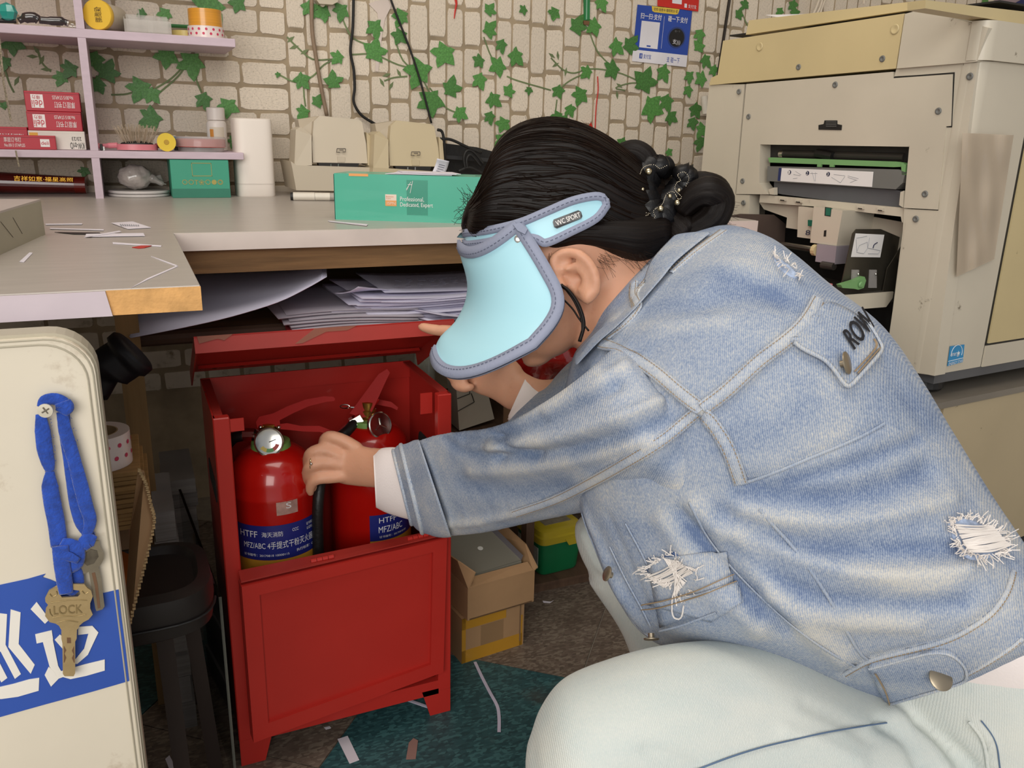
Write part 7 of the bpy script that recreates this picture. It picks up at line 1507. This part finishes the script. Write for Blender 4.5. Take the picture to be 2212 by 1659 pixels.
for k in range(6): sheet(.20+g.uniform(0, .02), 1.32+.006*k, .22, .25, g.uniform(-.12, .05), ZP+.007+.004*k, lambda u_, v: .003*math.sin(u_*4), t, M('dim_paper', 'a9a3ac', .8), .002)
sheet(.44, 1.30, .13, .2, .35, ZP+.013, lambda u_, v: -.014*(1-v)*u_, t); sheet(.46, 1.285, .09, .2, .5, ZP+.020, lambda u_, v: -.02*(1-v)*u_+.004, t)
sheet(.33, 1.335, .09, .06, .5, ZP+.052, lambda u_, v: .018*(1-v)**2*(1-u_), t)
for r_ in range(11):
    for c_ in range(9):
        if g.random() < .75:
            p = np.array([.40+c_*.021+g.uniform(0, .005)+r_*.004, 1.37+r_*.013, z+.0475+.0005+.006]); 
            part('print_line', m_ink3, t, bb=(p, p+[g.uniform(.006, .013), .0035, .0006]), kind=None) if r_ < 6 else None
t = MB(); t.prism([(.215, 1.325, ZP+.0003), (.46, 1.322, ZP+.0003), (.47, 1.52, ZP+.0003), (.22, 1.52, ZP+.0003)], (0, 0, .0055)); o = t.build('red_folder', M('pink_red_folder', 'a63a44', .6), None); tag(o, 'dull red folder under the paper pile on the shelf', 'folder')
# ================================================================= LEFT, IN THE SHADE
m_card = M('cardboard', 'a4815c', .8, var=.10, scale=8, bump=.2, bscale=90); m_cardd = M('cardboard_dark', '7d6146', .85, var=.12); m_corr = M('corrugation', 'b89c72', .85, var=.3, scale=200)
# black round stool
c = np.array([ony(330, 1290, 1.02)[0]-.03, 1.02, 0]); zs = ony(330, 1262, 1.02)[2]
t = thing('black_stool', 'black plastic stool with rounded seat in the dark beside the white panel', 'stool', tuple(c)); m_st2 = M('stool_black', '1c1716', .45, var=.15)
def rrect(c, a_, b_, z_, pw=.6, n=32): return [c+[math.copysign(abs(math.cos(t_))**pw, math.cos(t_))*a_, math.copysign(abs(math.sin(t_))**pw, math.sin(t_))*b_, z_] for t_ in np.linspace(0, 2*math.pi, n, endpoint=False)]
cs = c+[.02, .03, 0]; Rg = np.array([rrect(cs, .072, .075, zs-.055), rrect(cs, .080, .082, zs-.05), rrect(cs, .083, .085, zs-.02), rrect(cs, .080, .082, zs), rrect(cs, .066, .066, zs+.004), rrect(cs, .060, .060, zs-.006)])
V = Rg.reshape(-1, 3); mesh('seat', V, [(i*32+j, i*32+(j+1) % 32, (i+1)*32+(j+1) % 32, (i+1)*32+j) for i in range(5) for j in range(32)]+[tuple(range(31, -1, -1)), tuple(range(160, 192))], m_st2, t, auto=35)
part('orange_pad', M('orange_pad', 'a85c20', .6), t, prism=([cs+[-.05, -.05, zs-.0055], cs+[-.015, -.045, zs-.0055], cs+[-.006, .02, zs-.0055], cs+[-.03, .055, zs-.0055], cs+[-.055, .02, zs-.0055]], (0, 0, .022)))
part('seat_groove', m_blk, t, tube=([tuple(p) for p in rrect(cs, .0837, .0857, zs-.032, .6, 33)], .0016, 6, False))
for dx, dy in ((.018, -.045), (.05, .06), (-.05, .06), (-.045, -.045)):
    part('leg', M('stool_leg', '2a1f1b', .5, var=.2), t, prism=([cs+[dx-.010, dy, zs-.055], cs+[dx+.010, dy, zs-.055], cs+[dx*1.35+.011, dy*1.3, 0], cs+[dx*1.35-.009, dy*1.3, 0]], (0, .012, 0)))
# stack of yellowish boards, tape roll, cardboard flap
xa, xb = ony(236, 1050, 1.0)[0]-.12, ony(325, 1050, 1.0)[0]; za = ony(300, 1020, 1.0)[2]
t = thing('board_stack', 'stack of thin tan wooden boards in the dark beside white panel', 'board', ((xa+xb)/2, 1.05, za-.075)); g = random.Random(5)
for k in range(13): part('board', M('tan_board', '9a7748', .75, var=.18, scale=6, stretch=(3, 30, 3), rnd=.12), t, bb=((xa, 1.0+g.uniform(0, .006), za-.0056*(k+1)+.0005), (xb-g.uniform(0, .012), 1.14, za-.0056*k)), bev=.0006)
part('support', m_cardd, t, bb=((xa, 1.03, za-.11), (xb-.03, 1.13, za-.0735)))
c = np.array([ony(232, 1000, 1.04)[0]-.008, 1.045, za+.0005]); tape_roll('wide_tape_roll', 'white tape roll with pink print on the tan board stack', c, .036, .022, .040, m_tp, m_core, M('pink_print', 'c8375a', .5))
q = [ony(298,1014,.96), ony(312,1020,.965), ony(332,1130,.95), ony(330,1150,.945), ony(285,1340,.90), ony(268,1340,.93), ony(282,1140,.97)]
t = thing('torn_cardboard', 'upright torn cardboard flap with ragged corrugated edge beside the white panel', 'cardboard', tuple(q[4])); part('sheet', m_card, t, prism=([p for p in q], (.0, .004, 0)))
ed = catmull([ony(300,1014,.958), ony(315,1045,.958), ony(326,1090,.952), ony(333,1128,.946), ony(318,1200,.925), ony(300,1270,.91), ony(281,1345,.895)], 10)
mb = MB()
for i, p in enumerate(ed): mb.box(p+[.0004*(-1)**i, 0, 0], (.003, .004, .0016))
mb.build('corrugated_edge', m_corr, t, kind='stuff')
# ream stacks in the back
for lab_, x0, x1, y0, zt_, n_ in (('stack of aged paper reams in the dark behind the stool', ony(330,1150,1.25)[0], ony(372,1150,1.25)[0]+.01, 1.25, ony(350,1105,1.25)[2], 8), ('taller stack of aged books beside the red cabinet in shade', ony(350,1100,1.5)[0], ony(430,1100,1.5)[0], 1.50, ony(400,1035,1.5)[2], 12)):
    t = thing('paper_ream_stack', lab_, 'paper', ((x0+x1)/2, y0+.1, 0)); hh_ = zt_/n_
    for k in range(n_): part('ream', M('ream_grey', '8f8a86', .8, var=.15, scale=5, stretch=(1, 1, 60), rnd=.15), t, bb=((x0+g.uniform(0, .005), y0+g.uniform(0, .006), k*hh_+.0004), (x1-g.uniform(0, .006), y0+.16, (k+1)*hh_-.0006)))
# dark sheet leaning at the cabinet's left
p0, p1 = onz(490, 1645, 0), ony(473, 1250, onz(490, 1645, 0)[1]); zt_ = p1[2]; xg = X0-.014
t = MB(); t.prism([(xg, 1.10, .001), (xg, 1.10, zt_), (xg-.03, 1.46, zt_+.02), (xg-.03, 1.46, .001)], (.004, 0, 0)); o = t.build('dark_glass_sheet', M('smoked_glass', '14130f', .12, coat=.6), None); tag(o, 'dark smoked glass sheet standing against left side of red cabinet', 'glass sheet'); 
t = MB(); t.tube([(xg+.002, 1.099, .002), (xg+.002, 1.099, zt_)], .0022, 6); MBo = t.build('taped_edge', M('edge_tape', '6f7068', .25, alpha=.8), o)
# black bag strap in dark
t = MB(); t.tube(catmull([ony(205,850,1.2), ony(235,800,1.2), ony(268,775,1.2), ony(292,755,1.2)], 5), [.018]*5+[.03]*6+[.035]*4+[.03], 16); V = np.array(t.V); o = t.build('black_bag', M('deep_black', '15131a', .5), None, smooth=True); tag(o, 'dark rounded end of black bag beside the wooden desk post', 'bag')
# ================================================================= RIGHT OF THE CABINET
Bz = lambda x, y, z=0: onz(x, y, z)
c0, c1 = Bz(997, 1434), Bz(1130, 1391); dd = NN(c1-c0); nn_ = np.array([-dd[1], dd[0], 0]); w1 = np.linalg.norm(c1-c0); z1 = ony(997, 1338, c0[1])[2]
t = thing('taped_carton', 'lower cardboard carton patched with yellow tape beside red cabinet', 'box', tuple((c0+c1)/2)); m_yt = M('yellow_tape', 'b98728', .35, var=.08, coat=.2)
part('carton', m_card, t, prism=([c0, c1, c1+Zv*z1, c0+Zv*z1], nn_*.16)); q = [c0+Zv*z1, c1+Zv*z1, c1, c0]
for u0, v0, u1, v1 in ((0,0,.70,.25),(0,.72,.98,1),(0,0,.06,1),(.93,.3,.975,1)): quadmesh('tape', sub(q, u0, v0, u1, v1), m_yt, t, .0006)
quadmesh('old_tape', sub(q, .30, .27, .66, .72), M('tape_brown', '917352', .4), t, .0004)
part('corner_gap', m_cardd, t, prism=([c1-dd*.010+Zv*(z1-.004)-nn_*.0008, c1-dd*.007+Zv*(z1-.004)-nn_*.0008, c1-dd*.007+Zv*.01-nn_*.0008, c1-dd*.010+Zv*.01-nn_*.0008], nn_*.0005))
z1b = z1+.001; b0, b1 = Bz(1014, 1340, z1b), Bz(1149, 1300, z1b); d2 = NN(b1-b0); n2_ = np.array([-d2[1], d2[0], 0]); w2_ = np.linalg.norm(b1-b0); h2 = ony(1014, 1272, b0[1])[2]-z1b
t = thing('open_carton', 'upper open cardboard carton holding metal brackets beside the red cabinet', 'box', tuple((b0+b1)/2)); L2 = .19
part('front_wall', m_card, t, prism=([b0, b1, b1+Zv*h2, b0+Zv*h2], n2_*.004)); part('back_wall', m_card, t, prism=([b0+n2_*L2, b1+n2_*L2, b1+n2_*L2+Zv*h2, b0+n2_*L2+Zv*h2], n2_*.004)); part('side_wall', m_card, t, prism=([b0, b0+n2_*L2, b0+n2_*L2+Zv*h2, b0+Zv*h2], -d2*.004)); part('side_wall', m_card, t, prism=([b1, b1+n2_*L2, b1+n2_*L2+Zv*h2, b1+Zv*h2], d2*.004)); part('bottom', m_cardd, t, prism=([b0, b1, b1+n2_*L2, b0+n2_*L2], Zv*.003))
T0 = b0+Zv*h2
part('flap', m_card, t, prism=([T0, T0+n2_*L2, T0+n2_*(L2-.01)-d2*.03+Zv*.045, T0-d2*.012+n2_*.02+Zv*.05, T0+Zv*.03+d2*.012], -d2*.003)); part('flap', m_card, t, prism=([b1+Zv*h2, b1+n2_*L2+Zv*h2, b1+n2_*L2+Zv*(h2+.02)+d2*.03, b1+n2_*.05+Zv*(h2+.030)+d2*.012, b1+d2*.008+Zv*(h2+.006)], d2*.003)); part('flap', m_card, t, prism=([T0-n2_*.0005, b1+Zv*h2-n2_*.0005, b1+Zv*(h2+.008)+n2_*.02, T0+Zv*.006+n2_*.022], Zv*.003))
mb = thing('metal_bracket', 'pale grey bent metal plate with hole sticking out of the open carton', 'bracket', tuple(T0+n2_*.08)); m_br = M('bracket_grey', '9d9a8c', .35, metal=.5, var=.05)
e0 = T0+d2*.012+n2_*.03+Zv*.006; P = [e0, e0+d2*(w2_-.02)+Zv*.004, e0+d2*(w2_-.045)+n2_*.155+Zv*.045, e0-d2*.02+n2_*.155+Zv*.045]; part('plate', m_br, mb, prism=(P, Zv*.002)); part('lip', m_br, mb, prism=([P[0], P[1], P[1]-Zv*.006-n2_*.002, P[0]-Zv*.006-n2_*.002], n2_*.001)); part('side_lip', M('bracket_edge', '8a8890', .35, metal=.6), mb, prism=([P[1], P[2], P[2]+Zv*.012+d2*.004, P[1]+Zv*.010+d2*.004], -d2*.0015)); hc2 = P[0]*.3+P[1]*.35+P[2]*.2+P[3]*.15; V, Fc = lathe(hc2+Zv*.0023, [(.0001, .0002), (.005, .0002), (.0055, 0)], 14, NN(np.cross(P[1]-P[0], P[3]-P[0]))); mesh('hole', V, Fc, M('pale_hole', 'c8c8c0', .6), mb)
# wooden frame shelf with the tub
yw1 = 1.42; xl = ony(1143, 1200, yw1)[0]; zt0 = ony(1160, 1262, yw1)[2]; zt1 = ony(1160, 1300, yw1)[2]
t = thing('wooden_rack', 'old brown wooden rack behind the cartons carrying the green tub', 'rack', (xl+.2, yw1+.1, 0)); m_ow = M('old_wood', '5b4433', .75, var=.25, scale=6, stretch=(14, 3, 3))
part('leg', m_ow, t, bb=((xl-.008, yw1, 0), (xl+.010, yw1+.025, .62))); part('leg', m_ow, t, bb=((xl+.24, yw1, 0), (xl+.26, yw1+.025, .62))); part('front_rail', m_ow, t, bb=((xl+.011, yw1+.004, zt1), (xl+.239, yw1+.022, zt0-.006))); part('shelf_board', m_ow, t, bb=((xl+.011, yw1, zt0-.0055), (xl+.239, yw1+.28, zt0))); part('leg', m_ow, t, bb=((xl-.008, yw1+.28, 0), (xl+.010, yw1+.30, .62))); part('leg', m_ow, t, bb=((xl+.24, yw1+.28, 0), (xl+.26, yw1+.30, .62)))
part('rail_screw', m_chrome, t, ball=(ony(1245, 1270, yw1+.003), .004, 6))
tb0, tb1 = Bz(1172, 1249, zt0+.001), Bz(1254, 1228, zt0+.001); d3 = NN(tb1-tb0); n3 = np.array([-d3[1], d3[0], 0]); w3 = np.linalg.norm(tb1-tb0); cc = (tb0+tb1)/2+n3*.06; h3 = ony(1172, 1178, tb0[1])[2]-zt0
t = thing('plastic_tub', 'green plastic tub with yellow snap lid on the wooden rack', 'tub', tuple(cc)); m_tg = M('tub_green', '137a4a', .35, coat=.2); m_ty = M('tub_yellow', 'c4ae2c', .38, coat=.2)
def rb(hw, hd, z_, pw=.28, n=40): return [cc*[1, 1, 0]+d3*math.copysign(abs(math.cos(a_))**pw, math.cos(a_))*hw+n3*math.copysign(abs(math.sin(a_))**pw, math.sin(a_))*hd+Zv*z_ for a_ in np.linspace(0, 2*math.pi, n, endpoint=False)]
def stack(rows, name, mat): 
    V = np.array(rows).reshape(-1, 3); k = len(rows); mesh(name, V, [(i*40+j, i*40+(j+1) % 40, (i+1)*40+(j+1) % 40, (i+1)*40+j) for i in range(k-1) for j in range(40)]+[tuple(range(39, -1, -1)), tuple(range((k-1)*40, k*40))], mat, t, auto=35)
zz0 = zt0+.001; hw = w3/2+.006
stack([rb(hw*.86, .050, zz0), rb(hw*.90, .053, zz0+.006), rb(hw, .06, zz0+h3)], 'body', m_tg); stack([rb(hw*1.05, .064, zz0+h3-.003), rb(hw*1.06, .065, zz0+h3+.012), rb(hw*1.0, .061, zz0+h3+.015), rb(hw*1.0, .061, zz0+h3+.026), rb(hw*.92, .055, zz0+h3+.030)], 'lid', m_ty)
part('snap_tab', m_ty, t, prism=([cc*[1, 1, 0]-n3*.066+d3*.002+Zv*(zz0+h3+.004), cc*[1, 1, 0]-n3*.066+d3*.040+Zv*(zz0+h3+.004), cc*[1, 1, 0]-n3*.066+d3*.030+Zv*(zz0+h3-.012), cc*[1, 1, 0]-n3*.066+d3*.012+Zv*(zz0+h3-.012)], n3*.003)); part('lid_label', M('worn_label', '8f8672', .7, var=.25, scale=70), t, prism=([cc*[1, 1, 0]-d3*.032-n3*.035+Zv*(zz0+h3+.0302), cc*[1, 1, 0]+d3*.034-n3*.035+Zv*(zz0+h3+.0302), cc*[1, 1, 0]+d3*.034+n3*.035+Zv*(zz0+h3+.0302), cc*[1, 1, 0]-d3*.032+n3*.035+Zv*(zz0+h3+.0302)], Zv*.0006)); part('side_label', M('side_label', 'b9b9b0', .6, var=.15, scale=60), t, prism=([cc*[1, 1, 0]-d3*(hw+.001)-n3*.05+Zv*(zz0+.02), cc*[1, 1, 0]-d3*(hw+.001)+n3*.04+Zv*(zz0+.02), cc*[1, 1, 0]-d3*(hw+.0015)+n3*.04+Zv*(zz0+h3-.012), cc*[1, 1, 0]-d3*(hw+.0015)-n3*.05+Zv*(zz0+h3-.012)], -d3*.0008))
# boxed goods and bag standing on a shelf behind
t = thing('printed_white_box', 'leaning white box with black printed frame right of the red cabinet', 'box', tuple(ony(1025, 925, 1.45))); q = [ony(985,828,1.42), ony(1044,810,1.44), ony(1068,905,1.44), ony(992,930,1.42)]; nq = np.array([0, .05, 0]); m_wb = M('white_carton', 'c6bfae', .6, var=.06)
part('carton', m_wb, t, prism=(q, nq)); 
for a_, b_ in (((.0,.32),(.42,.30)), ((.42,.30),(.47,.0)), ((.0,.58),(.52,.50)), ((.52,.50),(.47,.30))): part('frame_line', m_blk, t, tube=([sub(q, *a_, 1, 1)[0]-[0, .0008, 0], sub(q, *b_, 1, 1)[0]-[0, .0008, 0]], .0008, 4))
for k in range(7): part('barcode_bar', m_blk, t, prism=(sub([p-[0, .0012, 0] for p in q], .05+k*.045, .06, .05+k*.045+.02, .17), (0, .0006, 0)))
mbx = thing('rack_upper_shelf', 'dark wooden shelf board holding boxes behind the far sleeve', 'shelf', (ony(1100, 925, 1.45)[0], 1.5, 0)); zz1 = ony(1000, 931, 1.42)[2]; part('board', m_ow, mbx, bb=((.43, 1.41, zz1-.018), (.92, 1.70, zz1-.001)))
for xx in (.435, .90): part('bracket_leg', m_ow, mbx, bb=((xx, 1.68, 0), (xx+.018, 1.70, zz1-.0185)))
c = ony(917, 830, 1.46); zgl = ony(917, 752, 1.46)[2]-c[2]
t = thing('glass_jar', 'small clear glass jar with dark base beside the open lid', 'jar', (c[0], 1.46, zz1)); part('glass', M('clear_glass', 'b5b8a8', .06, alpha=.35, coat=1), t, lathe=((c[0], 1.46, c[2]), [(.018, 0), (.021, .002), (.021, zgl*.8), (.017, zgl*.92), (.017, zgl), (.0155, zgl), (.0155, zgl*.9), (.019, zgl*.78), (.019, .003), (.001, .003)], 28, (0, 0, 1), False), auto=40); part('dark_base', m_blk, t, lathe=((c[0], 1.46, zz1), [(.020, 0), (.021, .002), (.021, c[2]-zz1-.001), (.018, c[2]-zz1-.0002)], 28), auto=40)
mb = MB(); cb_ = at(1185, 770, 1.50); V, Fc = lathe((0, 0, 0), [(math.sin(math.pi*i/16), -math.cos(math.pi*i/16)) for i in range(17)], 32, (0, 0, 1), False); gg = np.array([1+.10*math.sin(5*v[0]+3*v[2])+.09*math.sin(9*v[2]-7*v[1]+1)+.05*math.sin(19*v[0]+11*v[2]) for v in V]); mb.add(V*gg[:, None]*[.062, .055, .068]+cb_, Fc); o = mb.build('red_plastic_bag', M('bag_red', '7e1410', .12, var=.5, scale=22, coat=1, bump=1, bscale=35), None, smooth=True); tag(o, 'crumpled shiny dark red plastic bag behind the chin', 'bag')
part('bag_knot', MATS['bag_red'], o, tube=(catmull([cb_+[0, 0, .06], cb_+[.01, 0, .085], cb_+[-.01, 0, .10]], 4), [.02]*3+[.012]*3+[.02]*3, 10), smooth=True)
t = thing('bag_crate', 'dark crate under the red bag on the rack', 'crate', (cb_[0], cb_[1], 0)); part('side', m_cardd, t, bb=((cb_[0]-.06, cb_[1]-.05, zz1-.0005), (cb_[0]+.08, cb_[1]+.06, cb_[2]-.067)))
# floor litter
def litter(label, pts, mat=m_pap, name='paper_scrap', cat='paper scrap', h=.0008, th=.0006):
    P = [onz(x, y, h) for x, y in pts]; t = MB().prism(P, Zv*th).build(name, mat, None); tag(t, label, cat); return t
litter('white paper rectangle on brown tile before the red cabinet', [(729,1597),(751,1590),(776,1642),(755,1650)]); litter('pinkish paper bit on the teal tile', [(883,1605),(893,1595),(903,1600),(898,1640),(877,1641)], M('pink_bit', '8f6f66', .8))
def strip(label, pts, w_):
    P = catmull([onz(x, y, .0012) for x, y in pts], 4); V, Fc = ribbon(P, np.array([Zv]*len(P)), w_, .0006); o = mesh('paper_strip', V, Fc, M('strip_white', 'c3bdcf', .7), None); tag(o, label, 'paper strip')
strip('long bent white paper strip on teal tile beside yellow-taped carton', [(1026,1430),(1040,1460),(1058,1495),(1074,1525),(1078,1550),(1078,1582)], .0055); strip('white plastic strip under the right foot of red cabinet', [(862,1505),(890,1515),(925,1527)], .006)
litter('tiny curled clear scrap on brown tile', [(700,1572),(712,1569),(715,1573),(704,1576)]); litter('small white paper piece on floor by the dark glass', [(357,1640),(366,1632),(380,1659),(368,1668)]); litter('dull red paper scrap on floor beside the stool leg', [(372,1602),(385,1593),(400,1590),(390,1606),(374,1612)], M('dull_red', '6e4038', .8)); litter('white shaving beside the wooden rack foot', [(1172,1298),(1190,1300),(1196,1297),(1188,1303),(1174,1302)])
# ================================================================= LANYARD AND KEYS ON THE WHITE PANEL
def K(x, y, d=.0): return ony(x, y, YP-.002-d)
def k7(x, y, d=0): return K(x/3.08, y/3.08+1120, d)
m_ny = M('blue_cotton', '1c47a8', .9, var=.25, scale=120, sheen=.4, bump=.8, bscale=400, stretch=(1, 1, 1)); m_ky = M('key_brass', 'cdb78a', .33, metal=.8, var=.12, scale=30, bump=.15, bscale=150); m_ks = M('key_steel', '9c9688', .3, metal=.9, var=.15, scale=40)
sc_ = thing('wall_screw', 'pale cross-head screw holding the blue lanyard on the white panel', 'screw', tuple(K(98, 887))); m_scr = M('screw_pale', 'cfc8b6', .35, metal=.5)
part('shank', m_scr, sc_, tube=([K(106, 880, -.0015), K(99, 886, .014)], .0022, 10)); V, Fc = lathe(K(98, 887, .014), [(.003, -.003), (.0062, 0), (.0060, .0012), (.0005, .0014)], 24, (-.1, -1, .05)); mesh('head', V, Fc, m_scr, sc_, auto=35)
for a_ in (.5, .5+math.pi/2):
    u_ = np.array([math.cos(a_), -.0, math.sin(a_)])*.0033; part('cross_slot', M('slot_grey', '6b6355', .6), sc_, tube=([K(98, 887, .0156)-u_, K(98, 887, .0156)+u_], .0007, 5))
ln = thing('blue_lanyard', 'frayed blue cotton lanyard knotted round the screw, two keys on it', 'lanyard', tuple(K(120, 1000)))
def strap(pts, w_, d=.004, tw=None, name='strap'):
    P = np.array([K(x, y, dd) for x, y, dd in [(p+(d,))[:3] if len(p) == 2 else p for p in pts]]); P = catmull(P, 6); n = len(P); ww = np.interp(np.linspace(0, 1, n), np.linspace(0, 1, len(w_)), w_)
    V, Fc = tube(P, ww, 14, True, ((0, 1, 0), .28)); mesh(name, V, Fc, m_ny, ln, smooth=True)
strap([(88,895),(92,930),(97,970),(104,1000),(108,1018)], [.004,.0062,.0065,.0055,.0035]); strap([(108,1018),(108,1050),(114,1090),(122,1130),(128,1180)], [.0035,.0068,.0072,.0072,.007])
strap([(90,880),(98,865),(118,862),(135,870),(142,885)], [.004,.005,.0055,.006,.0055], .006); strap([(135,868),(140,880),(132,892)], [.0065,.0075,.0055], .008, name='knot')
strap([(134,890),(141,930),(150,960),(162,1000),(175,1050),(185,1090),(195,1125),(186,1160)], [.0045,.0055,.0058,.0055,.0062,.006,.0055,.004], .006); strap([(140,895),(142,940),(150,990),(156,1040),(165,1090),(176,1130),(196,1160)], [.004,.0050,.0052,.005,.0058,.0055,.0045], .003)
strap([(176,1182),(190,1168),(206,1170)], [.006,.0075,.005], .007, name='knot'); strap([(130,1175),(145,1180),(160,1190),(158,1215),(140,1222),(128,1210)], [.006,.0085,.009,.009,.0085,.006], .008, name='knot')
strap([(120,1205),(145,1202),(170,1212)], [.003,.005,.003], .012, name='knot'); strap([(130,1180),(134,1220),(140,1260),(143,1282)], [.0068,.0068,.0066,.0058], .011); strap([(152,1215),(162,1240),(166,1262),(150,1285)], [.006,.0068,.006,.004], .005)
mb = MB(); g = random.Random(8)
for k in range(120):
    y = g.uniform(900, 1260); x = (np.interp(y, [900, 1018, 1180, 1280], [97, 108, 128, 142]) if g.random() < .5 else np.interp(y, [900, 1050, 1125, 1160, 1280], [143, 172, 190, 190, 150]))+g.choice((-1, 1))*g.uniform(10, 15)
    mb.tube([K(x, y, .004), K(x+g.uniform(-3, 3), y+g.uniform(-3, 3), .005)], .00025, 3)
mb.build('lint', m_ny, ln, kind='stuff')
def key(label, outer, hole, shaft, mat, d, cuts=(), word=None):
    t = thing('key', label, 'key', tuple(k7(*shaft[0], d))); P = [k7(x, y, d) for x, y in outer]
    if hole:
        H = [k7(x, y, d) for x, y in hole]; i = min(range(len(P)), key=lambda i: np.linalg.norm(P[i]-H[0])); P = P[:i+1]+H[::-1][-1:]+H[::-1][:-1]+[H[0]]+P[i:]
    part('bow', mat, t, prism=(P, (0, .0022, 0))); part('blade', mat, t, prism=([k7(x, y, d-.0002) for x, y in shaft], (0, .0018, 0)))
    for c_ in cuts: part('groove', M('key_groove', '7d5f48', .5, metal=.5), t, prism=([k7(x, y, d+.0003) for x, y in c_], (0, .0005, 0)))
    if word: text(word, [k7(*q_, d) for q_ in ((355,582),(545,572),(548,628),(358,640))], M('key_relief', 'a8946a', .4, metal=.8), t, .0005, bold=.0002)
    return t
k1 = key('brass-coloured key with engraved lettering hanging lowest on the blue lanyard', [(300,530),(325,480),(370,455),(420,440),(490,436),(560,438),(580,462),(605,480),(617,520),(600,565),(600,600),(617,640),(590,672),(555,690),(530,712),(515,738),(405,738),(393,715),(370,700),(330,690),(300,650),(305,600),(320,575),(302,555)],
    [(400,508),(412,486),(480,474),(528,480),(534,502),(518,520),(412,526)], [(408,735),(512,735),(510,800),(500,820),(500,1030),(490,1050),(430,1050),(418,1035),(415,830),(408,800)], m_ky, .010,
    [[(445,795),(470,795),(472,830),(446,830)], [(425,850),(440,880),(428,900),(440,930),(428,960),(424,960)], [(492,850),(478,880),(490,905),(478,930),(492,960),(496,960)]], 'LOCK')
for P in ([(340,560),(420,548),(520,542),(580,545)], [(350,660),(420,650),(500,652),(570,640)], [(330,500),(350,520),(380,505),(375,480)], [(545,480),(565,500),(590,490)], [(380,690),(450,680),(520,690)], [(330,600),(335,630),(350,650)]):
    part('engraved_scroll', MATS['key_relief'], k1, tube=(catmull([k7(x, y, .0103) for x, y in P], 4), .0004, 5))
k2 = key('darker steel key tilted behind, higher up on the lanyard', [(508,225),(520,205),(545,200),(600,185),(640,150),(660,150),(665,190),(690,235),(690,270),(675,300),(650,330),(600,352),(560,368),(535,355),(522,310),(518,260)], None, [(590,352),(655,325),(672,400),(696,585),(682,605),(642,617),(635,600),(600,410)], m_ks, .005,
    [[(610,365),(632,360),(650,440),(668,595),(650,600),(630,450)]])
part('bow_relief', M('steel_relief', '6d675c', .4, metal=.8, var=.3, scale=120), k2, prism=([k7(x, y, .0055) for x, y in ((560,240),(600,205),(645,215),(655,255),(625,300),(580,315),(550,290))], (0, .0005, 0)))
MBb = MB(); 
# ================================================================= repeats share a group
GR = {'fire_extinguisher': 'extinguishers in the red cabinet', 'staple_box': 'staple boxes on the lower shelf', 'electric_stapler': 'electric staplers on the desk',
      'round_lid': 'round plastic lids under the shelf', 'key': 'keys on the blue lanyard', 'black_cable': 'black cables down the wall', 'paper_ream_stack': 'paper stacks in the dark under the desk',
      'adhesive_residue': 'torn adhesive lines on the worktop corner', 'paper_strip': 'white strips on the floor', 'printed_tape_roll': 'tape rolls on the upper shelf', 'orange_tape_roll': 'tape rolls on the upper shelf', 'yellow_tape_roll': 'tape rolls on the upper shelf'}
for o in list(SC.objects):
    if o.parent is None and o.get('label') and not o.get('kind'):
        b = o.name.split('.')[0]
        if b in GR: o['group'] = GR[b]
        elif b == 'paper_scrap': o['group'] = 'paper scraps on the worktop' if o.location[2] > .5 else 'paper scraps on the floor'
